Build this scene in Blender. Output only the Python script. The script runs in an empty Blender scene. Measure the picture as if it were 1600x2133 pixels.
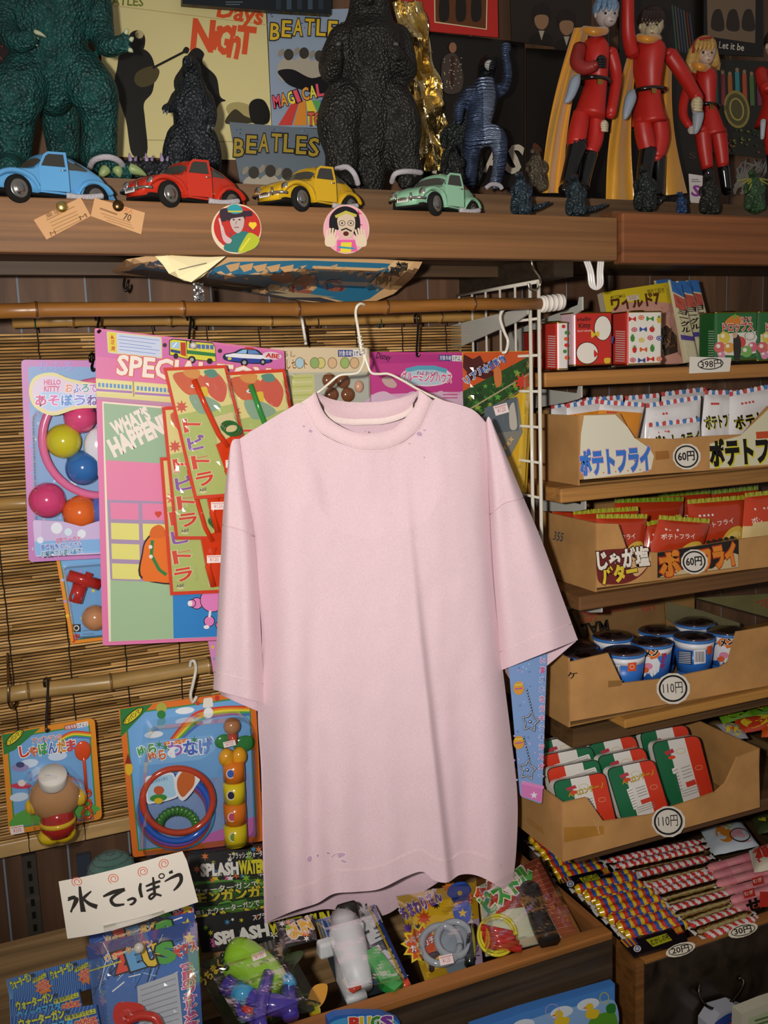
import bpy, bmesh, math, random
from mathutils import Vector, Matrix, noise
random.seed(7)
S = bpy.context.scene
COL = S.collection
H = 1.35                                   # camera height above the floor
# ---------------------------------------------------------------- camera
F, CX, CY = 2000.0, 800.0, 1066.5          # focal length in pixels of the 1600x2133 frame
RX = Vector((0.91634899, -0.09085503, 0.38993574))
RY = Vector((-0.39883631, -0.12168477, 0.90891277))
RZ = Vector((-0.03513006, -0.98840183, -0.147742))
def ray(px, py):
    d = Vector((px-CX, py-CY, F))
    return Vector((RX.dot(d), RY.dot(d), RZ.dot(d)))
cam = bpy.data.cameras.new('camera'); co = bpy.data.objects.new('camera', cam); COL.objects.link(co)
cam.sensor_fit = 'VERTICAL'; cam.sensor_height = 36.0; cam.sensor_width = 27.0
cam.lens = F*36.0/2133.0; cam.clip_start = 0.05
right = Vector((RX[0], RY[0], RZ[0])); down = Vector((RX[1], RY[1], RZ[1])); fwd = Vector((RX[2], RY[2], RZ[2]))
mw = Matrix((right, -down, -fwd)).transposed().to_4x4(); mw.translation = (0, 0, H)
co.matrix_world = mw; S.camera = co
# ---------------------------------------------------------------- light and exposure
S.view_settings.view_transform = 'Standard'; S.view_settings.look = 'None'
S.view_settings.gamma = 1; S.view_settings.use_curve_mapping = False
S.view_settings.exposure = 0.0
w = bpy.data.worlds.new('shop_dim_light'); S.world = w; w.use_nodes = True
w.node_tree.nodes['Background'].inputs[0].default_value = (1.0, 0.90, 0.84, 1)
w.node_tree.nodes['Background'].inputs[1].default_value = 0.22
fl = bpy.data.lights.new('camera_flash', 'SPOT'); fo = bpy.data.objects.new('camera_flash', fl); COL.objects.link(fo)
fl.energy = 80; fl.color = (1.0, 0.935, 0.86); fl.shadow_soft_size = 0.022; fl.spot_size = math.radians(86); fl.spot_blend = 1.0
fpos = Vector((0, 0, H)) - right*0.11 - down*0.035
ftgt = Vector((0, 0, H)) + ray(820, 960)*(1.3/F)
fo.matrix_world = Matrix.Translation(fpos) @ (ftgt-fpos).to_track_quat('-Z', 'Y').to_matrix().to_4x4()
# ---------------------------------------------------------------- materials
def lin(c):
    if isinstance(c, str):
        c = c.lstrip('#'); c = c if len(c) == 6 else ''.join(q*2 for q in c); c = [int(c[i:i+2], 16)/255 for i in (0, 2, 4)]
    return tuple((x/12.92 if x <= .04045 else ((x+.055)/1.055)**2.4) for x in c[:3])
MATS = {}
def node(nt, t, **k):
    n = nt.nodes.new(t)
    for a, b in k.items():
        if a in n.inputs.keys(): n.inputs[a].default_value = b
        else: setattr(n, a, b)
    return n
def mk(name, rough=.6, metal=0., spec=.5, coat=0., grain=None, bump=None, sheen=0., trans=None):
    """grain=(mapping scale xyz, detail, low, high[, distortion]) multiplies the colour attribute; bump=(kind, scale, strength, dist)"""
    m = bpy.data.materials.new(name); m.use_nodes = True; nt = m.node_tree; L = nt.links.new
    b = nt.nodes['Principled BSDF']
    b.inputs['Roughness'].default_value = rough; b.inputs['Metallic'].default_value = metal
    b.inputs['Specular IOR Level'].default_value = spec; b.inputs['Coat Weight'].default_value = coat
    b.inputs['Coat Roughness'].default_value = .08
    if sheen: b.inputs['Sheen Weight'].default_value = sheen
    at = node(nt, 'ShaderNodeAttribute', attribute_name='Col'); col = at.outputs['Color']
    tc = node(nt, 'ShaderNodeTexCoord')
    if grain:
        mp = node(nt, 'ShaderNodeMapping'); mp.inputs['Scale'].default_value = grain[0]
        L(tc.outputs['Object'], mp.inputs['Vector'])
        nz = node(nt, 'ShaderNodeTexNoise', Scale=1.0, Detail=grain[1], Distortion=grain[4] if len(grain) > 4 else 0.)
        L(mp.outputs[0], nz.inputs['Vector'])
        rp = node(nt, 'ShaderNodeMapRange'); rp.inputs['From Min'].default_value = .3; rp.inputs['From Max'].default_value = .7
        rp.inputs['To Min'].default_value = grain[2]; rp.inputs['To Max'].default_value = grain[3]
        L(nz.outputs['Fac'], rp.inputs['Value'])
        mx = node(nt, 'ShaderNodeVectorMath', operation='SCALE')
        L(col, mx.inputs[0]); L(rp.outputs[0], mx.inputs['Scale']); col = mx.outputs[0]
    L(col, b.inputs['Base Color'])
    if bump:
        kind, sc, st, ds = bump
        if kind == 'voronoi': t = node(nt, 'ShaderNodeTexVoronoi', Scale=sc); o = t.outputs['Distance']
        elif kind == 'wave': t = node(nt, 'ShaderNodeTexWave', Scale=sc, Distortion=6.0, Detail=3.0, bands_direction='Z'); o = t.outputs['Fac']
        else: t = node(nt, 'ShaderNodeTexNoise', Scale=sc, Detail=4.0); o = t.outputs['Fac']
        L(tc.outputs['Object'], t.inputs['Vector'])
        bp = node(nt, 'ShaderNodeBump', Strength=st, Distance=ds); L(o, bp.inputs['Height']); L(bp.outputs[0], b.inputs['Normal'])
    MATS[name] = m
    return m
mk('paper', .75, spec=.3); mk('card', .38, spec=.45); mk('gloss', .16, spec=.5, coat=.35); mk('matte', .92, spec=.2)
mk('metal', .28, metal=1.); mk('foil', .2, metal=1., bump=('noise', 90, .5, .004)); mk('tin', .3, spec=.5, coat=.4)
mk('cloth', .95, spec=.15, sheen=.1, grain=((380, 380, 1500), 2, .90, 1.07), bump=('noise', 900, .12, .0006))
mk('satin', .3, spec=.6, sheen=.4, grain=((12, 12, 5), 2, .8, 1.2), bump=('noise', 45, .4, .004))
mk('wood', .55, spec=.35, grain=((1.6, 40, 85), 4, .62, 1.28, .5), bump=('noise', 160, .1, .001))
mk('wood_end', .7, spec=.3, grain=((40, 3, 40), 4, .6, 1.25, .5))
mk('wood_dark', .5, spec=.4, grain=((3, 60, 75), 5, .35, 1.8, .4))
mk('lacquer', .3, spec=.5, grain=((14, 14, 14), 5, .3, 2.0, 1.5))
mk('plank', .6, spec=.35, grain=((22, 22, 2.4), 5, .55, 1.35, .8))
mk('bamboo', .34, spec=.5, grain=((9, 60, 60), 3, .72, 1.2))
mk('slat', .5, spec=.4, grain=((14, 240, 240), 3, .45, 1.4))
mk('cardboard', .8, spec=.25, grain=((18, 18, 18), 5, .84, 1.12), bump=('noise', 60, .15, .002))
mk('hide', .5, spec=.45, grain=((60, 60, 60), 4, .55, 1.35), bump=('voronoi', 230, .9, .004))
mk('hide_ridged', .36, metal=.55, spec=.5, grain=((50, 50, 50), 4, .6, 1.3), bump=('wave', 55, .9, .003))
mk('fuzz', 1., spec=.05, sheen=.5, bump=('noise', 700, 1., .004))
mk('vinyl', .42, spec=.45, grain=((25, 25, 25), 2, .9, 1.06))
mk('hair', .4, spec=.5, bump=('wave', 40, .3, .002))
mk('glass_dark', .06, spec=.6)
def film(name, alpha_lo, tint, rough=.1):
    m = bpy.data.materials.new(name); m.use_nodes = True; nt = m.node_tree; L = nt.links.new
    nt.nodes.remove(nt.nodes['Principled BSDF']); out = nt.nodes['Material Output']
    tr = node(nt, 'ShaderNodeBsdfTransparent'); tr.inputs[0].default_value = tint
    gl = node(nt, 'ShaderNodeBsdfGlossy'); gl.inputs['Roughness'].default_value = rough; gl.inputs[0].default_value = (1, 1, 1, 1)
    lw = node(nt, 'ShaderNodeLayerWeight', Blend=.25); mr = node(nt, 'ShaderNodeMapRange')
    mr.inputs['To Min'].default_value = alpha_lo; mr.inputs['To Max'].default_value = .4
    L(lw.outputs['Fresnel'], mr.inputs['Value']); mx = node(nt, 'ShaderNodeMixShader')
    L(mr.outputs[0], mx.inputs[0]); L(tr.outputs[0], mx.inputs[1]); L(gl.outputs[0], mx.inputs[2]); L(mx.outputs[0], out.inputs[0])
    MATS[name] = m
film('film', .012, (.985, .985, .99, 1), .085); film('blister', .03, (.97, .975, .985, 1), .08)
# ---------------------------------------------------------------- mesh builder
class M:
    def __init__(s, mat='card'):
        s.v = []; s.f = []; s.c = []; s.m = []; s.sm = []; s.mat = mat; s.lay = 0
    def add(s, vs, fs, col, mat=None, smooth=False):
        o = len(s.v); s.v += [Vector(p) for p in vs]; c = lin(col); mt = mat or s.mat
        for f in fs:
            s.f.append([i+o for i in f]); s.c.append(c); s.m.append(mt); s.sm.append(smooth)
        return s
    def obj(s, name, org=Vector((0, 0, 0)), parent=None):
        me = bpy.data.meshes.new(name); me.from_pydata([p-org for p in s.v], [], s.f)
        names = []
        for x in s.m:
            if x not in names: names.append(x)
        for x in names: me.materials.append(MATS[x])
        ca = me.color_attributes.new('Col', 'FLOAT_COLOR', 'CORNER'); buf = []
        for p in me.polygons: buf += (list(s.c[p.index])+[1.])*p.loop_total
        ca.data.foreach_set('color', buf)
        me.polygons.foreach_set('material_index', [names.index(x) for x in s.m])
        me.polygons.foreach_set('use_smooth', s.sm)
        me.validate(); me.update()
        o = bpy.data.objects.new(name, me); COL.objects.link(o)
        if parent: o.parent = parent
        return o
    # ---- solids
    def box(s, a, b, col, mat=None, M4=None):
        (x0, y0, z0), (x1, y1, z1) = a, b
        vs = [Vector((x, y, z)) for z in (z0, z1) for y in (y0, y1) for x in (x0, x1)]
        if M4: vs = [M4 @ p for p in vs]
        return s.add(vs, [(0, 2, 3, 1), (4, 5, 7, 6), (0, 1, 5, 4), (2, 6, 7, 3), (0, 4, 6, 2), (1, 3, 7, 5)], col, mat)
    def bbox(s, a, b, col, mat=None, r=.002, M4=None, seg=2):
        bm = bmesh.new(); bmesh.ops.create_cube(bm, size=1)
        for v in bm.verts: v.co = Vector([(a[i]+b[i])/2+v.co[i]*(b[i]-a[i]) for i in range(3)])
        bmesh.ops.bevel(bm, geom=bm.edges[:], offset=r, segments=seg, affect='EDGES', profile=.5)
        return s.bm(bm, col, mat, M4, smooth=False)
    def bm(s, bm, col, mat=None, M4=None, smooth=True):
        bm.verts.index_update(); vs = [(M4 @ v.co if M4 else v.co.copy()) for v in bm.verts]
        s.add(vs, [[v.index for v in f.verts] for f in bm.faces], col, mat, smooth); bm.free(); return s
    def prism(s, pts, ext, col, mat=None, smooth=False):
        n = len(pts); pts = [Vector(p) for p in pts]; ext = Vector(ext)
        vs = pts+[p+ext for p in pts]
        fs = [list(range(n)), list(range(2*n-1, n-1, -1))]+[(i, i+n, (i+1) % n+n, (i+1) % n) for i in range(n)]
        return s.add(vs, fs, col, mat, smooth)
    def tube(s, path, r, col, mat=None, n=8, caps=True, sx=1., up=None):
        P = [Vector(p) for p in path]; k = len(P); R = r if isinstance(r, (list, tuple)) else [r]*k
        vs = []; fs = []; prev = None
        for i in range(k):
            t = (P[min(i+1, k-1)]-P[max(i-1, 0)])
            t = t.normalized() if t.length > 1e-9 else Vector((0, 0, 1))
            if prev is None:
                a = (up or (Vector((0, 0, 1)) if abs(t.z) < .9 else Vector((0, 1, 0))))
            else: a = prev
            a = (a-t*a.dot(t)); a = a.normalized() if a.length > 1e-6 else t.orthogonal().normalized(); prev = a; b = t.cross(a)
            rr = R[i]; ra, rb = rr if isinstance(rr, tuple) else (rr, rr*sx)
            for j in range(n):
                q = 2*math.pi*j/n; vs.append(P[i]+a*(ra*math.cos(q))+b*(rb*math.sin(q)))
        for i in range(k-1):
            for j in range(n):
                fs.append((i*n+j, i*n+(j+1) % n, (i+1)*n+(j+1) % n, (i+1)*n+j))
        if caps: fs += [list(range(n-1, -1, -1)), list(range((k-1)*n, k*n))]
        return s.add(vs, fs, col, mat, True)
    def lathe(s, prof, col, M4, mat=None, n=24):
        vs = []; fs = []; k = len(prof)
        for r, z in prof:
            for j in range(n):
                q = 2*math.pi*j/n; vs.append(M4 @ Vector((r*math.cos(q), r*math.sin(q), z)))
        for i in range(k-1):
            for j in range(n): fs.append((i*n+j, i*n+(j+1) % n, (i+1)*n+(j+1) % n, (i+1)*n+j))
        if prof[0][0] > 1e-6: fs.append(list(range(n-1, -1, -1)))
        if prof[-1][0] > 1e-6: fs.append(list(range((k-1)*n, k*n)))
        return s.add(vs, fs, col, mat, True)
    def ball(s, c, r, col, mat=None, M4=None, seg=16, rings=10):
        r = r if isinstance(r, (tuple, list)) else (r, r, r); vs = []; fs = []
        for i in range(rings+1):
            a = math.pi*i/rings
            for j in range(seg):
                q = 2*math.pi*j/seg; p = Vector((r[0]*math.sin(a)*math.cos(q), r[1]*math.sin(a)*math.sin(q), r[2]*math.cos(a)))
                p = (M4 @ p if M4 else p); vs.append(p+Vector(c))
        for i in range(rings):
            for j in range(seg): fs.append((i*seg+j, (i+1)*seg+j, (i+1)*seg+(j+1) % seg, i*seg+(j+1) % seg))
        return s.add(vs, fs, col, mat, True)
    def grid(s, fn, nu, nv, col, mat=None, smooth=True, keep=None):
        vs = [fn(i/nu, j/nv) for j in range(nv+1) for i in range(nu+1)]
        cf = col if callable(col) else None
        for j in range(nv):
            for i in range(nu):
                if keep and not keep((i+.5)/nu, (j+.5)/nv): continue
        if not cf:
            fs = [(j*(nu+1)+i, j*(nu+1)+i+1, (j+1)*(nu+1)+i+1, (j+1)*(nu+1)+i) for j in range(nv) for i in range(nu) if not keep or keep((i+.5)/nu, (j+.5)/nv)]
            return s.add(vs, fs, col, mat, smooth)
        o = len(s.v); s.v += [Vector(p) for p in vs]
        for j in range(nv):
            for i in range(nu):
                s.f.append([o+j*(nu+1)+i, o+j*(nu+1)+i+1, o+(j+1)*(nu+1)+i+1, o+(j+1)*(nu+1)+i])
                s.c.append(lin(cf((i+.5)/nu, (j+.5)/nv))); s.m.append(mat or s.mat); s.sm.append(smooth)
        return s
    # ---- flat print on a mapped surface, authored in photo pixels
    def pr(s, mp, vs2, fs, col, mat=None):
        s.lay += 1; h = .0002+s.lay*.00005
        if mp.curved:
            bm = bmesh.new(); vv = [bm.verts.new((p[0], p[1], 0)) for p in vs2]
            for f in fs:
                try: bm.faces.new([vv[i] for i in f])
                except ValueError: pass
            bmesh.ops.triangulate(bm, faces=bm.faces[:])
            for _ in range(4):
                e = [e for e in bm.edges if e.calc_length() > mp.curved]
                if not e: break
                bmesh.ops.subdivide_edges(bm, edges=e, cuts=1); bmesh.ops.triangulate(bm, faces=bm.faces[:])
            bm.verts.index_update(); vs2 = [v.co[:2] for v in bm.verts]; fs = [[v.index for v in f.verts] for f in bm.faces]; bm.free()
        return s.add([mp.at(p[0], p[1], h) for p in vs2], fs, col, mat)
    def poly(s, mp, pts, col, mat=None): return s.pr(mp, pts, [list(range(len(pts)))], col, mat)
    def rect(s, mp, x0, y0, x1, y1, col, mat=None): return s.poly(mp, [(x0, y0), (x0, y1), (x1, y1), (x1, y0)], col, mat)
    def ell(s, mp, cx, cy, rx, ry, col, rot=0, n=20, mat=None, a0=0, a1=360):
        c, d = math.cos(math.radians(rot)), math.sin(math.radians(rot)); pts = []
        k = n if a1-a0 >= 360 else n+1
        for i in range(k):
            a = math.radians(a0+(a1-a0)*i/n); x, y = rx*math.cos(a), ry*math.sin(a); pts.append((cx+x*c-y*d, cy+x*d+y*c))
        return s.poly(mp, pts, col, mat)
    def ring(s, mp, cx, cy, rx, ry, wd, col, rot=0, n=28, mat=None):
        c, d = math.cos(math.radians(rot)), math.sin(math.radians(rot)); pts = []
        for k in (0, 1):
            for i in range(n):
                a = 2*math.pi*i/n; x, y = (rx-k*wd)*math.cos(a), (ry-k*wd)*math.sin(a); pts.append((cx+x*c-y*d, cy+x*d+y*c))
        return s.pr(mp, pts, [(i, (i+1) % n, n+(i+1) % n, n+i) for i in range(n)], col, mat)
    def line(s, mp, pts, wd, col, mat=None):
        P = [Vector(p[:2]) for p in pts]; vs = []; k = len(P); W = wd if isinstance(wd, (list, tuple)) else [wd]*k
        for i in range(k):
            t = P[min(i+1, k-1)]-P[max(i-1, 0)]; t = t.normalized() if t.length > 1e-9 else Vector((1, 0)); q = Vector((-t.y, t.x))*W[i]/2
            vs += [tuple(P[i]+q), tuple(P[i]-q)]
        return s.pr(mp, vs, [(2*i, 2*i+1, 2*i+3, 2*i+2) for i in range(k-1)], col, mat)
    def blob(s, mp, pts, col, mat=None): return s.poly(mp, spl(pts, True), col, mat)
    def star(s, mp, cx, cy, r, col, k=5, inner=.45, rot=-90, ry=None, mat=None):
        pts = []
        for i in range(2*k):
            a = math.radians(rot+180*i/k); q = r if i % 2 == 0 else r*inner; pts.append((cx+q*math.cos(a), cy+q*math.sin(a)*((ry or r)/r)))
        return s.poly(mp, pts, col, mat)
    def txt(s, mp, t, x0, y0, x1, y1, h, col, bold=0., ol=None, olw=.05, sh=0., mat=None, arc=0.):
        bx = Vector((x1-x0, y1-y0)); up = Vector((bx.y, -bx.x)).normalized()*h
        for cc, off in (((ol, bold+olw),) if ol else ())+((col, bold),):
            vs, fs, em, (a, b) = glyph(t, off); a, b = glyph(t, 0)[3]
            out = []
            for x, y in vs:
                u = (x-a)/(b-a); v = y/em
                q = Vector((x0, y0))+bx*u+up*(v-arc*(2*u-1)**2+arc)+bx.normalized()*(v*h*sh); out.append((q.x, q.y))
            s.pr(mp, out, fs, cc, mat)
        return s
    def lines(s, mp, x0, y0, x1, y1, n, col, wd=2., slope=0., jag=True):
        for i in range(n):
            y = y0+(y1-y0)*(i+.5)/n; e = x1-(random.random()*.3*(x1-x0) if jag else 0)
            s.line(mp, [(x0, y), (e, y+slope*(e-x0))], wd, col)
        return s
def spl(pts, closed=False, n=5):
    P = [Vector(p) for p in pts]; k = len(P); out = []
    for i in range(k if closed else k-1):
        g = (lambda j: P[j % k]) if closed else (lambda j: P[max(0, min(k-1, j))])
        a, b, c, d = g(i-1), g(i), g(i+1), g(i+2)
        for j in range(n):
            t = j/n; out.append(tuple(.5*((2*b)+(c-a)*t+(2*a-5*b+4*c-d)*t*t+(3*b-a-3*c+d)*t**3)))
    if not closed: out.append(tuple(P[-1]))
    return out
_G = {}
def glyph(t, off):
    k = (t, round(off, 3))
    if k not in _G:
        c = bpy.data.curves.new('lettering', 'FONT'); c.body = t; c.resolution_u = 2; c.offset = off
        o = bpy.data.objects.new('lettering', c); me = o.to_mesh()
        vs = [(v.co.x, v.co.y) for v in me.vertices]; fs = [list(p.vertices) for p in me.polygons]
        cjk = any(ord(ch) > 0x2000 for ch in t)
        xs = [p[0] for p in vs] or [0, 1]
        _G[k] = (vs, fs, .80 if cjk else .70, (min(xs), max(xs))); o.to_mesh_clear(); bpy.data.objects.remove(o); bpy.data.curves.remove(c)
    return _G[k]
class Pl:                                   # a flat surface in the room: photo pixel -> point on it, h metres out of it
    curved = 0
    def __init__(s, p, n):
        s.p = Vector(p); s.n = Vector(n).normalized()
    def at(s, px, py, h=0.):
        d = ray(px, py); t = s.n.dot(s.p-Vector((0, 0, H)))/s.n.dot(d)
        return d*t+Vector((0, 0, H))+s.n*h
class Cloth(Pl):                            # depth off the surface kept on the same sight line
    def at(s, x, y, h=0.): return Pl.at(Pl(s.p+s.n*h, s.n), x, y, 0)
def YP(Y): return Pl((0, Y, H), (0, -1, 0))
def XP(X): return Pl((X, 0, H), (-1, 0, 0))
def ZP(z): return Pl((0, 0, z), (0, 0, 1))
class Bul:                                  # a pillow-shaped pack face over a flat base; c = four photo corners tl,tr,br,bl
    def __init__(s, base, c, d, step=14): s.b = base; s.c = [Vector(q) for q in c]; s.d = d; s.curved = step
    def uv(s, px, py):
        a, b, c, d = s.c; u = v = .5
        for _ in range(6):
            q = (a*(1-u)+b*u)*(1-v)+(d*(1-u)+c*u)*v; e = Vector((px, py))-q
            du = (b-a)*(1-v)+(c-d)*v; dv = (d-a)*(1-u)+(c-b)*u; det = du.x*dv.y-du.y*dv.x or 1e-9
            u += (e.x*dv.y-e.y*dv.x)/det; v += (du.x*e.y-du.y*e.x)/det
        return u, v
    def bulge(s, u, v):
        u = min(1, max(0, u)); v = min(1, max(0, v)); return s.d*(max(0, 1-(2*u-1)**4)**.6)*(max(0, 1-(2*v-1)**4)**.6)
    def at(s, px, py, h=0.): return s.b.at(px, py, h+s.bulge(*s.uv(px, py)))
    def q(s, u, v): a, b, c, d = s.c; return (a*(1-u)+b*u)*(1-v)+(d*(1-u)+c*u)*v
SPLIT = ('claw', 'node', 'stitching', 'spine', 'red_caps', 'ring', 'handcuffs', 'foot', 'knob', 'tie', 'twist_end', 'play_food', 'leaf', 'band')
def pieces(m):                              # the separate pieces of one mesh, each a mesh of its own
    par = list(range(len(m.v)))
    def find(i):
        while par[i] != i: par[i] = par[par[i]]; i = par[i]
        return i
    for f in m.f:
        for a in f[1:]: par[find(a)] = find(f[0])
    out = {}
    for k, f in enumerate(m.f):
        r = find(f[0])
        if r not in out: out[r] = (M(m.mat), {})
        q, ix = out[r]; nf = []
        for a in f:
            if a not in ix: ix[a] = len(q.v); q.v.append(m.v[a])
            nf.append(ix[a])
        q.f.append(nf); q.c.append(m.c[k]); q.m.append(m.m[k]); q.sm.append(m.sm[k])
    return [q for q, _ in out.values()]
def thing(name, label, cat, parts, group=None, kind=None):
    """parts: one M (the thing is that mesh) or a list of (part name, M[, label[, sub-parts]])"""
    single = isinstance(parts, M); allv = list(parts.v) if single else []
    if not single:
        for p in parts:
            allv += p[1].v
    lo = [min(p[i] for p in allv) for i in range(3)]; hi = [max(p[i] for p in allv) for i in range(3)]
    org = Vector(((lo[0]+hi[0])/2, (lo[1]+hi[1])/2, lo[2]))
    if single: o = parts.obj(name, org)
    else:
        o = bpy.data.objects.new(name, None); COL.objects.link(o); o.empty_display_size = .02
        def put(ps, par):
            for p in ps:
                if not p[1].v: continue
                if p[0] in SPLIT:
                    for k in pieces(p[1]):
                        c = k.obj(p[0], org, par)
                        if len(p) > 2 and p[2]: c['label'] = p[2]
                    continue
                c = p[1].obj(p[0], org, par)
                if len(p) > 2 and p[2]: c['label'] = p[2]
                if len(p) > 3: put(p[3], c)
        put(parts, o)
    o.location = org
    if label: o['label'] = label
    if cat: o['category'] = cat
    if group: o['group'] = group
    if kind: o['kind'] = kind
    return o
def struct(name, m): o = thing(name, None, None, m, kind='structure'); return o
def card_slab(mp, pts, col, th=.0012, mat='card', r=0):
    """a flat card cut to the photo outline pts, th thick, its face on mp"""
    m = M(mat); f = [mp.at(x, y, 0) for x, y in pts]; m.prism(f, -mp.n*th, col, mat); return m
def hookwire(pts, r, col, mat='metal', n=6): return M(mat).tube(spl(pts, n=6), r, col, mat, n=n)
# ================================================================ structure
WALL = 1.58
m = M('plank'); m.box((-1.2, WALL+.0015, 0), (3.4, WALL+.05, 2.7), '#7f8c9a', 'matte')
X = -1.19
while X < 3.38:
    c = random.choice(['#614633', '#563c2a', '#684c36', '#5c4230']); m.box((X, WALL, 0), (X+.0955, WALL+.0014, 2.7), c); X += .0985
struct('wall_back', m)
m = M('wood_dark'); m.box((-1.2, -.4, -.03), (3.4, 1.7, 0), '#3a2a1e'); struct('floor', m)
# ---------------------------------------------------------------- upper shelf, left and right lengths
YF = 1.244
def P(px, py, Y, h=0): return YP(Y).at(px, py, h)
a = P(0, 408, YF); b = P(1289, 541, YF); xs = b.x
zt, zb = a.z, P(0, 525, YF).z
fas = M('wood'); fas.bbox((-.45, YF, zb), (xs-.002, YF+.022, zt), '#7c5634', r=.002)
deck = M('wood'); deck.box((-.45, YF+.0222, zb+.012), (xs-.002, WALL-.001, zt-.0068), '#54402c')
bat = M('wood'); bat.box((-.45, 1.44, zb-.006), (xs-.06, 1.46, zb+.0118), '#4a3826')
step = M('wood'); zs = P(400, 378, 1.345).z; step.box((-.45, 1.345, zt-.0066), (xs-.002, WALL-.001, zs), '#6b5037')
arm = M('wood'); arm.box((P(1110, 560, 1.30).x+.02, 1.272, zb-.022), (P(1110, 560, 1.30).x+.055, WALL-.001, zb+.0118), '#2e241a', 'wood')
thing('display_shelf', 'long brown plank shelf across the top, under the toy cars', 'shelf', [('front_board', fas), ('deck', deck), ('batten', bat), ('back_step', step), ('support_arm', arm)])
fas = M('wood'); zt2 = P(1291, 443, YF).z; fas.bbox((xs+.004, YF-.004, zb-.004), (2.3, YF+.02, zt2), '#7a4a2a', r=.003)
fas.box((xs+.004, YF+.0202, zt2-.02), (2.3, YF+.05, zt2+.006), '#6a4428', 'wood')
deck = M('wood'); deck.box((xs+.004, YF+.0502, zb+.012), (2.3, WALL-.001, zt2), '#4a3624')
step2 = M('wood'); step2.box((xs+.004, 1.34, zt2+.0002), (2.3, WALL-.001, zs), '#5a4430')
thing('display_shelf', 'darker reddish plank shelf end at the top right, under the caped dolls', 'shelf', [('front_board', fas), ('deck', deck), ('back_step', step2)])
DZ, SZ = zt, zs                            # deck height at the lip, height of the step behind
# ---------------------------------------------------------------- bamboo blind
YB = 1.535
def bamboo(px0, py0, px1, py1, Y, r, col, nodes, dark, mat='bamboo', lvl=True):
    A, B = P(px0, py0, Y), P(px1, py1, Y)
    m = M(mat); L = (B-A).length; path = []; R = []
    stops = sorted(set([0, 1]+[t+e for t in nodes for e in (-.012, -.004, 0, .004, .012)]))
    for t in stops:
        path.append(A+(B-A)*t+Vector((0, 0, .002*math.sin(t*9)))); R.append(r*(1.0+(.14 if any(abs(t-q) < .002 for q in nodes) else .05 if any(abs(t-q) < .006 for q in nodes) else 0)))
    m.tube(path, R, col, mat, n=16)
    nd = M(mat)
    for t in nodes:
        c = A+(B-A)*t+Vector((0, 0, .002*math.sin(t*9))); d = (B-A).normalized()*.0016; nd.tube([c-d, c+d], r*1.17, dark, mat, n=16)
    return m, nd
z0 = P(20, 1752, YB).z; z1 = P(300, 690, YB).z
sl = M('slat'); z = z0; XR = P(985, 800, YB).x; XL = -.2
tones = ['#c79c60', '#b98c50', '#d0a86c', '#a67e48', '#c2985c', '#cba266', '#97723f']
while z < z1:
    xx = XL+random.uniform(-.01, 0)
    while xx < XR:
        ln = random.uniform(.16, .5); xe = min(xx+ln, XR+random.uniform(-.004, .004)); dz = random.uniform(-.0007, .0007)
        if xe-xx > .01: sl.tube([Vector((xx, YB+random.uniform(0, .001), z+dz)), Vector(((xx+xe)/2, YB, z+dz*.3+random.uniform(-.0005, .0005))), Vector((xe, YB, z-dz*.6))], random.uniform(.0018, .00225), random.choice(tones), 'slat', n=5, sx=.6)
        xx = xe+.0006
    z += .0048
hd, hn = bamboo(25, 671, 1075, 661, YB-.012, .0088, '#b98d4c', (.1, .27, .46, .63, .82), '#7c5a2c')
tw = M('matte')
for i in range(12):
    x = XL+.05+i*.085
    if x > XR: break
    zz = z1+.022; pts = []
    while zz > z0-.03: pts.append((x+random.uniform(-.0009, .0009)+.01*math.sin(zz*2), YB-.0032, zz)); zz -= .0096
    tw.tube(pts, .0011, '#2d2018', n=5)
rl = M('bamboo'); rl.bbox((XL, YB-.004, z0-.024), (XR, YB+.004, z0-.001), '#c2a06a', r=.002)
tie = M('matte')
for px in (72, 400, 660, 790):
    c = P(px, 671, YB-.012); tie.tube([c+Vector((0, .0095*math.cos(q), .0095*math.sin(q))) for q in [k*.7 for k in range(10)]], .0012, '#2d4a30' if px != 660 else '#3a2a1c', n=5)
thing('bamboo_blind', 'split bamboo blind hanging on the wall behind the carded toys', 'blind', [('slats', sl), ('header_pole', hd, None, [('node', hn)]), ('twine', tw), ('bottom_rail', rl), ('tie', tie)])
# poles
YPOLE = 1.30
pm, pn = bamboo(-60, 650, 1152, 634, YPOLE, .0092, '#8a5a26', (.09, .31, .50, .66, .83), '#5a3716')
end = M('paper'); A = P(1128, 634, YPOLE); B = P(1168, 629, YPOLE)
for i in range(9): q = A+(B-A)*(i/8); end.tube([q-Vector((.0026, 0, 0)), q+Vector((.0026, 0, 0))], .0125+.0006*(i % 2), '#e6dfd6', 'paper', n=16)
thing('bamboo_pole', 'glossy brown bamboo pole the pink shirt hangs from, end bound in white tape', 'pole', [('cane', pm, None, [('node', pn)]), ('tape_binding', end, 'white tape wound on the pole end')])
pm, pn = bamboo(-70, 1461, 470, 1383, 1.497, .0118, '#a5854f', (.22, .53, .93), '#6d532c')
thing('bamboo_pole', 'pale thick bamboo pole hung low across the blind above the lower toy cards', 'pole', [('cane', pm, None, [('node', pn)])])
pm, pn = bamboo(-70, 1054, 330, 1040, 1.512, .009, '#a27f48', (.3, .7), '#6d532c')
thing('bamboo_pole', 'short bamboo pole at mid height by the left edge, behind the bath toy card', 'pole', [('cane', pm, None, [('node', pn)])])
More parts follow.
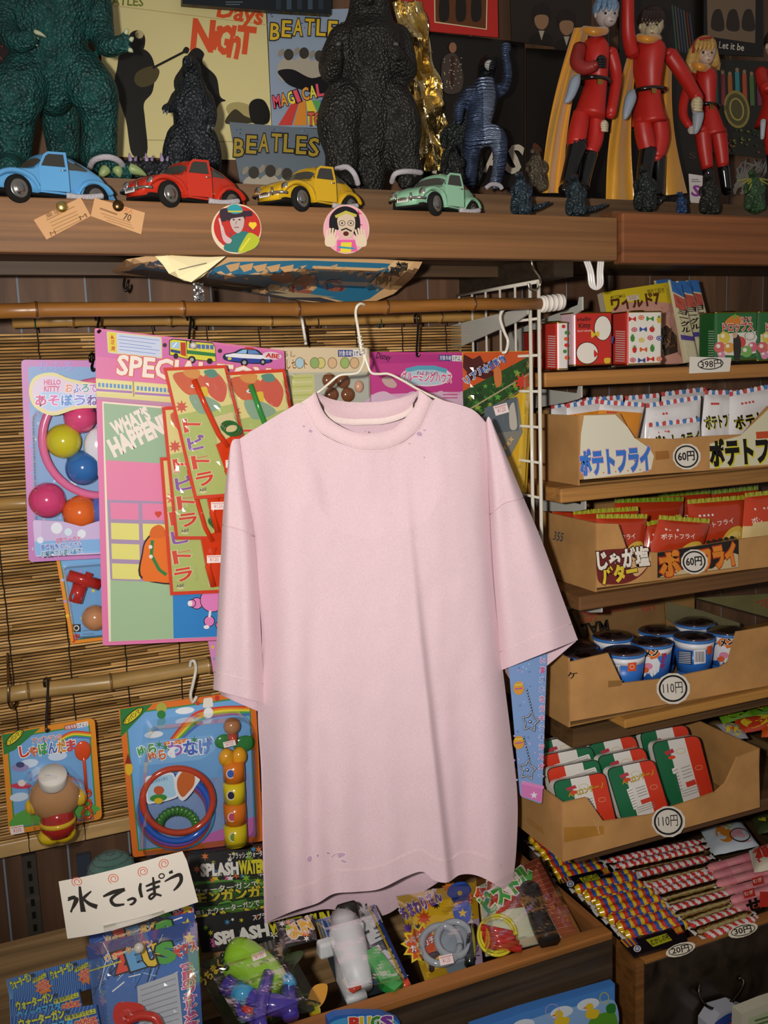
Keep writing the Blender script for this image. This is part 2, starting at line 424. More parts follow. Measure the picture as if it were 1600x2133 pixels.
for (x, y) in ((15, 1440),):
    c = P(x, y, 1.49); thing('wire_hook', 'bent wire hook holding the low bamboo pole near the left edge', 'hook', hookwire([c+Vector((.006, .03, .05)), c+Vector((.004, .012, .03)), c+Vector((.002, -.02, .016)), c+Vector((0, -.024, -.008)), c+Vector((.004, -.01, -.024)), c+Vector((.012, .01, -.022))], .0018, '#8d7a5a'))
# slotted rails low on the wall
for i, px in enumerate((58, 172)):
    t = P(px, 1775, WALL); m = M('metal'); m.box((t.x-.011, WALL-.012, .0), (t.x+.011, WALL-.0005, t.z-.0), '#3a4250' if i else '#46423c', 'gloss')
    if not i:
        zz = t.z-.01
        while zz > .3: m.box((t.x-.003, WALL-.0126, zz-.012), (t.x+.003, WALL-.0119, zz), '#15140f', 'matte'); zz -= .022
    thing('wall_rail', ['slotted dark metal rail on the wall below the blind, nearer the left edge', 'thin dark blue rail on the wall beside the white paper sign'][i], 'rail', m)
# ---------------------------------------------------------------- white wire grid panel, edge on, with brackets
XG = P(1122, 586, 1.30).x
gt = P(1122, 586, 1.30).z; gb = gt-.62; m = M('gloss'); WH = '#d9d4c6'
def post(y, r=.0031): m.tube([(XG, y, gb), (XG, y, gt)], r, WH, 'gloss', n=8)
for y in (1.30, 1.325): post(y)
for k in range(5): post(1.37+.048*k, .0022)
zz = gt
k = 0
while zz > gb:
    m.tube([(XG, 1.30, zz), (XG, 1.57 if k == 0 else 1.565, zz)], .0031 if k == 0 else .0022, WH, 'gloss', n=8); zz -= .0565; k += 1
thing('wire_grid', 'white wire grid panel standing edge on beside the jungle toy bags', 'rack', m)
def bracket(pw, pt, lab, h0, h1, x=None, grp=None, mid=None):
    A, B = pw, pt
    m = M('gloss'); m.prism([A, A+Vector((0, 0, -h0)), Vector((A.x, B.y+.03, B.z-h1)), Vector((A.x, B.y, B.z-h1*.5)), Vector((A.x, B.y, B.z+.012)), Vector((A.x, B.y+.008, B.z+.012)), Vector((A.x, B.y+.012, B.z))], Vector((.0035, 0, 0)), '#b9bab3', 'gloss')
    thing('shelf_bracket', lab, 'bracket', m, grp)
XBR = XG-.012
bracket(Vector((XBR, 1.575, P(945, 678, 1.575).z)), Vector((XBR, 1.315, P(1108, 640, 1.315).z)), 'white metal bracket under the end of the brown bamboo pole', .045, .02)
XB2 = P(1212, 630, 1.34).x
bracket(Vector((XB2, 1.575, P(1125, 690, 1.5).z)), Vector((XB2, 1.34, P(1212, 634, 1.34).z)), 'white metal bracket pointing out just above the red sweets tins', .05, .018)
# ---------------------------------------------------------------- plank shelves at the right
def board(pl, pr_y, Y, th, lab, col, dx=0, x1=2.1, mat='wood', yb=None, bot=None):
    A = P(pl[0], pl[1], Y)
    if bot: A.z = min(P(x, y, Yc).z for x, y, Yc in bot)-.0004
    m = M(mat); m.bbox((A.x+dx, Y, A.z-th), (x1, yb or WALL-.012, A.z), col, r=.0025)
    thing('plank_shelf', lab, 'shelf', m); return A
def brk(px, py, Y, n, lab): 
    A = P(px, py, Y); bracket(Vector((A.x, 1.575, A.z)), Vector((A.x, Y+.0, A.z-.001)), lab, .05, .014)
Y1, Y2, Y3, Y4, Y5 = 1.34, 1.32, 1.28, 1.25, 1.19
S1 = board((1135, 776), 0, Y1, .024, 'plank shelf under the sweets tins, highest of the five at the right', '#a9763e')
S2 = board((1168, 1000), 0, Y2-.012, .024, 'plank shelf under the carton of white potato snack bags', '#a87840', bot=[(1206.75, 999.4, Y2), (1600, 971.1, Y2), (1665, 967.9, Y2)])
S3 = board((1207, 1222), 0, Y3-.01, .024, 'rough plank shelf under the carton of red potato snack bags', '#6f4c2c', bot=[(1242.5, 1224.9, Y3), (1600, 1181, Y3), (1665, 1171.3, Y3)])
S4 = board((1302, 1502), 0, Y4-.012, .016, 'pale plank shelf under the carton of blue instant noodle cups', '#b3813f', bot=[(1187.3, 1503.4, Y4), (1600, 1428.7, Y4), (1665, 1415, Y4)])
m = M('wood'); A = P(1215, 1530, Y4); m.box((A.x, Y4+.03, S4.z-.05), (2.1, WALL-.012, S4.z-.0165), '#5a4126', 'wood'); thing('support_beam', 'dark beam under the noodle cup shelf', 'beam', m)
S5 = board((1200, 1800), 0, Y5+.02, .022, 'dark plank shelf under the carton of pasta trays, lowest of the five', '#5b4028', bot=[(1173, 1795.3, Y5), (1583.2, 1681.5, Y5)])
for (px, py, Y, Z, lab) in ((1210, 806, 1.36, S1.z-.0245, 'white bracket under the sweets tin shelf'), (1218, 1036, 1.34, S2.z-.0245, 'white bracket under the shelf of white potato bags'), (1252, 1256, 1.31, S3.z-.0245, 'white bracket under the shelf of red potato bags')):
    A = P(px, py, Y); bracket(Vector((A.x, 1.575, Z)), Vector((A.x, Y, Z-.0126)), lab, .05, .014)
# ================================================================ pink T-shirt on a wire hanger
hp = P(748, 646, YPOLE-.004)
nrm = Vector((-.30, -1, 0)).normalized()
SP = Cloth(hp, nrm)
PINK = '#dcc1ca'
def lerp_path(pts):
    Q = [Vector(p) for p in spl(pts, n=6)]; d = [0]
    for i in range(1, len(Q)): d.append(d[-1]+(Q[i]-Q[i-1]).length)
    def f(t):
        s = t*d[-1]
        for i in range(1, len(d)):
            if s <= d[i] or i == len(d)-1:
                e = (s-d[i-1])/max(1e-9, d[i]-d[i-1]); return Q[i-1].lerp(Q[i], max(0, min(1, e)))
    return f
def coons(T, B, L, R):
    c00, c10, c01, c11 = T(0), T(1), B(0), B(1)
    return lambda u, v: (1-v)*T(u)+v*B(u)+(1-u)*L(v)+u*R(v)-((1-u)*(1-v)*c00+u*(1-v)*c10+(1-u)*v*c01+u*v*c11)
FOLDS = [  # path, amplitude top -> bottom, width left, width right (px)
    ([(838, 960), (865, 1250), (905, 1600), (933, 1850)], 0, .024, 62, 10),
    ([(690, 1250), (700, 1500), (715, 1880)], 0, .017, 45, 45),
    ([(600, 980), (595, 1300), (600, 1900)], .008, .019, 40, 55),
    ([(790, 1100), (800, 1500), (812, 1900)], 0, .015, 30, 40),
    ([(1010, 1050), (1030, 1500), (1045, 1850)], .006, .017, 50, 40),
    ([(950, 1250), (965, 1500), (985, 1850)], 0, -.011, 28, 35),
    ([(655, 1100), (650, 1500), (655, 1880)], 0, -.012, 22, 25),
    ([(560, 1000), (570, 1250)], .004, 0, 20, 30)]
def fx(path, y):
    for (x0, y0), (x1, y1) in zip(path, path[1:]):
        if y <= y1: return x0+(x1-x0)*(y-y0)/(y1-y0)
    (x0, y0), (x1, y1) = path[-2:]; return x0+(x1-x0)*(y-y0)/(y1-y0)
def relief(x, y):
    d = 0
    for path, a0, a1, wl, wr in FOLDS:
        t = (y-path[0][1])/(path[-1][1]-path[0][1])
        if t < -.3: continue
        a = a0+(a1-a0)*max(0, min(1.1, t))
        if t < 0: a *= 1+t/.3
        e = x-fx(path, y); a *= math.exp(-(e/(wl if e < 0 else wr))**2); d += a
    d += .0025*noise.noise(Vector((x/90, y/220, 3)))+.0012*noise.noise(Vector((x/30, y/60, 9)))
    return d
topc = lerp_path([(499, 914), (545, 885), (600, 852), (630, 842), (666, 900), (727, 931), (768, 938), (820, 931), (871, 896), (902, 834), (930, 836), (984, 853), (1012, 880)])
lefc = lerp_path([(499, 914), (512, 1010), (529, 1110), (537, 1220), (546, 1340), (537, 1480), (544, 1600), (547, 1750), (551, 1924)])
ric = lerp_path([(1012, 880), (1018, 1010), (1026, 1164), (1040, 1330), (1050, 1415), (1064, 1528), (1078, 1660), (1075, 1780), (1064, 1861)])
botf = lerp_path([(551, 1924), (610, 1898), (660, 1882), (695, 1862), (740, 1858), (790, 1852), (845, 1826), (880, 1816), (905, 1834), (933, 1838), (960, 1822), (1000, 1826), (1064, 1861)])
botb = lerp_path([(556, 1912), (640, 1890), (690, 1882), (745, 1895), (775, 1900), (812, 1890), (850, 1862), (880, 1846), (930, 1815), (960, 1806), (1000, 1815), (1058, 1850)])
CB = coons(topc, botf, lefc, ric)
def body_d(u, v, x, y):
    e = abs(2*u-1); return .036*(1-e**5)*(.35+.65*min(1, v*5))+relief(x, y)*(1-e**10)
def fbody(u, v):
    q = CB(u, v); return SP.at(q.x, q.y, body_d(u, v, q.x, q.y)+.012*max(0, 1-v*9)*(1-abs(2*u-1)))
bd = M('cloth'); bd.grid(fbody, 130, 110, PINK)
CK = coons(lerp_path([(505, 918), (640, 838), (700, 842), (768, 846), (840, 840), (890, 832), (1008, 884)]), botb, lefc, ric)
def fback(u, v):
    q = CK(u, v); e = abs(2*u-1); return SP.at(q.x, q.y, -.004-.040*(1-e**4)+.6*relief(x=q.x+25, y=q.y))
bk = M('cloth'); bk.grid(fback, 70, 60, '#d9bcc8')
# sleeves
def sleeve(T, B, L, R, depth, B2):
    C = coons(lerp_path(T), lerp_path(B), lerp_path(L), lerp_path(R)); m = M('cloth')
    def f(u, v):
        q = C(u, v); e = abs(2*u-1)
        return SP.at(q.x, q.y, depth+.026*(1-e**3.5)*(.3+.7*min(1, v*3))+.003*noise.noise(Vector((q.x/45, q.y/160, 5)))+.004*math.sin(u*9+v*2)*v*(1-e**4))
    m.grid(f, 34, 60, PINK)
    C2 = coons(lerp_path(T), lerp_path(B2), lerp_path(L[:-1]+B2[:1]), lerp_path(R[:-1]+B2[-1:]))
    def g(u, v):
        q = C2(u, v); e = abs(2*u-1); return SP.at(q.x, q.y, depth-.002-.022*(1-e**3.5))
    m.grid(g, 24, 40, '#d9bcc8')
    return m, f
sl_l, fl_l = sleeve([(477, 946), (484, 918), (499, 914)], [(444, 1436), (500, 1452), (553, 1466)], [(477, 946), (465, 1060), (459, 1180), (452, 1320), (444, 1436)], [(499, 914), (512, 1010), (529, 1110), (540, 1250), (547, 1380), (553, 1466)], .004, [(460, 1448), (510, 1470), (553, 1488)])
sl_r, fl_r = sleeve([(1012, 880), (1018, 868), (1028, 885)], [(1045, 1396), (1085, 1380), (1130, 1362), (1204, 1333)], [(1012, 880), (1018, 1010), (1026, 1164), (1036, 1290), (1045, 1396)], [(1028, 885), (1086, 1025), (1128, 1125), (1168, 1235), (1204, 1333)], .002, [(1053, 1400), (1077, 1426), (1125, 1398), (1200, 1336)])
# collar: rib band in front, band and tape at the back
inn = lerp_path([(657, 816), (670, 850), (687, 873), (727, 896), (770, 903), (820, 892), (852, 861), (868, 838), (873, 812)])
sea = lerp_path([(630, 842), (645, 872), (666, 900), (727, 931), (768, 938), (820, 931), (871, 896), (890, 862), (902, 834)])
col = M('cloth')
def fcol(u, v):
    q = inn(u).lerp(sea(u), v); d = body_d((q.x-499)/513, 0, q.x, q.y)+.012*(1-abs(2*((q.x-499)/513)-1))
    return SP.at(q.x, q.y, d+.004*math.sin(math.pi*v)**.6+.0012*(1-v)+.002*v)
col.grid(fcol, 60, 8, '#e0c4ca')
cbk = M('cloth'); bt = lerp_path([(657, 816), (690, 831), (725, 837), (765, 838), (805, 835), (845, 826), (873, 812)]); bb = lerp_path([(657, 822), (690, 862), (725, 872), (765, 872), (805, 869), (850, 852), (873, 818)])
cbk.grid(lambda u, v: SP.at(*(bt(u).lerp(bb(u), v)), -.034*math.sin(math.pi*u)**.8+.004+.003*math.sin(math.pi*v)), 40, 6, '#dec0c8')
tape = M('cloth'); tp = lambda u, v: SP.at(*(bb(u).lerp(bb(u)+Vector((0, 13)), v)), -.030*math.sin(math.pi*u)**.8+.002+.002*math.sin(math.pi*v)); tape.grid(lambda u, v: tp(.12+.78*u, v), 30, 3, '#ecd9d6')
# seams and hem stitching as thin raised threads
sm = M('cloth')
def thread(pts, dfn, r, colr): sm.tube([SP.at(x, y, dfn(x, y)) for x, y in spl(pts, n=8)], r, colr, 'cloth', n=5)
def on_body(x, y):
    u, v = (x-540)/520, .5
    for _ in range(8):
        q = CB(min(1, max(0, u)), min(1, max(0, v))); u += (x-q.x)/520; v += (y-q.y)/980
    u = min(1, max(0, u)); v = min(1, max(0, v)); return (fbody(u, v)-SP.p).dot(SP.n)+.0004
for off in (44, 47):
    B2 = [botf(t/24)-Vector((0, off)) for t in range(1, 24)]
    thread([(p.x, p.y) for p in B2], on_body, .0005, '#e6d0d4')
thread([(sea(t/20).x, sea(t/20).y+2) for t in range(21)], lambda x, y: (fcol(0, 1)-SP.p).dot(SP.n)*0+body_d((x-499)/513, 0, x, y)+.012*(1-abs(2*((x-499)/513)-1))+.0015, .0008, '#ecd6d8')
def on(f, u, v): return f(u, v)
sm.tube([fl_l(t/12, .30+.07*t/12)-SP.n*-.0008 for t in range(13)], .001, '#dcc0c8', 'cloth', n=5)
sm.tube([fl_r(t/12, .37-.03*t/12-.0)-SP.n*-.0008 for t in range(13)], .001, '#dcc0c8', 'cloth', n=5)
for f in (fl_l, fl_r):
    sm.tube([f(t/16, .925)+SP.n*.0004 for t in range(17)], .0005, '#e6d0d4', 'cloth', n=5)
# worn holes
class OnBody:
    curved = 0
    def at(s, x, y, h=0): return SP.at(x, y, on_body(x, y)+h*.4)
ob = OnBody(); HO = []
for (x, y, rx, ry, rot) in ((705, 1783, 15, 5.5, -12), (684, 1778, 4, 3, 0), (645, 1790, 5, 7, 20), (662, 1783, 3, 4, 0), (716, 1795, 7, 3, 20)):
    ho = M('cloth'); HO.append(('worn_hole', ho, 'small frayed hole with darker lilac showing')); ho.ell(ob, x, y, rx, ry, '#bfa0ba', rot, 14); ho.ring(ob, x, y-1, rx+2.5, ry+2, 2.2, '#e2cad1', rot, 16)
for (x, y, r) in ((874, 904, 6), (868, 900, 3), (647, 898, 4), (761, 898, 2), (853, 924, 2), (633, 888, 2.5), (722, 921, 2), (884, 896, 2.5), (884, 953, 2)):
    ho = M('cloth'); HO.append(('worn_hole', ho)); ho.ell(ob, x, y, r, r*.8, '#b79ab4', 20, 10)
thing('t_shirt', 'oversized faded pink cotton T-shirt hung in front of the toys', 'T-shirt', [('body_front', bd), ('body_back', bk), ('sleeve', sl_l), ('sleeve', sl_r), ('collar', col, None, [('neck_tape', tape, 'white stitched tape inside the neck')]), ('collar_back', cbk), ('stitching', sm)]+HO)
# hanger
hg = M('metal'); WC = '#e4decb'
hook = [(761, 638, -.006), (757, 634, .003), (750, 633, .010), (743, 640, .013), (741, 655, .008), (745, 680, .002), (749, 705, 0), (753, 732, 0)]
hg.tube(spl([SP.at(x, y, d) for x, y, d in hook], n=6), .0021, WC, 'gloss', n=8)
tw = []
for i in range(25):
    t = i/24; a = i*1.3; tw.append(SP.at(749+7*t+4.2*math.cos(a), 700+40*t, .0035*math.sin(a)))
tws = M('gloss').tube(tw, .0017, WC, 'gloss', n=6)
arm1 = [(757, 738, 0), (758, 752, .001), (748, 774, .002), (733, 779, .002), (707, 782, .002), (684, 800, .0), (661, 818, -.004), (600, 858, -.002), (520, 902, -.002)]
arm2 = [(759, 738, 0), (764, 755, .001), (773, 776, .002), (790, 779, .002), (810, 779, .002), (840, 793, .0), (873, 812, -.004), (935, 842, -.002), (1000, 872, -.002)]
bar = [(520, 902, -.004), (700, 915, -.012), (860, 905, -.012), (1000, 872, -.004)]
arms = M('gloss')
for a in (arm1, arm2, bar): arms.tube(spl([SP.at(x, y, d) for x, y, d in a], n=5), .0019, WC, 'gloss', n=8)
thing('wire_hanger', 'white wire clothes hanger carrying the pink T-shirt', 'hanger', [('hook', hg), ('twist', tws), ('shoulder_wire', arms)])
# ================================================================ record covers behind the toys
def flat(pts, Y, col, th=.002, mat='card'):
    mp = YP(Y); return mp, card_slab(mp, pts, col, th, mat)
def cover(name, label, mp, m, cat='poster'): thing(name, label, cat, m, 'record covers on the back wall' if cat == 'record cover' else None)
mp, m = flat([(-40, -20), (20, -20), (26, 300), (-40, 300)], 1.572, '#2a1d1f')
m.rect(mp, -40, -20, 14, 56, '#a5261f'); m.txt(mp, 'の', -12, 54, 10, 54, 18, '#1a1010')
for i in range(40): m.ell(mp, random.uniform(-30, 22), random.uniform(60, 190), random.uniform(1, 4), random.uniform(1, 4), random.choice(['#6b5a63', '#8a2a2a', '#3f3550', '#a08a80']), n=7)
thing('poster', 'red and black speckled poster at the top left edge behind the teal reptile', 'poster', m)
mp, m = flat([(204, -20), (552, -20), (569, 335), (222, 326)], 1.570, '#d8cd92')
m.line(mp, [(222, 10), (558, 52)], 1.2, '#b09a60'); m.line(mp, [(280, 291), (566, 297)], 1.2, '#8a7a4c')
m.txt(mp, 'EATLES', 222, 9, 298, 13, 18, '#6d7a22', .02)
m.txt(mp, 'Days', 452, 34, 544, 52, 36, '#d8532a', .03)
for ch, x0, x1, yb, hh in (('N', 399, 441, 106, 62), ('i', 438, 447, 101, 50), ('G', 450, 474, 112, 56), ('h', 474, 494, 120, 62), ('T', 492, 526, 112, 54)):
    m.txt(mp, ch, x0, yb-4, x1, yb, hh, '#d8532a', .045)
K = '#15130f'                               # plain dark standing musicians, no likeness
m.blob(mp, [(268, 78), (276, 66), (292, 64), (302, 78), (300, 100), (290, 110), (272, 100)], K); m.ell(mp, 290, 72, 9, 9, '#b9ac7c', n=10)
m.blob(mp, [(252, 110), (285, 100), (310, 110), (322, 140), (318, 190), (300, 215), (302, 250), (306, 320), (275, 322), (262, 250), (240, 180), (244, 140)], K)
m.blob(mp, [(286, 150), (316, 138), (332, 148), (322, 172), (296, 182), (280, 170)], '#4c4324'); m.line(mp, [(318, 142), (388, 106)], 5, K); m.blob(mp, [(380, 108), (386, 98), (394, 102), (390, 112)], K)
m.blob(mp, [(394, 110), (410, 100), (425, 112), (422, 132), (450, 160), (458, 200), (470, 210), (455, 218), (440, 260), (400, 262), (362, 180), (378, 140)], K)
m.ell(mp, 502, 232, 32, 18, '#a99c66', 14); m.blob(mp, [(470, 258), (488, 228), (510, 242), (536, 254)], '#3a3522'); m.blob(mp, [(518, 222), (530, 207), (550, 210), (562, 236), (556, 258), (526, 256)], K)
cover('poster', 'cream poster with orange NIGHT lettering and black musician silhouettes', mp, m)
def starry(mp, m, x0, y0, x1, y1, sk):
    for i in range(120): m.ell(mp, random.uniform(x0, x1), y0+(y1-y0)*random.random()**1.6, random.uniform(.8, 2.4), random.uniform(.8, 2.4), random.choice(sk), n=6)
def magical(mp, m, ox, oy, s, bright):
    Y, = ('#d9b52e',) if bright else ('#a58d32',)
    X = lambda x: ox+x*s
    for k in range(46):
        x, y = random.uniform(2, 150), random.uniform(2, 46)
        m.star(mp, X(x), oy+y*s+.05*x*s, random.uniform(1.2, 2.6)*s, random.choice(['#3d58a8', '#b23a6a', '#6a8fc9', '#3a4f78']), 5)
    for i, ch in enumerate('BEATLES'):
        yy = oy+(52+[10, 0, -5, -6, -4, 2, 9][i]*.6)*s
        m.txt(mp, ch, X(4+i*24), yy+1, X(22+i*24), yy+2, 34*s, Y, .02, '#1b1a20', .05)
    for cx, cy in ((40, 95), (72, 92), (104, 98)):        # plain woolly shapes
        m.ell(mp, X(cx), oy+(cy+28)*s, 22*s, 26*s, '#aaa291'); m.ell(mp, X(cx+2), oy+(cy-4)*s, 10*s, 12*s, '#3b362f'); m.ell(mp, X(cx-14), oy+(cy-8)*s, 5*s, 9*s, '#8f8778', 30)
    m.blob(mp, [(X(20), oy+125*s), (X(50), oy+122*s), (X(90), oy+140*s), (X(130), oy+130*s), (X(150), oy+150*s), (X(110), oy+172*s), (X(50), oy+158*s), (X(28), oy+140*s)], '#17161a')
mp, m = flat([(557, 22), (728, 18), (740, 270), (567, 263)], 1.566, '#8fa0b4')
magical(mp, m, 558, 24, 1.0, True)
for i, c in enumerate(['#c8433b', '#d98a34', '#e0cf3d', '#5aa65a', '#3f78b8', '#c95a90']): m.poly(mp, [(610+i*13, 210), (622+i*13, 210), (606+i*32, 262), (578+i*32, 262)], c)
for i, ch in enumerate('MAGICAL M'):
    if ch != ' ': m.txt(mp, ch, 570+i*15+(4 if ch == 'I' else 0), 226-i*4, (579 if ch == 'I' else 583)+i*15, 224-i*4, 25, ['#e2556b', '#e59a3c', '#e6d74a'][i % 3], .03, '#1d1a24', .05)
m.txt(mp, 'TO', 640, 262, 668, 262, 26, '#d7634b', .03, '#201a24', .05)
cover('record_cover', 'upright pale blue record cover with rainbow bands and yellow star lettering', mp, m, 'record cover')
mp, m = flat([(478, 254), (700, 272), (714, 392), (500, 380)], 1.545, '#66727c'); magical(mp, m, 482, 262, 1.08, False)  # same cover design, its shade put in as dimmer colours
cover('record_cover', 'shade-dimmed grey record cover with star lettering, lower one beside the small black reptile', mp, m, 'record cover')
mp, m = flat([(380, -30), (690, -30), (690, 30), (560, 22), (430, 12), (380, 8)], 1.54, '#121a1f', .012)
for i in range(5): m.rect(mp, 575+i*22, -20, 585+i*22, 20, ['#27323c', '#3a4a58'][i % 2])
m.lines(mp, 470, 2, 510, 12, 2, '#6a7a80', 1.5)
cover('record_sleeve', 'dark plastic wrapped sleeve along the top edge over the cream poster', mp, m)
m = M('foil')
fp = YP(1.561)
def ffoil(u, v):
    x0 = 806+20*v+20*math.sin(v*3); x1 = 868+75*v; p = fp.at(x0+(x1-x0)*u, 10+350*v); return p+Vector((0, -.028*noise.noise(Vector((u*4, v*7, 1)))-.016*noise.noise(Vector((u*9, v*5, 7)))-.02, 0))
m.grid(ffoil, 26, 44, '#e2cf9c', 'foil', smooth=False)
thing('foil_sheet', 'crumpled gold foil sheet behind the large black reptile', 'foil', m)
mp, m = flat([(834, -30), (1036, -30), (1038, 78), (842, 60)], 1.553, '#b5261f')
m.poly(mp, [(904, -30), (1016, -30), (1014, 62), (905, 47)], '#d9c9a0'); m.poly(mp, [(906, -30), (1014, -30), (1012, 60), (907, 45)], '#5d3312')
for x in (925, 960, 992): m.blob(mp, [(x-10, 0), (x, -20), (x+10, 0), (x+9, 40), (x-9, 42)], '#19120e')
m.txt(mp, 'Odeon', 855, 36, 884, 38, 10, '#2a1512'); m.lines(mp, 848, 42, 890, 50, 1, '#52120f', 2)
cover('record_cover', 'red record cover with a brown picture, hanging at the top middle', mp, m, 'record cover')
mp, m = flat([(838, 60), (1092, 88), (1092, 392), (838, 380)], 1.563, '#161310')
for (x, y) in ((880, 110), (940, 130)):
    m.blob(mp, [(x-20, y), (x-5, y-18), (x+12, y-12), (x+24, y+30), (x+16, y+62), (x-18, y+60)], '#41382f'); m.ell(mp, x+2, y-30, 8, 11, '#8a6146'); m.line(mp, [(x+2, y-12), (x, y+50)], 7, '#3a1a16')
    for k in range(34): m.ell(mp, x+random.uniform(-18, 20), y+random.uniform(-10, 56), 1.4, 1.4, '#a59a88', n=5)
for ch, x0, x1 in (('Y', 886, 920), ('O', 922, 948), ('A', 1006, 1034), ('S', 1050, 1078)): m.txt(mp, ch, x0, 357, x1, 363, 58, '#bdb4a2', .03)
cover('record_cover', 'black record cover with big white letters behind the silver reptile', mp, m, 'record cover')
mp, m = flat([(1062, -30), (1232, -30), (1228, 104), (1066, 86)], 1.55, '#241c15')
for (x, y) in ((1128, 40), (1180, 52)):     # two generic dim portraits
    m.blob(mp, [(x-24, y+50), (x-14, y+30), (x+14, y+30), (x+24, y+52)], '#15110d'); m.ell(mp, x, y, 15, 22, '#8d6b4e'); m.blob(mp, [(x-19, y+4), (x-18, y-22), (x, y-34), (x+18, y-22), (x+19, y+4), (x+10, y-8), (x-10, y-8)], '#1c130d'); m.poly(mp, [(x-6, y+24), (x+6, y+24), (x, y+44)], '#a39a88')
cover('record_cover', 'brown photo record cover with two dim faces, at the top left of the caped dolls', mp, m, 'record cover')
mp, m = flat([(1096, 100), (1290, 110), (1290, 430), (1096, 420)], 1.572, '#14110e'); m.blob(mp, [(1110, 300), (1140, 330), (1150, 380), (1112, 400)], '#5b3020')
cover('record_cover', 'plain black record cover behind the blue haired doll', mp, m, 'record cover')
mp, m = flat([(1290, -30), (1464, -30), (1464, 430), (1290, 430)], 1.574, '#1c1814')
for i in range(7): m.line(mp, [(1400+i*6, 10+i*3), (1410+i*6, 110)], 3, random.choice(['#2d5a55', '#6a2b22', '#3a4860', '#59513c']))
m.txt(mp, 'S', 1434, 330, 1450, 330, 12, '#4a3a30')
cover('record_cover', 'dark record cover with dim coloured streaks behind the raised arm doll', mp, m, 'record cover')
mp, m = flat([(1466, -30), (1590, -30), (1590, 118), (1466, 112)], 1.560, '#0f0e0c')
m.poly(mp, [(1472, -30), (1574, -30), (1573, 90), (1474, 76)], '#75604c')
for i in range(3): m.blob(mp, [(1482+i*32, 60), (1486+i*32, 25), (1502+i*32, 22), (1508+i*32, 62)], '#2a1f18')
m.txt(mp, 'Let it be', 1497, 100, 1549, 106, 14, '#d2cabb', .012)
cover('record_cover', 'black record cover with white Let it be lettering at the top right', mp, m, 'record cover')
mp, m = flat([(1476, 122), (1600, 128), (1605, 330), (1484, 318)], 1.566, '#1a1c14')
for i, c in enumerate(['#2f6a70', '#7d2a35', '#9a5a22', '#2e7d86', '#a5482a', '#4a6a3a', '#70304a']): m.line(mp, [(1490+i*15, 150+(i % 3)*4), (1492+i*15, 220)], 9, c); m.ell(mp, 1490+i*15, 146+(i % 3)*4, 4, 5, '#8a7058', n=9)
m.ell(mp, 1534, 228, 27, 40, '#8a7a3c', -10); m.ell(mp, 1534, 228, 22, 34, '#4f4a26', -10); m.ring(mp, 1534, 228, 15, 24, 3, '#a5964f', -10)
for i in range(50): m.ell(mp, random.uniform(1488, 1600), random.uniform(270, 318), 2.5, 2, random.choice(['#4f6a2a', '#8a7a2a', '#2d4020', '#a5462f']), n=6)
cover('record_cover', 'record cover with a crowd in bright coats and a gold drum, at the right', mp, m, 'record cover')
# ================================================================ toy reptiles
def mpp(px, py, Y): return ray(px, py).normalized().dot(Vector((right.cross(-down)).normalized()*-1))*0+Y*F/(ray(px, py).y)/F
def scl(px, py, Y): return Y/ray(px, py).y       # metres for one pixel at that place
def W(px, py, Y): return P(px, py, Y)
class Org:
    """a body laid out as limbs in photo pixels, fused into one continuous skin"""
    def __init__(s, Y): s.Y = Y; s.m = M('vinyl')
    def limb(s, pts, flat=1., n=14):
        path = []; R = []
        for (x, y, dy, r) in pts: path.append(W(x, y, s.Y+dy)); R.append(r*scl(x, y, s.Y+dy))
        p2 = [Vector(q) for q in spl(path, n=4)]; r2 = [q[0] for q in spl([(r, 0) for r in R], n=4)]
        s.m.tube(p2, [max(.0008, r) for r in r2], '#fff', n=n, sx=flat)
        for a, b in ((p2[0], r2[0]), (p2[-1], r2[-1])): s.m.ball(a, max(.0008, b)*.98, '#fff', seg=12, rings=8)
        return s
    def ball(s, x, y, dy, rx, ry, rd=None):
        k = scl(x, y, s.Y+dy); s.m.ball(W(x, y, s.Y+dy), (rx*k, (rd or min(rx, ry))*k, ry*k), '#fff', seg=18, rings=12); return s
    def fuse(s, col, mat, vox=.0028, smooth=4, colf=None):
        o = s.m.obj('body_tmp'); a = o.modifiers.new('r', 'REMESH'); a.mode = 'VOXEL'; a.voxel_size = vox
        b = o.modifiers.new('s', 'SMOOTH'); b.iterations = smooth; b.factor = .6
        dg = bpy.context.evaluated_depsgraph_get(); ev = o.evaluated_get(dg); me = ev.to_mesh(); r = M(mat)
        vs = [v.co.copy() for v in me.vertices]; o0 = len(r.v); r.v += vs
        c = lin(col)
        for p in me.polygons:
            r.f.append(list(p.vertices)); r.c.append(lin(colf(sum((vs[i] for i in p.vertices), Vector())/len(p.vertices))) if colf else c); r.m.append(mat); r.sm.append(True)
        ev.to_mesh_clear(); me2 = o.data; bpy.data.objects.remove(o); bpy.data.meshes.remove(me2); return r
def cone(m, x, y, x1, y1, Y, r, col, mat='vinyl', dy=0):
    k = scl(x, y, Y); m.tube(spl([W(x, y, Y), W((x+x1)/2, (y+y1)/2-1.5, Y+dy*.5-.002), W(x1, y1, Y+dy)], n=3), [r*k, r*k, r*k*.95, r*k*.8, r*k*.6, r*k*.35, r*k*.08], col, mat, n=8)
def tieband(pts, Y, r=.004, col='#cfc8d2'): return M('fuzz').tube(spl([W(x, y, Y+d) for x, y, d in pts], n=5), r, col, 'fuzz', n=8)
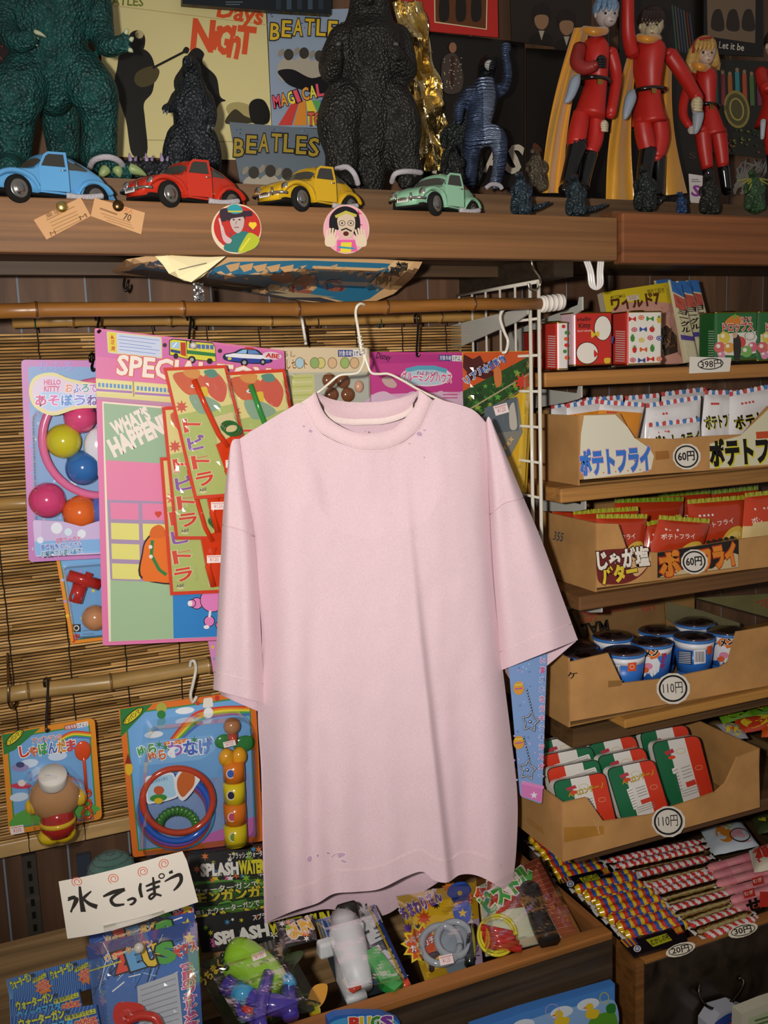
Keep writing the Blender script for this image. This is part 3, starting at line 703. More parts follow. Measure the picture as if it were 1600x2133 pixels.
# large teal one, head above the frame
T = Org(1.45)
T.limb([(115, -150, 0, 50), (112, -70, 0, 80), (110, 0, 0, 92), (108, 60, 0, 78), (105, 130, 0, 62), (105, 190, .01, 50)])
T.limb([(112, -260, -.04, 30), (112, -190, -.02, 42), (114, -130, 0, 52)])
T.limb([(60, 150, -.005, 52), (30, 205, -.02, 58), (28, 260, -.01, 44), (25, 330, 0, 38)]); T.limb([(160, 140, -.005, 48), (195, 195, -.02, 52), (207, 250, -.01, 38), (205, 330, 0, 38)])
T.limb([(205, 340, -.01, 30), (235, 350, -.045, 22), (262, 358, -.06, 18)]); T.limb([(25, 340, 0, 32), (20, 352, -.04, 26)])
T.limb([(200, 10, 0, 34), (212, 70, -.02, 27), (225, 98, -.04, 21), (250, 92, -.055, 18)])
T.limb([(22, 10, 0, 36), (12, 60, -.02, 28), (35, 88, -.045, 22), (62, 82, -.06, 18)])
T.limb([(115, 170, .05, 46), (128, 270, .06, 38), (135, 345, .06, 30)])
for (x, y, x1, y1) in ((254, 86, 262, 68), (260, 92, 273, 82), (256, 100, 272, 104)): T.limb([(x, y, -.055, 8), (x1, y1, -.06, 6)])
b = T.fuse('#184b48', 'hide', .003)
cl = M('vinyl')
for (x, y, x1, y1) in ((262, 70, 267, 60), (272, 84, 279, 79), (270, 104, 277, 110), (60, 72, 82, 82), (72, 66, 97, 78), (50, 84, 80, 96)): cone(cl, x, y, x1, y1, 1.39, 5, '#c3c9a6')
for (x, y, x1, y1) in ((222, 352, 206, 372), (244, 352, 250, 370), (270, 350, 306, 366)): cone(cl, x, y, x1, y1, 1.385, 11, '#8fa36a')
thing('toy_reptile', 'large teal vinyl reptile figure at the left, head out of frame', 'toy reptile', [('body', b), ('claw', cl, 'pale claws and toes'), ('tie', tieband([(186, 352, -.03), (196, 334, -.06), (222, 327, -.075), (246, 334, -.07), (258, 348, -.05)], 1.44), 'white fuzzy tie over the foot')])
# small dark one with upturned head
T = Org(1.44)
T.limb([(400, 190, 0, 34), (400, 225, -.005, 40), (400, 265, 0, 38), (400, 300, 0, 40)])
T.limb([(400, 195, 0, 27), (400, 160, -.01, 21), (398, 138, -.02, 19), (392, 128, -.035, 13)])
T.limb([(380, 290, -.005, 34), (368, 318, -.01, 30), (362, 350, 0, 24)]); T.limb([(420, 290, -.005, 34), (432, 318, -.01, 30), (438, 350, 0, 24)])
T.limb([(372, 205, 0, 17), (358, 222, -.02, 12), (345, 226, -.035, 9)]); T.limb([(428, 205, 0, 17), (440, 235, -.02, 13), (440, 258, -.035, 10)])
T.limb([(400, 310, .01, 34), (402, 352, .01, 30)])
b = T.fuse('#20252a', 'hide', .0028, 3); cl = M('vinyl')
for q in ((343, 228, 340, 238), (349, 230, 347, 240), (436, 262, 432, 272), (442, 262, 442, 272)): cone(cl, *q, 1.405, 3, '#60666a')
thing('toy_reptile', 'small black vinyl reptile figure in front of the cream poster', 'toy reptile', [('body', b), ('claw', cl)])
# spiked low piece
m = M('hide')
for i, x in enumerate((276, 310, 342)):
    m.ball(W(x, 350, 1.42), (.012, .012, .014), '#23262c', 'hide', seg=12, rings=8); cone(m, x-3, 342, x-7, 318, 1.415, 5, '#9a86a8'); cone(m, x+4, 342, x+9, 324, 1.415, 4, '#8a78a0')
m.tube([W(262, 356, 1.42), W(352, 356, 1.42)], .011, '#23262c', 'hide')
thing('toy_reptile', 'dark figure with lilac tipped spikes low beside the teal reptile foot', 'toy reptile', m)
# large black one
T = Org(1.43)
T.limb([(768, -60, -.02, 34), (770, -10, -.01, 40), (770, 40, 0, 50), (770, 90, 0, 74), (768, 130, -.005, 70), (765, 185, 0, 56), (766, 250, 0, 52), (768, 300, 0, 40)])
T.limb([(768, -70, -.03, 26), (762, -30, -.05, 24), (765, -5, -.05, 17)])
T.limb([(716, 85, 0, 34), (690, 130, -.01, 27), (690, 150, -.03, 22), (700, 118, -.055, 16)]); T.limb([(826, 85, 0, 34), (842, 130, -.01, 27), (846, 148, -.03, 22), (830, 116, -.055, 16)])
T.limb([(722, 215, -.005, 50), (704, 262, -.01, 46), (712, 320, -.01, 36), (708, 365, -.005, 34)]); T.limb([(812, 215, -.005, 50), (834, 262, -.01, 46), (838, 320, -.01, 36), (852, 362, -.005, 32)])
T.limb([(705, 372, -.02, 22), (722, 380, -.05, 18)]); T.limb([(852, 372, -.02, 22), (845, 378, -.05, 18)])
T.limb([(768, 280, .01, 42), (768, 340, .015, 40), (768, 384, .01, 36)])
for s in (-1, 1):
    for k in range(4): T.limb([(765+s*66+s*k*3, 100+k*7, -.06, 6), (765+s*58, 96+k*9, -.075, 5)])
b = T.fuse('#242321', 'hide', .0035); cl = M('vinyl')
for s in (-1, 1):
    for k in range(4): cone(cl, 765+s*62, 94+k*9, 765+s*54, 92+k*9, 1.36, 5, '#55524c')
for q in ((725, 380, 748, 386), (716, 384, 730, 392), (858, 366, 874, 360), (846, 374, 838, 384)): cone(cl, *q, 1.385, 7, '#4f5040')
thing('toy_reptile', 'large black vinyl reptile figure standing in the middle, hands raised to its chest', 'toy reptile', [('body', b), ('claw', cl), ('tie', tieband([(700, 352, -.04), (722, 348, -.06), (738, 362, -.07), (746, 384, -.06)], 1.42), 'white fuzzy tie over the left foot'), ('tie', tieband([(816, 380, -.05), (824, 362, -.07), (850, 357, -.07), (878, 360, -.05)], 1.42), 'white fuzzy tie over the right foot')])
# silver blue one with raised arm
T = Org(1.44)
T.limb([(1010, 165, 0, 20), (1006, 200, 0, 32), (1000, 240, 0, 28), (990, 280, 0, 24), (985, 300, .005, 22)])
T.limb([(1012, 170, 0, 18), (1014, 145, -.005, 20), (1018, 132, -.015, 18), (1022, 138, -.035, 11)])
T.limb([(1030, 192, 0, 15), (1050, 182, -.01, 12), (1058, 150, -.02, 10), (1052, 112, -.02, 9), (1054, 100, -.02, 12)])
T.limb([(978, 195, 0, 15), (958, 220, .01, 12), (955, 250, .01, 10)])
T.limb([(1000, 285, -.005, 22), (1034, 284, -.02, 21), (1042, 330, -.02, 15), (1032, 382, -.01, 13)]); T.limb([(984, 295, .01, 22), (980, 340, .01, 17), (978, 380, .01, 15)])
b = T.fuse('#4c5c78', 'hide_ridged', .0026, 3); hz, cx_ = W(1010, 166, 1.44).z, W(1006, 230, 1.44).x
cent = [sum((b.v[i] for i in f), Vector())/len(f) for f in b.f]
b.c = [lin('#20262c' if p.z > hz and p.x < W(1036, 150, 1.42).x else '#7c8aa4' if abs(p.x-cx_) < .011 and p.y < 1.435 else '#465470') for p in cent]
mz = M('gloss'); k = .0006
mz.ball(W(1020, 136, 1.405), (.009, .006, .008), '#a9a8a4', 'gloss', seg=12, rings=8)
for i in range(3): mz.box(W(1012, 132+i*5, 1.398), W(1028, 133+i*5, 1.3985), '#40404a', 'gloss')
thing('toy_reptile', 'silver blue ridged reptile figure with one arm raised', 'toy reptile', [('body', b), ('muzzle', mz, 'pale grille muzzle'), ('tie', M('fuzz').tube(spl([W(x, y, 1.40) for x, y in ((1012, 392), (1024, 384), (1040, 386), (1046, 394))], n=4), .0035, '#b9b4bc', 'fuzz'), 'white fuzzy tie at the foot')])
def small(label, cx, base, hgt, Y, col, arms=True, fins=None, tail=0):
    s = hgt/100; T = Org(Y)
    T.limb([(cx, base-8*s, 0, 22*s), (cx, base-35*s, 0, 22*s), (cx-1, base-58*s, -.002, 18*s), (cx-2, base-78*s, -.004, 12*s)])
    T.limb([(cx-2, base-80*s, -.004, 11*s), (cx-5, base-90*s, -.012, 9*s), (cx-9, base-90*s, -.022, 6*s)])
    for q in (-1, 1):
        T.limb([(cx+q*12*s, base-28*s, -.002, 14*s), (cx+q*17*s, base-12*s, -.006, 11*s), (cx+q*17*s, base-2*s, -.012, 9*s)])
        if arms: T.limb([(cx+q*14*s, base-62*s, 0, 7*s), (cx+q*23*s, base-54*s, -.006, 5.5*s), (cx+q*22*s, base-42*s, -.014, 4.5*s)])
    if tail: T.limb([(cx+8*s, base-12*s, .01, 14*s), (cx+40*s*tail, base-10*s, .012, 8*s), (cx+75*s*tail, base-22*s, .008, 4*s)])
    b = T.fuse(col, 'hide', max(.0011, .0014*s), 2); parts = [('body', b)]
    f = M('vinyl')
    for i in range(7): cone(f, cx-1, base-(86-i*9)*s, cx+(2)*s, base-(98-i*8)*s, Y+.016, 6*s, col if not fins else fins, dy=.012)
    if fins:
        for i in range(9):
            a = math.radians(190+i*20); cone(f, cx, base-75*s, cx+46*s*math.cos(a), base-(75-34*math.sin(-a))*s, Y-.004, 3*s, fins)
    parts.append(('spine', f)); thing('toy_reptile', label, 'toy reptile', parts)
small('dark slim reptile figure half hidden just left of the silver blue reptile', 962, 372, 165, 1.50, '#1e2524')
small('little black reptile figure crouching in front of the silver blue one', 946, 380, 80, 1.415, '#1a1d1c')
small('little dark blue reptile figure on the shelf edge right of the mint car', 1086, 441, 85, 1.275, '#1d2d38', tail=.9)
small('little brown clawed figure with spread arms, left of the gold cape', 1118, 392, 85, 1.40, '#4c4334')
small('little teal black reptile figure with its tail out, under the blue haired doll', 1200, 444, 82, 1.275, '#1c2a30', tail=1)
small('black speckled reptile figure at the feet of the raised arm doll', 1344, 432, 90, 1.30, '#1b2220', tail=.6)
small('tiny blue reptile figure beside the white paper tag', 1420, 441, 42, 1.285, '#23406a')
small('dark furry looking reptile figure under the blonde doll', 1478, 440, 80, 1.30, '#1a1d18')
small('green reptile figure with yellow head fins at the right edge', 1572, 434, 82, 1.30, '#2c4a2c', fins='#8a8a3c')
mp, m = flat([(1436, 362), (1464, 366), (1462, 432), (1440, 432)], 1.345, '#c9c2c0'); m.txt(mp, 'S', 1440, 406, 1456, 410, 22, '#8a3a8c', .03); m.lines(mp, 1440, 372, 1460, 380, 2, '#6a6268', 1.5)
thing('paper_tag', 'small white paper tag with a purple letter among the little reptiles', 'tag', m)
m = M('fuzz')
for i in range(26): m.tube(spl([W(1540+random.uniform(0, 60), 330+random.uniform(0, 20), 1.5), W(1530+random.uniform(0, 60), 352+random.uniform(0, 20), 1.47), W(1535+random.uniform(-10, 30), 375+random.uniform(0, 30), 1.47)], n=3), .002, '#7a746a', 'fuzz', n=5)
thing('fur_tuft', 'tuft of grey fur behind the green finned reptile', 'fur', m, kind='stuff')
# ================================================================ caped dolls in red
RED = '#b3231c'
def tb(Y, pts, mat, col, n=14, sx=1., m=None, cap=True):
    m = m or M(mat); path = [W(x, y, Y+d) for x, y, d, r in pts]; R = [r*scl(x, y, Y+d) for x, y, d, r in pts]
    p2 = [Vector(q) for q in spl(path, n=4)]; r2 = [max(.0006, q[0]) for q in spl([(r, 0) for r in R], n=4)]
    m.tube(p2, r2, col, mat, n=n, sx=sx)
    for a, b in (((p2[0], r2[0]), (p2[-1], r2[-1])) if cap else ()): m.ball(a, (b*.96, b*.96, b*.7), col, mat, seg=12, rings=6)
    return m
def fist(Y, x, y, r, col, mat='vinyl'):
    m = M(mat); k = scl(x, y, Y); m.ball(W(x, y, Y), (r*k*.85, r*k*.8, r*k), col, mat, seg=12, rings=8)
    for i in range(4): tb(Y, [(x-r*.3, y-r*.5+i*r*.42, -.9*r*k, r*.24), (x+r*.25, y-r*.45+i*r*.42, -1.05*r*k, r*.24), (x+r*.6, y-r*.4+i*r*.42, -.7*r*k, r*.22)], mat, col, 8, m=m)
    tb(Y, [(x+r*.5, y-r*.2, -.4*r*k, r*.28), (x+r*.2, y-r*.75, -.8*r*k, r*.24)], mat, col, 8, m=m)
    return m
def head(Y, x, y, r, skin, hairc, fringe, turn=0, long=False):
    k = scl(x, y, Y); h = M('vinyl'); c = W(x, y, Y)
    h.ball(c, (r*.78*k, r*.85*k, r*k), skin, 'vinyl', seg=20, rings=14)
    h.ball(W(x+turn*r*.35, y+r*.45, Y-r*.35*k), (r*.5*k, r*.5*k, r*.5*k), skin, 'vinyl')
    h.ball(W(x+turn*r*.75, y+r*.22, Y-r*.86*k), (r*.1*k, r*.13*k, r*.15*k), skin, 'vinyl', seg=8, rings=6)
    for s in (-1, 1):
        h.ball(W(x+s*r*.74-turn*2, y+r*.18, Y+.1*r*k), (r*.1*k, r*.14*k, r*.2*k), skin, 'vinyl', seg=8, rings=6)
        h.ball(W(x+s*r*.32+turn*r*.42, y+r*.05, Y-r*.78*k), (r*.12*k, r*.06*k, r*.09*k), '#2a211c', 'gloss', seg=8, rings=6)
    h.ball(W(x+turn*r*.6, y+r*.6, Y-r*.78*k), (r*.15*k, r*.05*k, r*.03*k), '#9a4a40', 'vinyl', seg=8, rings=6)
    hr = M('hair'); hr.ball(W(x-turn*r*.12, y-r*.28, Y+.12*r*k), (r*.92*k, r*.95*k, r*.86*k), hairc, 'hair', seg=20, rings=12)
    for i in range(fringe): 
        u = -.7+1.4*i/max(1, fringe-1); tb(Y, [(x+u*r*.7, y-r*.8, -.55*r*k, r*.22), (x+u*r*.85, y-r*.4, -.85*r*k, r*.17), (x+u*r*.8-r*.08, y-r*.08, -.88*r*k, r*.05)], 'hair', hairc, 8, m=hr)
    if long:
        for s, l in ((-1, 2.6), (-.75, 2.3), (.7, 1.3)): tb(Y, [(x+s*r*.75, y-r*.2, .1*r*k, r*.4), (x+s*r*1.0, y+r*.7, .15*r*k, r*.42), (x+s*r*1.3, y+r*l*.75, .2*r*k, r*.3), (x+s*r*1.5, y+r*l, .2*r*k, r*.1)], 'hair', hairc, 10, m=hr)
    return [('head', h, None, [('hair', hr)])]
def cape(Y, top, bot, dY0, dY1, amp, nf, col='#d2962a'):
    m = M('satin')
    def f(u, v):
        a = Vector(top[0]).lerp(Vector(top[1]), u); b = Vector(bot[0]).lerp(Vector(bot[1]), u); q = a.lerp(b, v); bend = 12*math.sin(v*math.pi)
        return W(q.x-bend, q.y, Y+dY0+(dY1-dY0)*v+amp*math.sin(u*math.pi*2*nf+v*2)*v**.6+amp*.35*math.sin(u*8+v*4))
    m.grid(f, 40, 30, col, 'satin'); return m
def belt(Y, x, y, w, tilt=0):
    k = scl(x, y, Y); b = M('gloss'); c = W(x, y, Y); path = []
    for i in range(25):
        a = 2*math.pi*i/24; path.append(c+Vector((w*k*1.06*math.cos(a), w*.84*k*math.sin(a), tilt*k*math.cos(a))))
    b.tube(path, (.0038), '#14100e', 'gloss', n=8, caps=False)
    bu = M('metal'); q = W(x+w*.3, y+tilt*-.3, Y-w*.86*k); bu.bbox(q-Vector((.0055, .002, .0045)), q+Vector((.0055, .0015, .0045)), '#c79a52', 'metal', r=.001)
    return [('belt', b, None, [('buckle', bu, 'brass buckle')])]
# doll with blue-grey hair
Y = 1.40; D = []
D += [('tunic', tb(Y, [(1244, 82, 0, 20), (1240, 98, 0, 34), (1238, 130, 0, 36), (1242, 166, 0, 28), (1236, 200, 0, 32), (1226, 246, 0, 40)], 'vinyl', RED, 24, .75, cap=False)),
      ('arm', tb(Y, [(1208, 100, 0, 15), (1202, 130, -.015, 15), (1218, 142, -.03, 13), (1240, 136, -.045, 11)], 'vinyl', '#8f2a26')), ('hand', fist(Y-.045, 1252, 128, 13, '#16161a'), 'black gloved hand'),
      ('arm', tb(Y, [(1272, 108, 0, 14), (1284, 160, 0, 12), (1272, 240, -.01, 11)], 'vinyl', RED)), ('hand', fist(Y-.012, 1258, 262, 12, '#c9bda0'), 'cream gloved hand'),
      ('leg', tb(Y, [(1212, 235, 0, 18), (1206, 265, 0, 20), (1200, 300, 0, 20)], 'vinyl', RED), None, [('boot', tb(Y, [(1204, 298, 0, 22), (1192, 340, 0, 17), (1180, 385, 0, 15), (1176, 396, -.02, 13)], 'gloss', '#0f0e10'))]),
      ('leg', tb(Y, [(1244, 235, 0, 17), (1240, 290, 0, 17), (1228, 320, 0, 15)], 'vinyl', RED), None, [('boot', tb(Y, [(1230, 318, 0, 16), (1220, 360, 0, 14), (1214, 394, -.01, 13)], 'gloss', '#0f0e10'))]),
      ('holster', tb(Y, [(1204, 158, -.03, 6), (1198, 172, -.03, 11), (1188, 200, -.03, 9), (1180, 212, -.03, 5)], 'vinyl', '#8b98a8'), 'grey holster'),
      ('collar', tb(Y, [(1216, 62, -.01, 8), (1240, 66, -.03, 9), (1262, 64, -.02, 8)], 'satin', '#d08a24', 10), 'gold satin collar'), ('cape', cape(Y, ((1196, 58), (1230, 56)), ((1126, 402), (1172, 402)), .01, .02, 0.009, 1.3), 'gold satin cape')]
D += belt(Y, 1240, 170, 31, -3)+head(Y, 1264, 26, 30, '#b4aaa6', '#6f8fae', 4, .55)
thing('caped_doll', 'red suited doll with blue grey hair and black glove, first of the caped dolls', 'doll', D)
Y = 1.42; D = []
D += [('tunic', tb(Y, [(1356, 84, 0, 22), (1352, 102, 0, 40), (1350, 140, 0, 37), (1352, 188, 0, 29), (1350, 218, 0, 34), (1352, 258, 0, 42)], 'vinyl', RED, 24, .75, cap=False)),
      ('arm', tb(Y, [(1318, 112, 0, 15), (1309, 70, -.01, 14), (1308, 0, -.02, 13), (1308, -60, -.02, 12)], 'vinyl', RED)), ('arm', tb(Y, [(1394, 112, 0, 16), (1420, 150, -.01, 15), (1444, 190, -.03, 13), (1454, 205, -.04, 12)], 'vinyl', RED)), ('hand', fist(Y-.05, 1452, 217, 15, '#c8b996'), 'cream gloved hand'),
      ('leg', tb(Y, [(1338, 250, 0, 18), (1344, 285, 0, 20), (1350, 312, 0, 18)], 'vinyl', RED), None, [('boot', tb(Y, [(1350, 310, 0, 19), (1344, 350, 0, 17), (1340, 400, 0, 15), (1338, 412, -.01, 14)], 'gloss', '#0f0e10'))]),
      ('leg', tb(Y, [(1373, 250, 0, 18), (1376, 290, 0, 19), (1368, 330, 0, 15)], 'vinyl', RED), None, [('boot', tb(Y, [(1372, 326, 0, 15), (1372, 370, 0, 13), (1370, 412, -.005, 13)], 'gloss', '#0f0e10'))]),
      ('holster', tb(Y, [(1318, 190, -.03, 6), (1314, 204, -.03, 12), (1306, 232, -.03, 9), (1302, 246, -.03, 5)], 'vinyl', '#8f9cab'), 'grey holster'),
      ('collar', tb(Y, [(1330, 78, -.01, 8), (1350, 82, -.03, 8), (1372, 80, -.02, 8)], 'satin', '#d08a24', 10), 'gold satin collar'),
      ('cape', cape(Y, ((1306, 120), (1332, 90)), ((1262, 420), (1322, 416)), .015, .02, 0.009, 1.1), 'gold satin cape'), ('cape_side', cape(Y, ((1384, 110), (1400, 130)), ((1378, 408), (1432, 402)), .03, .025, 0.009, .9), 'right hand fall of the gold cape')]
st = M('gloss'); st.tube([W(1306, 416, 1.455), W(1306, 276, 1.455), W(1340, 262, 1.43)], .003, '#141414', 'gloss'); D.append(('stand', st, 'black wire doll stand'))
D += belt(Y, 1352, 190, 33, 2)+head(Y, 1357, 50, 31, '#bdb090', '#2a1510', 6, .1)
thing('caped_doll', 'red suited doll with dark hair raising one arm, middle of the caped dolls', 'doll', D)
Y = 1.44; D = []
D += [('tunic', tb(Y, [(1470, 142, 0, 16), (1468, 160, 0, 28), (1470, 190, 0, 25), (1474, 222, 0, 20), (1477, 248, 0, 26), (1481, 282, 0, 34)], 'vinyl', RED, 24, .75, cap=False)),
      ('arm', tb(Y, [(1442, 160, 0, 11), (1426, 205, -.005, 10), (1424, 240, -.01, 9), (1436, 262, -.02, 8)], 'vinyl', RED)), ('hand', fist(Y-.02, 1440, 270, 9, '#b9b2ac'), 'pale gloved hand'),
      ('leg', tb(Y, [(1464, 272, 0, 17), (1468, 310, 0, 15), (1474, 350, 0, 12)], 'vinyl', RED), None, [('boot', tb(Y, [(1475, 350, 0, 12), (1480, 400, 0, 10)], 'gloss', '#0f0e10'))]),
      ('leg', tb(Y, [(1496, 272, 0, 17), (1502, 310, 0, 15), (1506, 345, 0, 12)], 'vinyl', RED), None, [('boot', tb(Y, [(1507, 346, 0, 12), (1514, 400, 0, 10)], 'gloss', '#0f0e10'))]),
      ('holster', tb(Y, [(1446, 226, -.03, 6), (1454, 238, -.03, 12), (1452, 262, -.03, 9), (1449, 276, -.03, 5)], 'vinyl', '#9aa2ac'), 'grey holster'),
      ('collar', tb(Y, [(1446, 134, -.005, 8), (1460, 140, -.02, 8), (1476, 142, -.01, 7)], 'satin', '#d08a24', 10), 'gold satin collar')]
D += belt(Y, 1476, 222, 22, -2)+head(Y, 1468, 108, 28, '#c4aa98', '#c29a52', 5, .5, True)
hb = M('gloss'); hb.tube(spl([W(1444, 110, Y-.005), W(1448, 88, Y-.012), W(1462, 80, Y-.02), W(1482, 78, Y-.02)], n=4), .0022, '#a8272a', 'gloss'); D.append(('headband', hb, 'red headband'))
thing('caped_doll', 'long haired blonde doll in red with a red headband, smallest of the dolls', 'doll', D)
Y = 1.37; D = [('tunic', tb(Y, [(1606, 140, 0, 22), (1612, 170, 0, 36), (1614, 210, 0, 28), (1612, 260, 0, 44)], 'vinyl', RED, 24, .75, cap=False)), ('arm', tb(Y, [(1584, 148, 0, 12), (1590, 175, -.02, 12), (1598, 185, -.04, 11)], 'vinyl', RED)),
      ('leg', tb(Y, [(1606, 250, 0, 18), (1612, 320, 0, 16)], 'vinyl', RED), None, [('boot', tb(Y, [(1612, 320, 0, 15), (1614, 405, 0, 12)], 'gloss', '#0f0e10'))]), ('holster', tb(Y, [(1590, 252, -.02, 6), (1588, 288, -.02, 4)], 'vinyl', '#a4abb2'), 'grey holster')]
D += head(Y, 1618, 92, 28, '#c4aa98', '#2a1a12', 4, 0)
thing('caped_doll', 'red suited doll mostly cut off by the right edge of the picture', 'doll', D)
# ================================================================ toy cars on the shelf lip
def beetle(label, px, col, yaw, Y=1.287, roll=0):
    SC = .172/4.07; c0 = P(px, 420, Y)
    M4 = Matrix.Translation(Vector((c0.x, Y, DZ-.0044))) @ Matrix.Rotation(math.radians(180+yaw), 4, 'Z') @ Matrix.Rotation(math.radians(roll), 4, 'X') @ Matrix.Scale(SC, 4)
    tops = [(-2.0, .45), (-1.9, .6), (-1.7, .80), (-1.4, 1.03), (-1.0, 1.27), (-.6, 1.43), (-.2, 1.50), (.1, 1.48), (.32, 1.41), (.45, 1.28), (.58, 1.12), (.70, .99), (.8, .965), (1.2, .93), (1.6, .85), (1.85, .72), (1.98, .55)]
    def zt_(x):
        for (a, b), (c, d) in zip(tops, tops[1:]):
            if x <= c: return b+(d-b)*max(0, (x-a))/(c-a)
        return tops[-1][1]
    def wb(x): return .71-.29*max(0, (x-.6)/1.38)**1.6 if x > .6 else .71-.30*max(0, (-.3-x)/1.7)**1.8
    def zs(x): return min(.90, zt_(x)-.12)
    N = 2.5
    def hull(x, q, e=0):
        cq, sq = abs(math.cos(q))**(2/N), abs(math.sin(q))**(2/N); s = 1 if math.cos(q) >= 0 else -1
        return Vector((x, s*(wb(x)+e)*cq, zs(x)+(zt_(x)+e-zs(x))*sq))
    xs_ = [t[0] for t in tops]; xs2 = sorted(set(xs_+[(a+b)/2 for a, b in zip(xs_, xs_[1:])])); NQ = 22
    body = M('gloss'); rings = []; vs = []; fs = []
    for x in xs2:
        rg = [Vector((x, wb(x)*.92, .26)), Vector((x, wb(x), .5 if zs(x) > .5 else zs(x)-.02))]+[hull(x, math.pi*j/NQ) for j in range(NQ+1)]+[Vector((x, -wb(x), .5 if zs(x) > .5 else zs(x)-.02)), Vector((x, -wb(x)*.92, .26))]
        rings.append(rg); vs += rg
    k = len(rings[0])
    for i in range(len(rings)-1):
        for j in range(k): fs.append((i*k+j, i*k+(j+1) % k, (i+1)*k+(j+1) % k, (i+1)*k+j))
    fs += [list(range(k)), list(range((len(rings)-1)*k, len(rings)*k))]
    body.add([M4 @ v for v in vs], fs, col, 'gloss', True)
    T3 = lambda pts: [M4 @ Vector(p) for p in pts]
    body.box((-.62, .58, .26), (.62, .78, .31), col, 'gloss', M4); body.box((-.62, -.78, .26), (.62, -.58, .31), col, 'gloss', M4)
    def arch(pts, s):
        m = M('gloss'); m.tube(spl(T3([(x, s*y, z) for x, y, z in pts]), n=5), [(.085*SC*a, .17*SC*a) for a in [.5+.5*min(1, 4*min(i/30, 1-i/30)) for i in range(5*(len(pts)-1)+1)]], col, 'gloss', n=14, up=Vector((0, 0, 1))); return m
    fr = [(.60, .66, .32), (.72, .66, .52), (.92, .64, .70), (1.25, .62, .78), (1.55, .60, .74), (1.80, .57, .60), (1.92, .55, .44)]
    rr = [(-.58, .66, .32), (-.70, .66, .52), (-.92, .64, .68), (-1.2, .62, .72), (-1.5, .60, .64), (-1.75, .57, .46)]
    parts = []
    gl = M('glass_dark'); G = '#4a4a44'
    xx = [.46, .52, .58, .64, .69]
    gl.grid(lambda u, v: M4 @ hull(.45+.24*v, math.pi*(.2+.6*u), .014), 16, 5, G, 'glass_dark')
    gl2 = M('glass_dark')
    def side(x, z, e=.012):
        t = max(0, min(.98, (z-zs(x))/(zt_(x)-zs(x)))); return M4 @ Vector((x, (wb(x)+e)*(1-t**N)**(1/N), z))
    qw = spl([(-.26, 1.0), (-.26, 1.33), (-.5, 1.31), (-.75, 1.19), (-.98, 1.02), (-.6, .99)], True, 4)
    gl2.add([side(-.6, 1.14)]+[side(x, z) for x, z in qw], [(0, 1+i, 1+(i+1) % len(qw)) for i in range(len(qw))], G, 'glass_dark')
    # dark patch painted on the body as the cabin's shade, and the door, slightly open
    inn_ = M('matte'); op = [(.6, .33), (.6, .97), (.42, 1.24), (.3, 1.31), (-.2, 1.34), (-.2, .33)]
    inn_.add([side(x, z, .006) for x, z in op], [list(range(6))], '#0f0d0c', 'matte')
    do = M('gloss'); dg = M('glass_dark'); hinge = Matrix.Translation((.60, .725, 0)) @ Matrix.Rotation(math.radians(-14), 4, 'Z') @ Matrix.Translation((-.60, -.725, 0)); MD = M4 @ hinge
    def ty(z): return .735-.30*max(0, (z-.95))**1.1
    def pan(pts, th, colr, mat, m):
        a = [MD @ Vector((x, ty(z), z)) for x, z in pts]; b = [MD @ Vector((x, ty(z)-th, z)) for x, z in pts]; n = len(pts)
        m.add(a+b, [list(range(n)), list(range(2*n-1, n-1, -1))]+[(i, i+n, (i+1) % n+n, (i+1) % n) for i in range(n)], colr, mat)
    pan([(.60, .32), (.60, .99), (-.22, .99), (-.22, .32)], .05, col, 'gloss', do)
    for q in ([(.60, .99), (.53, .99), (.37, 1.28), (.28, 1.35), (.28, 1.42), (.42, 1.33)], [(.28, 1.42), (.28, 1.35), (-.14, 1.36), (-.22, 1.43)], [(-.14, 1.36), (-.14, .99), (-.22, .99), (-.22, 1.43)]): pan(q, .04, col, 'gloss', do)
    pan([(.52, 1.0), (.37, 1.27), (.28, 1.34), (-.14, 1.35), (-.14, 1.0)], .01, '#3a3a36', 'glass_dark', dg)
    hd = M('metal'); hd.tube([MD @ Vector((-.14, ty(.9)+.02, .9)), MD @ Vector((.0, ty(.9)+.02, .9))], .022*SC, '#ccccd0', 'metal')
    whl = []
    for sx, s in ((1.25, 1), (1.25, -1), (-1.15, 1), (-1.15, -1)):
        w_ = M('matte'); Mw = M4 @ Matrix.Translation((sx, s*.68, .30)) @ Matrix.Rotation(math.radians(-90*s), 4, 'X')
        w_.lathe([(.24, -.09), (.36, -.085), (.385, -.04), (.385, .04), (.36, .085), (.24, .09)], '#1b1a19', Mw, 'matte', 28)
        hb_ = M('metal'); hb_.lathe([(.26, .05), (.255, .098), (.22, .094), (.15, .092), (.14, .11), (.07, .135), (0, .14)], '#b7b5b0', Mw, 'metal', 24)
        whl.append(('wheel', w_, None, [('hubcap', hb_, 'chrome hubcap')]))
    lamps = []
    for s in (1, -1):
        l = M('metal'); Ml = M4 @ Matrix.Translation((1.84, s*.57, .63)) @ Matrix.Rotation(math.radians(72), 4, 'Y')
        l.lathe([(.06, -.12), (.125, -.02), (.13, .02), (.11, .035), (.07, .06), (0, .07)], '#d9d9d6', Ml, 'metal', 18); lamps.append(('headlamp', l, 'silver headlamp'))
    bp = M('metal')
    bp.tube(spl(T3([(1.86, .68, .42), (2.05, .55, .43), (2.12, 0, .44), (2.05, -.55, .43), (1.86, -.68, .42)]), n=5), .045*SC, '#c9c7c0', 'metal')
    for s in (1, -1): bp.tube(T3([(2.1, s*.3, .36), (2.12, s*.3, .6)]), .035*SC, '#c9c7c0', 'metal')
    lp = M('card'); lp.box((2.135, -.22, .33), (2.15, .22, .47), '#d8d6cc', 'card', M4)
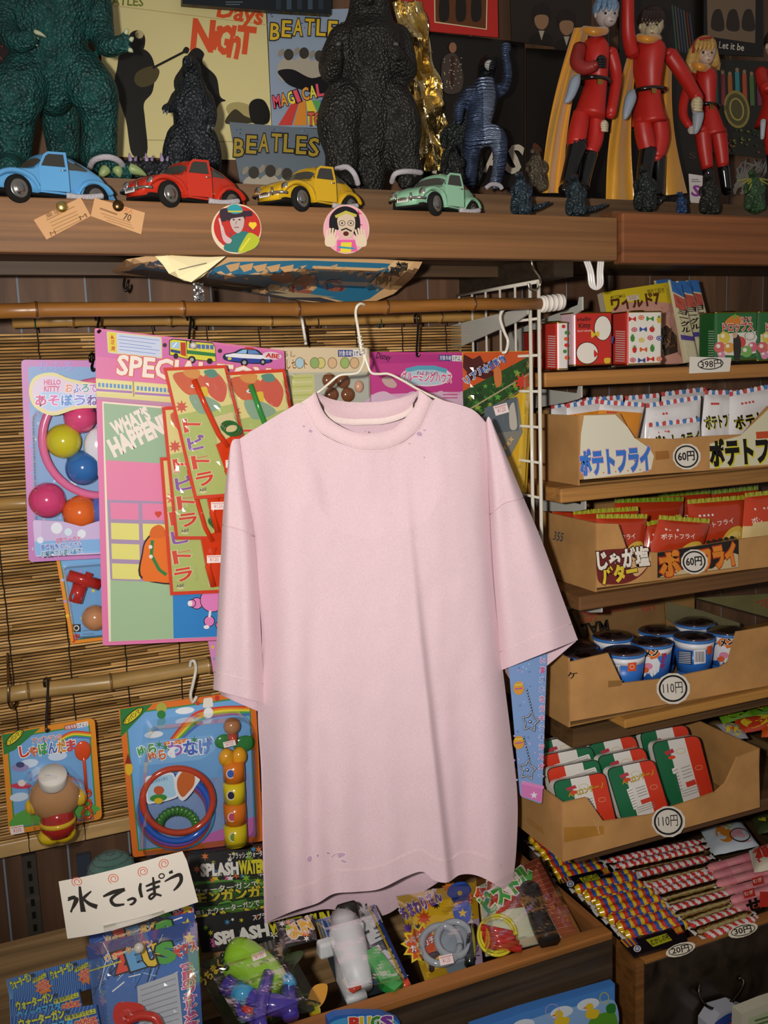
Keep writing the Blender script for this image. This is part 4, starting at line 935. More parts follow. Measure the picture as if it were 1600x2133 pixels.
    for i in range(5): lp.box((2.151, -.17+i*.07, .37), (2.1515, -.13+i*.07, .43), '#333333', 'card', M4)
    ct = M('fuzz').tube(spl(T3([(-.15, .80, .24), (-.5, .86, .22), (-.9, .9, .26), (-1.25, .9, .33)]), n=5), .085*SC, '#d4cfd6', 'fuzz', n=10)
    und = M('matte'); und.box((-1.8, -.6, .2), (1.85, .6, .3), '#161412', 'matte', M4)
    thing('toy_car', label, 'toy car', [('body', body, None, [('cabin_shade', inn_, 'dark patch painted for cabin shade'), ('windscreen', gl, 'dark windscreen'), ('side_window', gl2, 'dark side window')]), ('fender', arch(fr, 1)), ('fender', arch(fr, -1)), ('fender', arch(rr, 1)), ('fender', arch(rr, -1)), ('door', do, 'door standing slightly open', [('door_window', dg), ('door_handle', hd)])]+whl+lamps+[('bumper', bp, 'chrome bumper'), ('licence_plate', lp, 'white plate'), ('underside', und), ('tie_cord', ct, 'white fuzzy cord under the door')])
beetle('sky blue rounded vintage toy car, leftmost on the shelf edge', 100, '#5fa3d8', 24)
beetle('red rounded vintage toy car, second on the shelf edge', 392, '#c2321f', 27)
beetle('yellow rounded vintage toy car above the wild haired sticker', 648, '#cfa51e', 29)
beetle('mint green rounded vintage toy car, rightmost on the shelf edge', 912, '#8fc0a0', 31)
# ================================================================ tickets, pins and stickers on the shelf front
fp = YP(YF-.0008)
def ticket(lab, pts, marks):
    m = card_slab(fp, pts, '#c79a6c', .0005, 'paper')
    for fn in marks: fn(m)
    thing('paper_ticket', lab, 'ticket', m)
ticket('old tan paper ticket slanting up to the right on the shelf front', [(70, 458), (168, 411), (189, 450), (97, 499)], [lambda m: m.txt(fp, '乗車券', 97, 455, 145, 434, 10, '#7a5534'), lambda m: m.line(fp, [(97, 459), (155, 430)], 1.2, '#7a5534'), lambda m: [m.line(fp, [(104+i*3, 464+i*7), (160+i*3, 440+i*6)], 2, '#a37c52') for i in range(4)], lambda m: m.txt(fp, 'M', 106, 492, 117, 488, 9, '#6b4a30'), lambda m: m.txt(fp, 'M', 168, 459, 182, 452, 9, '#6b4a30')])
ticket('old tan paper ticket printed 70 slanting down to the right on the shelf front', [(197, 412), (302, 443), (294, 488), (189, 450)], [lambda m: m.txt(fp, '大人', 256, 440, 276, 446, 11, '#c2764a', .02), lambda m: m.txt(fp, '70', 256, 457, 271, 461, 14, '#4a3422', .01), lambda m: m.line(fp, [(208, 434), (244, 447)], 3.5, '#8a6440'), lambda m: [m.line(fp, [(210+i*6, 444+i*7), (272+i*3, 464+i*6)], 1.8, '#a37c52') for i in range(3)]])
def pin(x, y, lab, col):
    m = M('metal'); c = fp.at(x, y, .0); m.lathe([(.0068, 0), (.0068, .0012), (.005, .0030), (.002, .0038), (0, .004)], col, Matrix.Translation(c) @ Matrix.Rotation(math.radians(90), 4, 'X'), 'metal', 18)
    thing('push_pin', lab, 'pin', m)
pin(129, 431, 'bright brass push pin in the left paper ticket', '#d8bf72'); pin(246, 429, 'dull brown push pin in the paper ticket printed 70', '#6b5334')
def disc(cx, cy, rx, ry, edge):
    m = M('card'); m.prism([fp.at(cx+rx*math.cos(a), cy+ry*math.sin(a), .0) for a in [math.pi*i/24 for i in range(48)]], Vector((0, -.0012, 0)), edge, 'card'); return m
fs = YP(YF-.0021)
m = disc(492, 477, 52, 52, '#d9c3a8')
m.ell(fs, 494, 474, 49, 46, '#b52a20', 10, 36)
for i in range(24): m.ell(fs, random.uniform(452, 535), random.uniform(470, 505), 2, 2, '#7a3a5a', n=6)
m.blob(fs, [(466, 520), (480, 495), (505, 482), (530, 492), (536, 512), (505, 526)], '#2a6f6a'); m.blob(fs, [(496, 526), (508, 498), (520, 485), (540, 498), (528, 518)], '#a9b52a'); m.line(fs, [(500, 522), (520, 496)], 4, '#d6c53a')
m.blob(fs, [(478, 458), (484, 440), (500, 438), (508, 450), (506, 474), (496, 486), (484, 478)], '#b9a5a0'); m.blob(fs, [(476, 462), (478, 444), (490, 436), (506, 440), (510, 458), (502, 448), (486, 450)], '#241820')
m.blob(fs, [(457, 440), (470, 434), (484, 442), (505, 440), (522, 440), (524, 450), (505, 452), (480, 456), (462, 462)], '#33202e'); m.blob(fs, [(474, 440), (476, 430), (490, 426), (502, 432), (504, 442), (488, 446)], '#2a8f9a'); m.line(fs, [(474, 441), (504, 441)], 3, '#c0b03a')
m.blob(fs, [(458, 470), (464, 472), (470, 490), (482, 500), (476, 508), (464, 500)], '#c3a8a8'); m.line(fs, [(456, 455), (462, 480)], 4, '#cbb4b0')
for (x, y) in ((486, 458), (498, 458)): m.ell(fs, x, y, 2.5, 1.5, '#241c1c', n=8)
m.line(fs, [(487, 474), (497, 474)], 1.6, '#7a3a35'); m.line(fs, [(492, 460), (490, 468)], 1.2, '#7d625a')
m.ell(fs, 522, 468, 5, 5, '#e0c030', n=10); m.ell(fs, 529, 468, 5, 5, '#e0c030', n=10); m.poly(fs, [(517, 470), (534, 470), (526, 479)], '#e0c030')
thing('round_sticker', 'round red sticker of a man in a cowboy hat on the shelf front', 'sticker', m)
m = disc(721, 478, 48, 51, '#d8b0a8')
m.ell(fs, 721, 478, 45, 49, '#e0a0b0', 0, 36)
for i in range(14): m.star(fs, random.uniform(690, 752), random.uniform(440, 470), 8, '#c03a55', 4, .3)
m.blob(fs, [(690, 486), (686, 456), (700, 436), (722, 430), (744, 442), (750, 470), (742, 492), (720, 470)], '#17141a')
m.blob(fs, [(702, 462), (708, 448), (724, 444), (738, 454), (738, 478), (728, 496), (712, 492)], '#c9b49c'); m.line(fs, [(698, 452), (720, 442), (742, 450)], 6, '#b8b04a')
for s in (712, 730): m.ring(fs, s, 465, 7, 6, 1.2, '#3a3434', n=14); m.ell(fs, s, 465, 2, 2, '#1c1818', n=8)
m.line(fs, [(710, 480), (720, 476), (732, 482)], 3, '#17141a'); m.ell(fs, 720, 487, 6, 5, '#5a1c1c', n=12)
m.poly(fs, [(702, 500), (738, 500), (744, 524), (700, 524)], '#d65a9a'); m.poly(fs, [(710, 505), (732, 505), (730, 526), (708, 526)], '#d8c83a'); m.line(fs, [(704, 515), (738, 518)], 4, '#3a8fa0')
for s, x in ((-1, 688), (1, 752)):
    m.blob(fs, [(x-10, 512), (x-11, 495), (x, 488), (x+10, 495), (x+9, 513)], '#d8c4aa')
    for k in range(4): m.line(fs, [(x-8+k*5, 494), (x-10+k*6-s*3, 474+abs(k-1.5)*3)], 4, '#d8c4aa')
    m.line(fs, [(x-s*9, 503), (x-s*16, 492)], 4, '#d8c4aa')
thing('round_sticker', 'round pink sticker of a wild haired shouting man on the shelf front', 'sticker', m)
# ================================================================ curled poster, paper wad and loops under the shelf
class Curl:
    curved = 18
    def at(s, px, py, h=0):
        # sagging sheet hung under the shelf: front edge at the fascia, sinking to the back
        z = H+0.142-.0 - .010*math.sin(max(0, min(1, (px-230)/660))*math.pi)-.004*math.sin(px/60)
        d = ray(px, py); Yp = (z-H)/d.z*d.y if d.z > .01*F*.01 else 1.5
        Yp = max(YF+.03, min(1.50, Yp)); p = d*(Yp/d.y)+Vector((0, 0, H)); return p-Vector((0, h*.3, h))
cu = Curl(); m = M('card')
out = [(232, 566), (262, 540), (330, 529), (480, 532), (640, 534), (800, 540), (880, 545), (872, 560), (858, 580), (820, 612), (780, 628), (740, 636), (640, 628), (540, 610), (440, 592), (330, 578), (260, 574)]
m.pr(cu, out, [list(range(len(out)))], '#b99468'); m.poly(cu, [(270, 562), (310, 545), (360, 548), (440, 560), (480, 545), (640, 542), (800, 548), (842, 552), (820, 586), (770, 622), (735, 632), (620, 606), (480, 590), (330, 573)], '#1d5f7d')
m.poly(cu, [(300, 552), (330, 541), (450, 548), (420, 566)], '#232d3f'); m.poly(cu, [(250, 566), (300, 560), (520, 592), (640, 612), (725, 634), (600, 622), (440, 596), (330, 580)], '#2a2a30')
for i in range(7): m.poly(cu, [(470+i*28, 552+i), (500+i*28, 546+i), (496+i*28, 560+i), (480+i*28, 566)], '#b58f62')
for (x, y) in ((590, 574), (640, 582), (695, 592), (625, 598)): m.blob(cu, [(x-26, y+4), (x-8, y-10), (x+14, y-6), (x+24, y+10), (x, y+14)], '#7d4434'); m.ell(cu, x+12, y-8, 5, 4, '#a06a52', n=8)
m.poly(cu, [(452, 588), (560, 600), (700, 618), (600, 618)], '#8a7a5c'); m.poly(cu, [(480, 594), (540, 598), (600, 610), (560, 610)], '#3a3834')
for i in range(6): m.poly(cu, [(690+i*18, 552+i*5), (704+i*18, 548+i*5), (700+i*18, 556+i*5), (690+i*18, 560+i*5)], '#a98b62')
m.poly(cu, [(822, 540), (862, 545), (810, 602), (766, 592)], '#caa678')
for i, ch in enumerate('讀賣新聞'): m.txt(cu, ch, 824-i*14, 560+i*10, 848-i*14, 563+i*10, 17, '#1c1814', .02)
thing('curled_poster', 'blue and tan printed poster sheet sagging under the shelf', 'poster', m)
m = M('paper'); A = [(316, 526), (345, 524), (410, 526), (486, 530), (452, 548), (424, 575), (402, 588), (384, 585), (352, 570), (340, 552)]
cc = [P(x, y, 1.268-.012*math.sin(i*1.7)) for i, (x, y) in enumerate(A)]; mid = P(395, 552, 1.246); m.add([mid]+cc, [(0, 1+i, 1+(i+1) % len(cc)) for i in range(len(cc))], '#efdfae', 'paper', False)
A2 = [(346, 532), (420, 536), (470, 534), (440, 558), (398, 588), (372, 578)]; cc = [P(x, y, 1.252-.004*i) for i, (x, y) in enumerate(A2)]; m.add([P(405, 560, 1.236)]+cc, [(0, 1+i, 1+(i+1) % 6) for i in range(6)], '#f2e4b4', 'paper', False)
m.line(YP(1.235), [(372, 562), (404, 554), (430, 548)], 2, '#6a6a5a')
thing('paper_wad', 'folded cream paper wad taped under the shelf above the brown pole', 'paper', m)
m = M('foil'); tpp = YP(1.262); m.grid(lambda u, v: tpp.at(402+21*u+3*v, 588+40*v, .004*noise.noise(Vector((u*3, v*6, 2)))), 8, 14, '#c2c2c2', 'foil', False)
thing('foil_tape', 'strip of silver tape hanging from the cream paper wad', 'tape', m)
thing('wire_hook', 'small black hook under the shelf left of the paper wad', 'hook', hookwire([P(260, 580, 1.50), P(258, 596, 1.498), P(262, 606, 1.497), P(266, 598, 1.497), P(266, 590, 1.497)], .0022, '#17140f', 'gloss'))
hk = [P(1107, 540, 1.262), P(1110, 556, 1.262), P(1118, 568, 1.275), P(1124, 576, 1.29), P(1126, 590, 1.296), P(1118, 604, 1.298), P(1104, 602, 1.298), P(1101, 590, 1.298)]
thing('wire_hook', 'long bent wire hook carrying the top of the white wire grid', 'hook', hookwire(hk, .0018, '#b5ad9c'))
m = M('gloss')
for o in (-.004, 0, .004): m.tube(spl([P(1222, 542, 1.262)+Vector((o, 0, 0)), P(1230, 566, 1.262)+Vector((o, 0, 0)), P(1234, 594, 1.262)+Vector((o, 0, -.0)), P(1243, 602, 1.262), P(1250, 592, 1.262)-Vector((o, 0, 0)), P(1250, 566, 1.262)-Vector((o, 0, 0)), P(1252, 542, 1.262)-Vector((o, 0, 0))], n=6), .0021, '#e4e0dc', 'gloss', n=8)
thing('cord_loop', 'loop of white cord hanging under the shelf above the yellow pack', 'cord', m)
# ================================================================ carded toys hung on the blind
def rcard(pts, r, n=4):
    """round the corners of a pixel outline"""
    out = []; k = len(pts)
    for i in range(k):
        p, a, b = Vector(pts[i]), Vector(pts[i-1]), Vector(pts[(i+1) % k])
        u = (a-p).normalized(); v = (b-p).normalized(); s, e = p+u*r, p+v*r
        for j in range(n+1):
            t = j/n; q = s*(1-t)**2+p*2*t*(1-t)+e*t*t; out.append((q.x, q.y))
    return out
def inset(pts, d):
    c = Vector((sum(p[0] for p in pts)/len(pts), sum(p[1] for p in pts)/len(pts))); out = []
    k = len(pts)
    for i in range(k):
        p, a, b = Vector(pts[i]), Vector(pts[i-1]), Vector(pts[(i+1) % k]); u = (a-p).normalized(); v = (b-p).normalized(); w_ = (u+v)
        w_ = w_.normalized() if w_.length > 1e-6 else (c-p).normalized()
        sn = max(.3, abs(u.x*w_.y-u.y*w_.x)); out.append(tuple(p+w_*(d/sn)))
    return out
def quadmap(c):
    """bilinear map of unit square on a card's four photo corners tl,tr,br,bl"""
    a, b, c_, d = [Vector(q) for q in c]
    return lambda u, v: tuple((a*(1-u)+b*u)*(1-v)+(d*(1-u)+c_*u)*v)
def agetag(m, mp, x0, y0, x1, y1, h, age='3才以上', bg='#2b3f86'):
    d = Vector((x1-x0, y1-y0)); n = Vector((d.y, -d.x)).normalized()*h; a = Vector((x0, y0)); mid = a+d*.52
    m.poly(mp, [tuple(a), tuple(mid), tuple(mid+n), tuple(a+n)], bg); m.poly(mp, [tuple(mid), (x1, y1), tuple(Vector((x1, y1))+n), tuple(mid+n)], '#e9e6ea')
    q = a+d*.03+n*.16; e = a+d*.5+n*.16; m.txt(mp, '対象年齢', q.x, q.y, e.x, e.y, h*.72, '#e9e6ea', .01)
    q = a+d*.55+n*.16; e = a+d*.98+n*.16; m.txt(mp, age, q.x, q.y, e.x, e.y, h*.72, '#20242c', .01)
def dome(mp, pts, hgt, mat='blister', edge=.35):
    """clear shell over the pixel outline pts"""
    m = M(mat); c = Vector((sum(p[0] for p in pts)/len(pts), sum(p[1] for p in pts)/len(pts))); n = len(pts); vs = []; fs = []
    steps = [(1, .0005), (.985, hgt*.6), (.96, hgt*.9), (.9, hgt)]
    for s, h in steps:
        for p in pts: q = c+(Vector(p)-c)*s; vs.append(mp.at(q.x, q.y, h))
    for i in range(len(steps)-1):
        for j in range(n): fs.append((i*n+j, i*n+(j+1) % n, (i+1)*n+(j+1) % n, (i+1)*n+j))
    fs.append([(len(steps)-1)*n+j for j in range(n)])
    return m.add(vs, fs, '#ffffff', mat, False)
def filmsheet(mp, c, h, amp=.0016, n=(26, 36), sc=(3.5, 5), seed=0, mat='film'):
    m = M(mat); q = quadmap(c)
    def f(u, v):
        x, y = q(u, v); e = min(u, 1-u, v, 1-v); k = min(1, e*8)
        return mp.at(x, y, h*k+.001+amp*k*(noise.noise(Vector((u*sc[0], v*sc[1], seed)))+.7*noise.noise(Vector((u*sc[0]*2.3+v*5, v*sc[1]*2, seed+9)))))
    return m.grid(f, n[0], n[1], '#ffffff', mat, False)
def pball(mp, x, y, r, col, h=None, mat='gloss', ry=None):
    k = scl(x, y, mp.p.y); return M(mat).ball(mp.at(x, y, (h if h is not None else r*k*.75)), (r*k, r*k, (ry or r)*k), col, mat, seg=24, rings=16)
def sticker(m, mp, x0, y0, x1, y1, h, t='¥120', col='#f0e2e0'):
    d = Vector((x1-x0, y1-y0)); n = Vector((d.y, -d.x)).normalized()*h; a = Vector((x0, y0)); m.poly(mp, [tuple(a), tuple(a+d), tuple(a+d+n), tuple(a+n)], col)
    m.line(mp, [tuple(a+n*.82+d*.06), tuple(a+n*.82+d*.94)], h*.1, '#c98a88'); q = a+d*.2+n*.2; e = a+d*.8+n*.2; m.txt(mp, t, q.x, q.y, e.x, e.y, h*.5, '#c2706c')
def shook(x, y, y2, Y, lab, col='#15120f', top=None):
    c = [W(x-3, y+12, Y-.008), W(x-4, y, Y-.012), W(x+1, y-6, Y), W(x+4, y+4, Y+.004), W(x+2, (y+y2)/2, Y), W(x, y2-6, Y-.006), W(x+2, y2+2, Y-.01), W(x+6, y2-3, Y-.012)]
    thing('card_hook', lab, 'hook', hookwire(c, .0021, col, 'gloss'))
# ---- pink bath toy card
mp = YP(1.487); C = [(44, 749), (330, 752), (345, 1156), (60, 1171)]
m = card_slab(mp, rcard(C, 10), '#c17fc0'); m.poly(mp, rcard(inset(C, 14), 8), '#7fa6d6')
for i in range(60): m.ell(mp, random.uniform(62, 200), random.uniform(770, 1150), random.uniform(1.5, 4), random.uniform(1.5, 4), random.choice(['#a9c4e6', '#d9a3d2', '#c9d8ee', '#8aa0d8']), n=8)
m.txt(mp, 'おふろ', 80, 772, 150, 772, 18, '#a79be0', .01)
for i, pp in enumerate(((90, 790), (150, 1010), (80, 1120))): m.ell(mp, *pp, 9, 9, '#cfe0f4')
bl = dome(mp, rcard([(62, 850), (330, 850), (330, 1150), (72, 1155)], 26), .040)
hdr = M('card'); hm = YP(1.4485); hdr.prism([hm.at(x, y) for x, y in spl([(60, 815), (72, 785), (110, 776), (150, 790), (215, 800), (300, 800), (300, 850), (210, 850), (160, 852), (110, 866), (72, 848)], True, 4)], Vector((0, .002, 0)), '#d8cf98', 'card')
hdr.blob(hm, [(67, 815), (78, 791), (110, 783), (150, 797), (215, 806), (292, 806), (292, 844), (210, 844), (158, 845), (110, 858), (77, 842)], '#d5c4dc'); hdr.blob(hm, [(72, 826), (100, 815), (150, 822), (200, 822), (280, 830), (280, 842), (200, 842), (158, 843), (110, 856), (80, 842)], '#a9c6ea')
hdr.txt(hm, 'HELLO', 92, 801, 126, 801, 10, '#d0528c', .03); hdr.txt(hm, 'KITTY', 92, 815, 124, 815, 11, '#d0528c', .03)
for i, (ch, c) in enumerate(zip('おふろで', ('#d98a5a', '#5a7ac9', '#3f9a9a', '#b06ac0'))): hdr.txt(hm, ch, 136+i*17, 816, 151+i*17, 816, 17, c, .02, '#efe6ee', .05)
for i, (ch, c) in enumerate(zip('あそぼうね', ('#c94f8f', '#d06ab0', '#5a8ad0', '#7a8ae0', '#6a50a0'))): hdr.txt(hm, ch, 74+i*27, 843, 96+i*27, 843, 20, c, .03, '#f0e8f0', .05)
rg = M('gloss'); k = scl(205, 915, 1.46); pth = []
for i in range(49):
    a = 2*math.pi*i/48; pth.append(mp.at(208+122*math.cos(a), 912+118*math.sin(a), .016))
rg.tube(pth, .0062, '#e0709f', 'gloss', n=10, caps=False)
parts = [('card', m), ('header_label', hdr), ('ring', rg, 'pink plastic ring')]
for (x, y, r, c, nm) in ((165, 868, 34, '#d8487c', 'pink ball'), (131, 918, 36, '#c9c020', 'yellow ball'), (171, 973, 36, '#2a68ae', 'blue ball'), (97, 1040, 37, '#d23f76', 'pink ball'), (165, 1066, 36, '#e0651c', 'orange ball'), (215, 1062, 34, '#4a68b8', 'blue ball')): parts.append(('ball', pball(mp, x, y, r, c, .012), nm))
tw_ = M('gloss'); tw_.ball(mp.at(206, 930, .018), (.024, .012, .030), '#dcdce2', 'gloss'); tw_.ball(mp.at(205, 972, .02), (.012, .010, .014), '#d6d6de', 'gloss'); parts.append(('bath_toy', tw_, 'plain white bath toy'))
fl2 = M('card'); fm = YP(1.4475); pt = spl([(68, 1085), (100, 1078), (130, 1090), (165, 1098), (200, 1088), (330, 1080), (336, 1150), (72, 1160)], True, 3); fl2.prism([fm.at(x, y) for x, y in rcard([(68, 1083), (130, 1086), (170, 1097), (206, 1085), (330, 1080), (336, 1148), (74, 1160)], 6)], Vector((0, .002, 0)), '#c9b4dc', 'card')
fl2.poly(fm, [(72, 1128), (334, 1118), (335, 1145), (75, 1157)], '#7fb0e2'); fl2.ell(fm, 118, 1100, 12, 12, '#e2e6f0'); fl2.ell(fm, 142, 1108, 8, 8, '#d0e2f0'); fl2.ell(fm, 84, 1125, 7, 7, '#d9dff0'); fl2.ell(fm, 170, 1112, 9, 9, '#e2e6f0')
fl2.txt(fm, 'S字フックと', 118, 1132, 168, 1127, 11, '#d05a96', .02, '#f2eef4', .05); fl2.txt(fm, '吸盤付き!おふろでも', 86, 1146, 170, 1139, 11, '#3a62b8', .02, '#f2eef4', .05); fl2.txt(fm, 'お部屋でも遊べます!', 86, 1160, 172, 1152, 11, '#3a7a96', .02, '#f2eef4', .05)
parts += [('front_label', fl2), ('blister', bl, 'clear plastic blister')]
thing('bath_toy_card', 'lilac bath toy card with a pink ring and coloured balls, left on the blind', 'toy card', parts)
shook(191, 742, 770, 1.484, 'black hook above the lilac bath toy card')
# ---- small orange bordered card behind
mp = YP(1.505); C = [(116, 1160), (235, 1150), (240, 1330), (148, 1342)]
m = card_slab(mp, rcard(C, 6), '#e08a22'); m.poly(mp, inset(C, 7), '#2f7a3c'); m.poly(mp, inset(C, 9), '#6fa8dc')
for i in range(14): m.star(mp, random.uniform(130, 200), random.uniform(1180, 1310), 5, random.choice(['#e8d03a', '#a9b8e6', '#b98ad0']))
m.rect(mp, 150, 1300, 168, 1316, '#1b1b1b'); m.ring(mp, 159, 1308, 6, 6, 2, '#e8e8e8'); m.txt(mp, 'JP', 151, 1334, 167, 1332, 12, '#b8301f', .04); m.lines(mp, 172, 1310, 205, 1332, 3, '#5a6a7a', 1.2, -.06)
k = M('gloss')
for a_, b_, r in (((140, 1195), (205, 1215), .009), ((185, 1190), (170, 1225), .006), ((165, 1215), (155, 1250), .011)): k.tube([mp.at(*a_, .012), mp.at(*b_, .012)], r, '#b3241c', 'gloss', n=14)
kb = pball(mp, 196, 1283, 27, '#b8835a', .012); kl = M('card'); kl.ell(YP(1.484), 160, 1244, 10, 10, '#3f8fc0')
thing('toy_card', 'orange bordered blue card with a red toy, peeping out below the bath toy card', 'toy card', [('card', m), ('red_toy', k), ('round_toy', kb, 'plain tan round toy'), ('badge', kl), ('blister', dome(mp, rcard([(128, 1176), (232, 1168), (232, 1320), (152, 1326)], 12), .028), 'clear plastic blister')])
# ---- big pink SPECIAL TOY sheet
mp = YP(1.438); C = [(197, 683), (592, 730), (614, 1326), (214, 1345)]; q = quadmap(C)
m = card_slab(mp, rcard(C, 5), '#d977a8')
m.poly(mp, [(197, 688), (590, 735), (592, 790), (199, 742)], '#cf6cac')
lab = [(222, 690), (337, 702), (338, 747), (225, 735)]; m.poly(mp, rcard(lab, 4), '#d9cf8e'); m.poly(mp, rcard(inset(lab, 2), 4), '#c9d2ea'); m.poly(mp, [(225, 692), (242, 694), (244, 734), (227, 732)], '#e0cc28')
m.txt(mp, '注', 230, 716, 238, 717, 9, '#c23a22', .02); m.txt(mp, '意', 231, 730, 239, 731, 9, '#c23a22', .02); m.poly(mp, [(230, 705), (238, 706), (233, 697)], '#c23a22')
m.txt(mp, 'ちゅうい', 244, 708, 247, 709, 3, '#c23a22'); 
for i in range(5): m.line(mp, [(248, 700+i*7), (332-(i % 3)*8, 709+i*7)], 1.6, '#8aa0d0')
for x, y in ((343, 719), (458, 731)): m.ell(mp, x, y, 4.5, 4.5, '#3a2430')
def bus(o):
    B = lambda x, y: (352+x*.98, 705+y*1.0+x*.05)
    m.poly(mp, [B(0, 4), B(8, 0), B(92, 4), B(98, 12), B(100, 44), B(40, 42), B(0, 34)], '#1f2a3a'); m.poly(mp, [B(2, 5), B(9, 2), B(36, 4), B(38, 40), B(2, 33)], '#d9cf2c'); m.poly(mp, [B(38, 4), B(92, 6), B(97, 13), B(98, 26), B(38, 22)], '#d9d040'); m.poly(mp, [B(38, 22), B(98, 26), B(98, 33), B(38, 30)], '#2a7a3c'); m.poly(mp, [B(38, 30), B(98, 33), B(99, 43), B(39, 40)], '#d9d040')
    m.poly(mp, [B(4, 8), B(22, 6), B(22, 21), B(4, 19)], '#9fc4e6'); m.line(mp, [B(8, 18), B(16, 8)], 2.5, '#e6eef6'); m.poly(mp, [B(24, 7), B(35, 7), B(36, 36), B(25, 33)], '#b8371f')
    for i in range(6): m.poly(mp, [B(42+i*9, 9), B(49+i*9, 9.5), B(49+i*9, 18.5), B(42+i*9, 18)], '#4a6ab0')
    m.poly(mp, [B(3, 22), B(24, 25), B(24, 31), B(3, 28)], '#2a3f7a'); m.ell(mp, *B(48, 42), 8, 8, '#1a1a1e'); m.ell(mp, *B(48, 42), 4, 4, '#a8aab4'); m.ell(mp, *B(86, 43), 6, 6, '#1a1a1e'); m.ell(mp, *B(14, 36), 5, 6, '#1a1a1e')
bus(0)
def pcar():
    B = lambda x, y: (466+x*.96, 722+y*.9+x*.06)
    m.blob(mp, [B(0, 18), B(20, 12), B(40, 2), B(70, 2), B(84, 12), B(100, 16), B(102, 30), B(60, 36), B(4, 32)], '#182033'); m.poly(mp, [B(3, 19), B(22, 14), B(82, 14), B(99, 18), B(99, 23), B(40, 24), B(4, 23)], '#e2e4ec'); m.poly(mp, [B(4, 23), B(40, 24), B(99, 23), B(100, 29), B(60, 34), B(6, 31)], '#2a3f9a')
    m.poly(mp, [B(26, 13), B(42, 4), B(50, 4), B(48, 13)], '#8ab8e0'); m.poly(mp, [B(52, 4), B(68, 4), B(78, 12), B(52, 13)], '#5a86c0'); m.poly(mp, [B(46, -2), B(64, -2), B(64, 3), B(46, 3)], '#b8301f'); m.ell(mp, *B(12, 27), 4, 3, '#d8c832'); m.ell(mp, *B(44, 34), 8, 8, '#14151a'); m.ell(mp, *B(44, 34), 4, 4, '#9aa0ac'); m.ell(mp, *B(84, 30), 6, 7, '#14151a'); m.ell(mp, *B(84, 30), 3, 3.5, '#9aa0ac')
pcar()
m.ell(mp, 566, 741, 20, 8, '#dcc9d4', 6); m.txt(mp, 'ABE', 553, 744, 580, 747, 9, '#c22f22', .04)
m.txt(mp, 'SPECIAL TOY', 243, 779, 558, 808, 40, '#efe3dc', .03, '#d6703a', .028)
m.poly(mp, [(199, 788), (598, 822), (600, 866), (201, 832)], '#d9d08e')
for i in range(3):
    x0 = 200+i*80; yy = 788+i*7
    m.poly(mp, [(x0, yy+2), (x0+74, yy+8), (x0+75, yy+34), (x0+1, yy+30)], '#e0d79a'); m.line(mp, [(x0, yy+24), (x0+75, yy+29)], 5, '#a57ab8'); m.line(mp, [(x0+77, yy+6), (x0+78, yy+38)], 2.5, '#a58a52')
    for j in range(9): m.poly(mp, [(x0+4+j*8, yy+9+j*.6), (x0+9+j*8, yy+9.4+j*.6), (x0+9+j*8, yy+18+j*.6), (x0+4+j*8, yy+18+j*.6)], '#5f92c8')
m.poly(mp, [(201, 826), (600, 858), (600, 868), (201, 833)], '#b98aa8')
m.poly(mp, [(212, 836), (592, 868), (606, 1318), (226, 1335)], '#e3dcc6')
m.poly(mp, [(215, 840), (590, 872), (594, 980), (219, 958)], '#94b294'); m.poly(mp, [(219, 958), (594, 980), (597, 1052), (222, 1040)], '#dc7fa6'); m.poly(mp, [(222, 1040), (597, 1052), (600, 1240), (229, 1207)], '#a28bac')
m.txt(mp, "WHAT'S", 240, 906, 313, 872, 27, '#e8ddd4', .06); m.txt(mp, 'HAPPENING', 238, 950, 392, 876, 35, '#e8ddd4', .06)
for r, (ya, yb, c) in enumerate(((1046, 1080, '#dc7fa6'), (1088, 1122, '#d9d478'), (1131, 1163, '#d9d478'), (1172, 1204, '#d9d478'))):
    for cc in range(4):
        x0 = 229+cc*66+r; m.poly(mp, [(x0, ya+cc*1.5), (x0+58, ya+2+cc*1.5), (x0+59, yb+2+cc*1.5), (x0+1, yb+cc*1.5)], c)
m.poly(mp, [(229, 1207), (358, 1212), (362, 1328), (230, 1334)], '#9ab892'); m.poly(mp, [(358, 1212), (600, 1235), (605, 1318), (360, 1328)], '#2f7fc4')
K = '#241a1a'
m.blob(mp, [(296, 1206), (294, 1150), (304, 1120), (330, 1106), (400, 1110), (410, 1208)], K); m.blob(mp, [(299, 1204), (297, 1150), (306, 1123), (331, 1109), (396, 1114), (400, 1204)], '#dd6d1e'); m.blob(mp, [(312, 1118), (314, 1100), (330, 1092), (342, 1102), (340, 1118)], '#d0621a'); m.line(mp, [(316, 1124), (314, 1155), (330, 1185), (345, 1196)], 7, '#2f7a3c'); m.ell(mp, 312, 1138, 4, 4, '#ddd8d0'); m.ell(mp, 313, 1158, 4, 4, '#ddd8d0'); m.blob(mp, [(298, 1208), (302, 1192), (330, 1190), (336, 1208)], '#dd6d1e')
m.ell(mp, 325, 1068, 4, 4, '#c8402a'); m.ell(mp, 331, 1068, 4, 4, '#c8402a'); m.poly(mp, [(321, 1070), (335, 1070), (328, 1078)], '#c8402a')
for (x, y, r) in ((408, 1255, 11), (398, 1255, 7), (440, 1248, 24), (434, 1292, 10), (456, 1300, 8)): m.ell(mp, x, y, r+1.6, r+1.6, K); m.ell(mp, x, y, r, r, '#dc7fbc')
m.line(mp, [(436, 1270), (434, 1284)], 5, '#e6d9e2'); m.ell(mp, 394, 1255, 5, 6, '#e8e0e4'); m.ell(mp, 428, 1304, 6, 4, '#e8e0e4')
pp = M('gloss'); pp.tube([mp.at(401, 716, .002), mp.at(400, 722, .012)], .0045, '#d9d4cc', 'gloss', n=10)
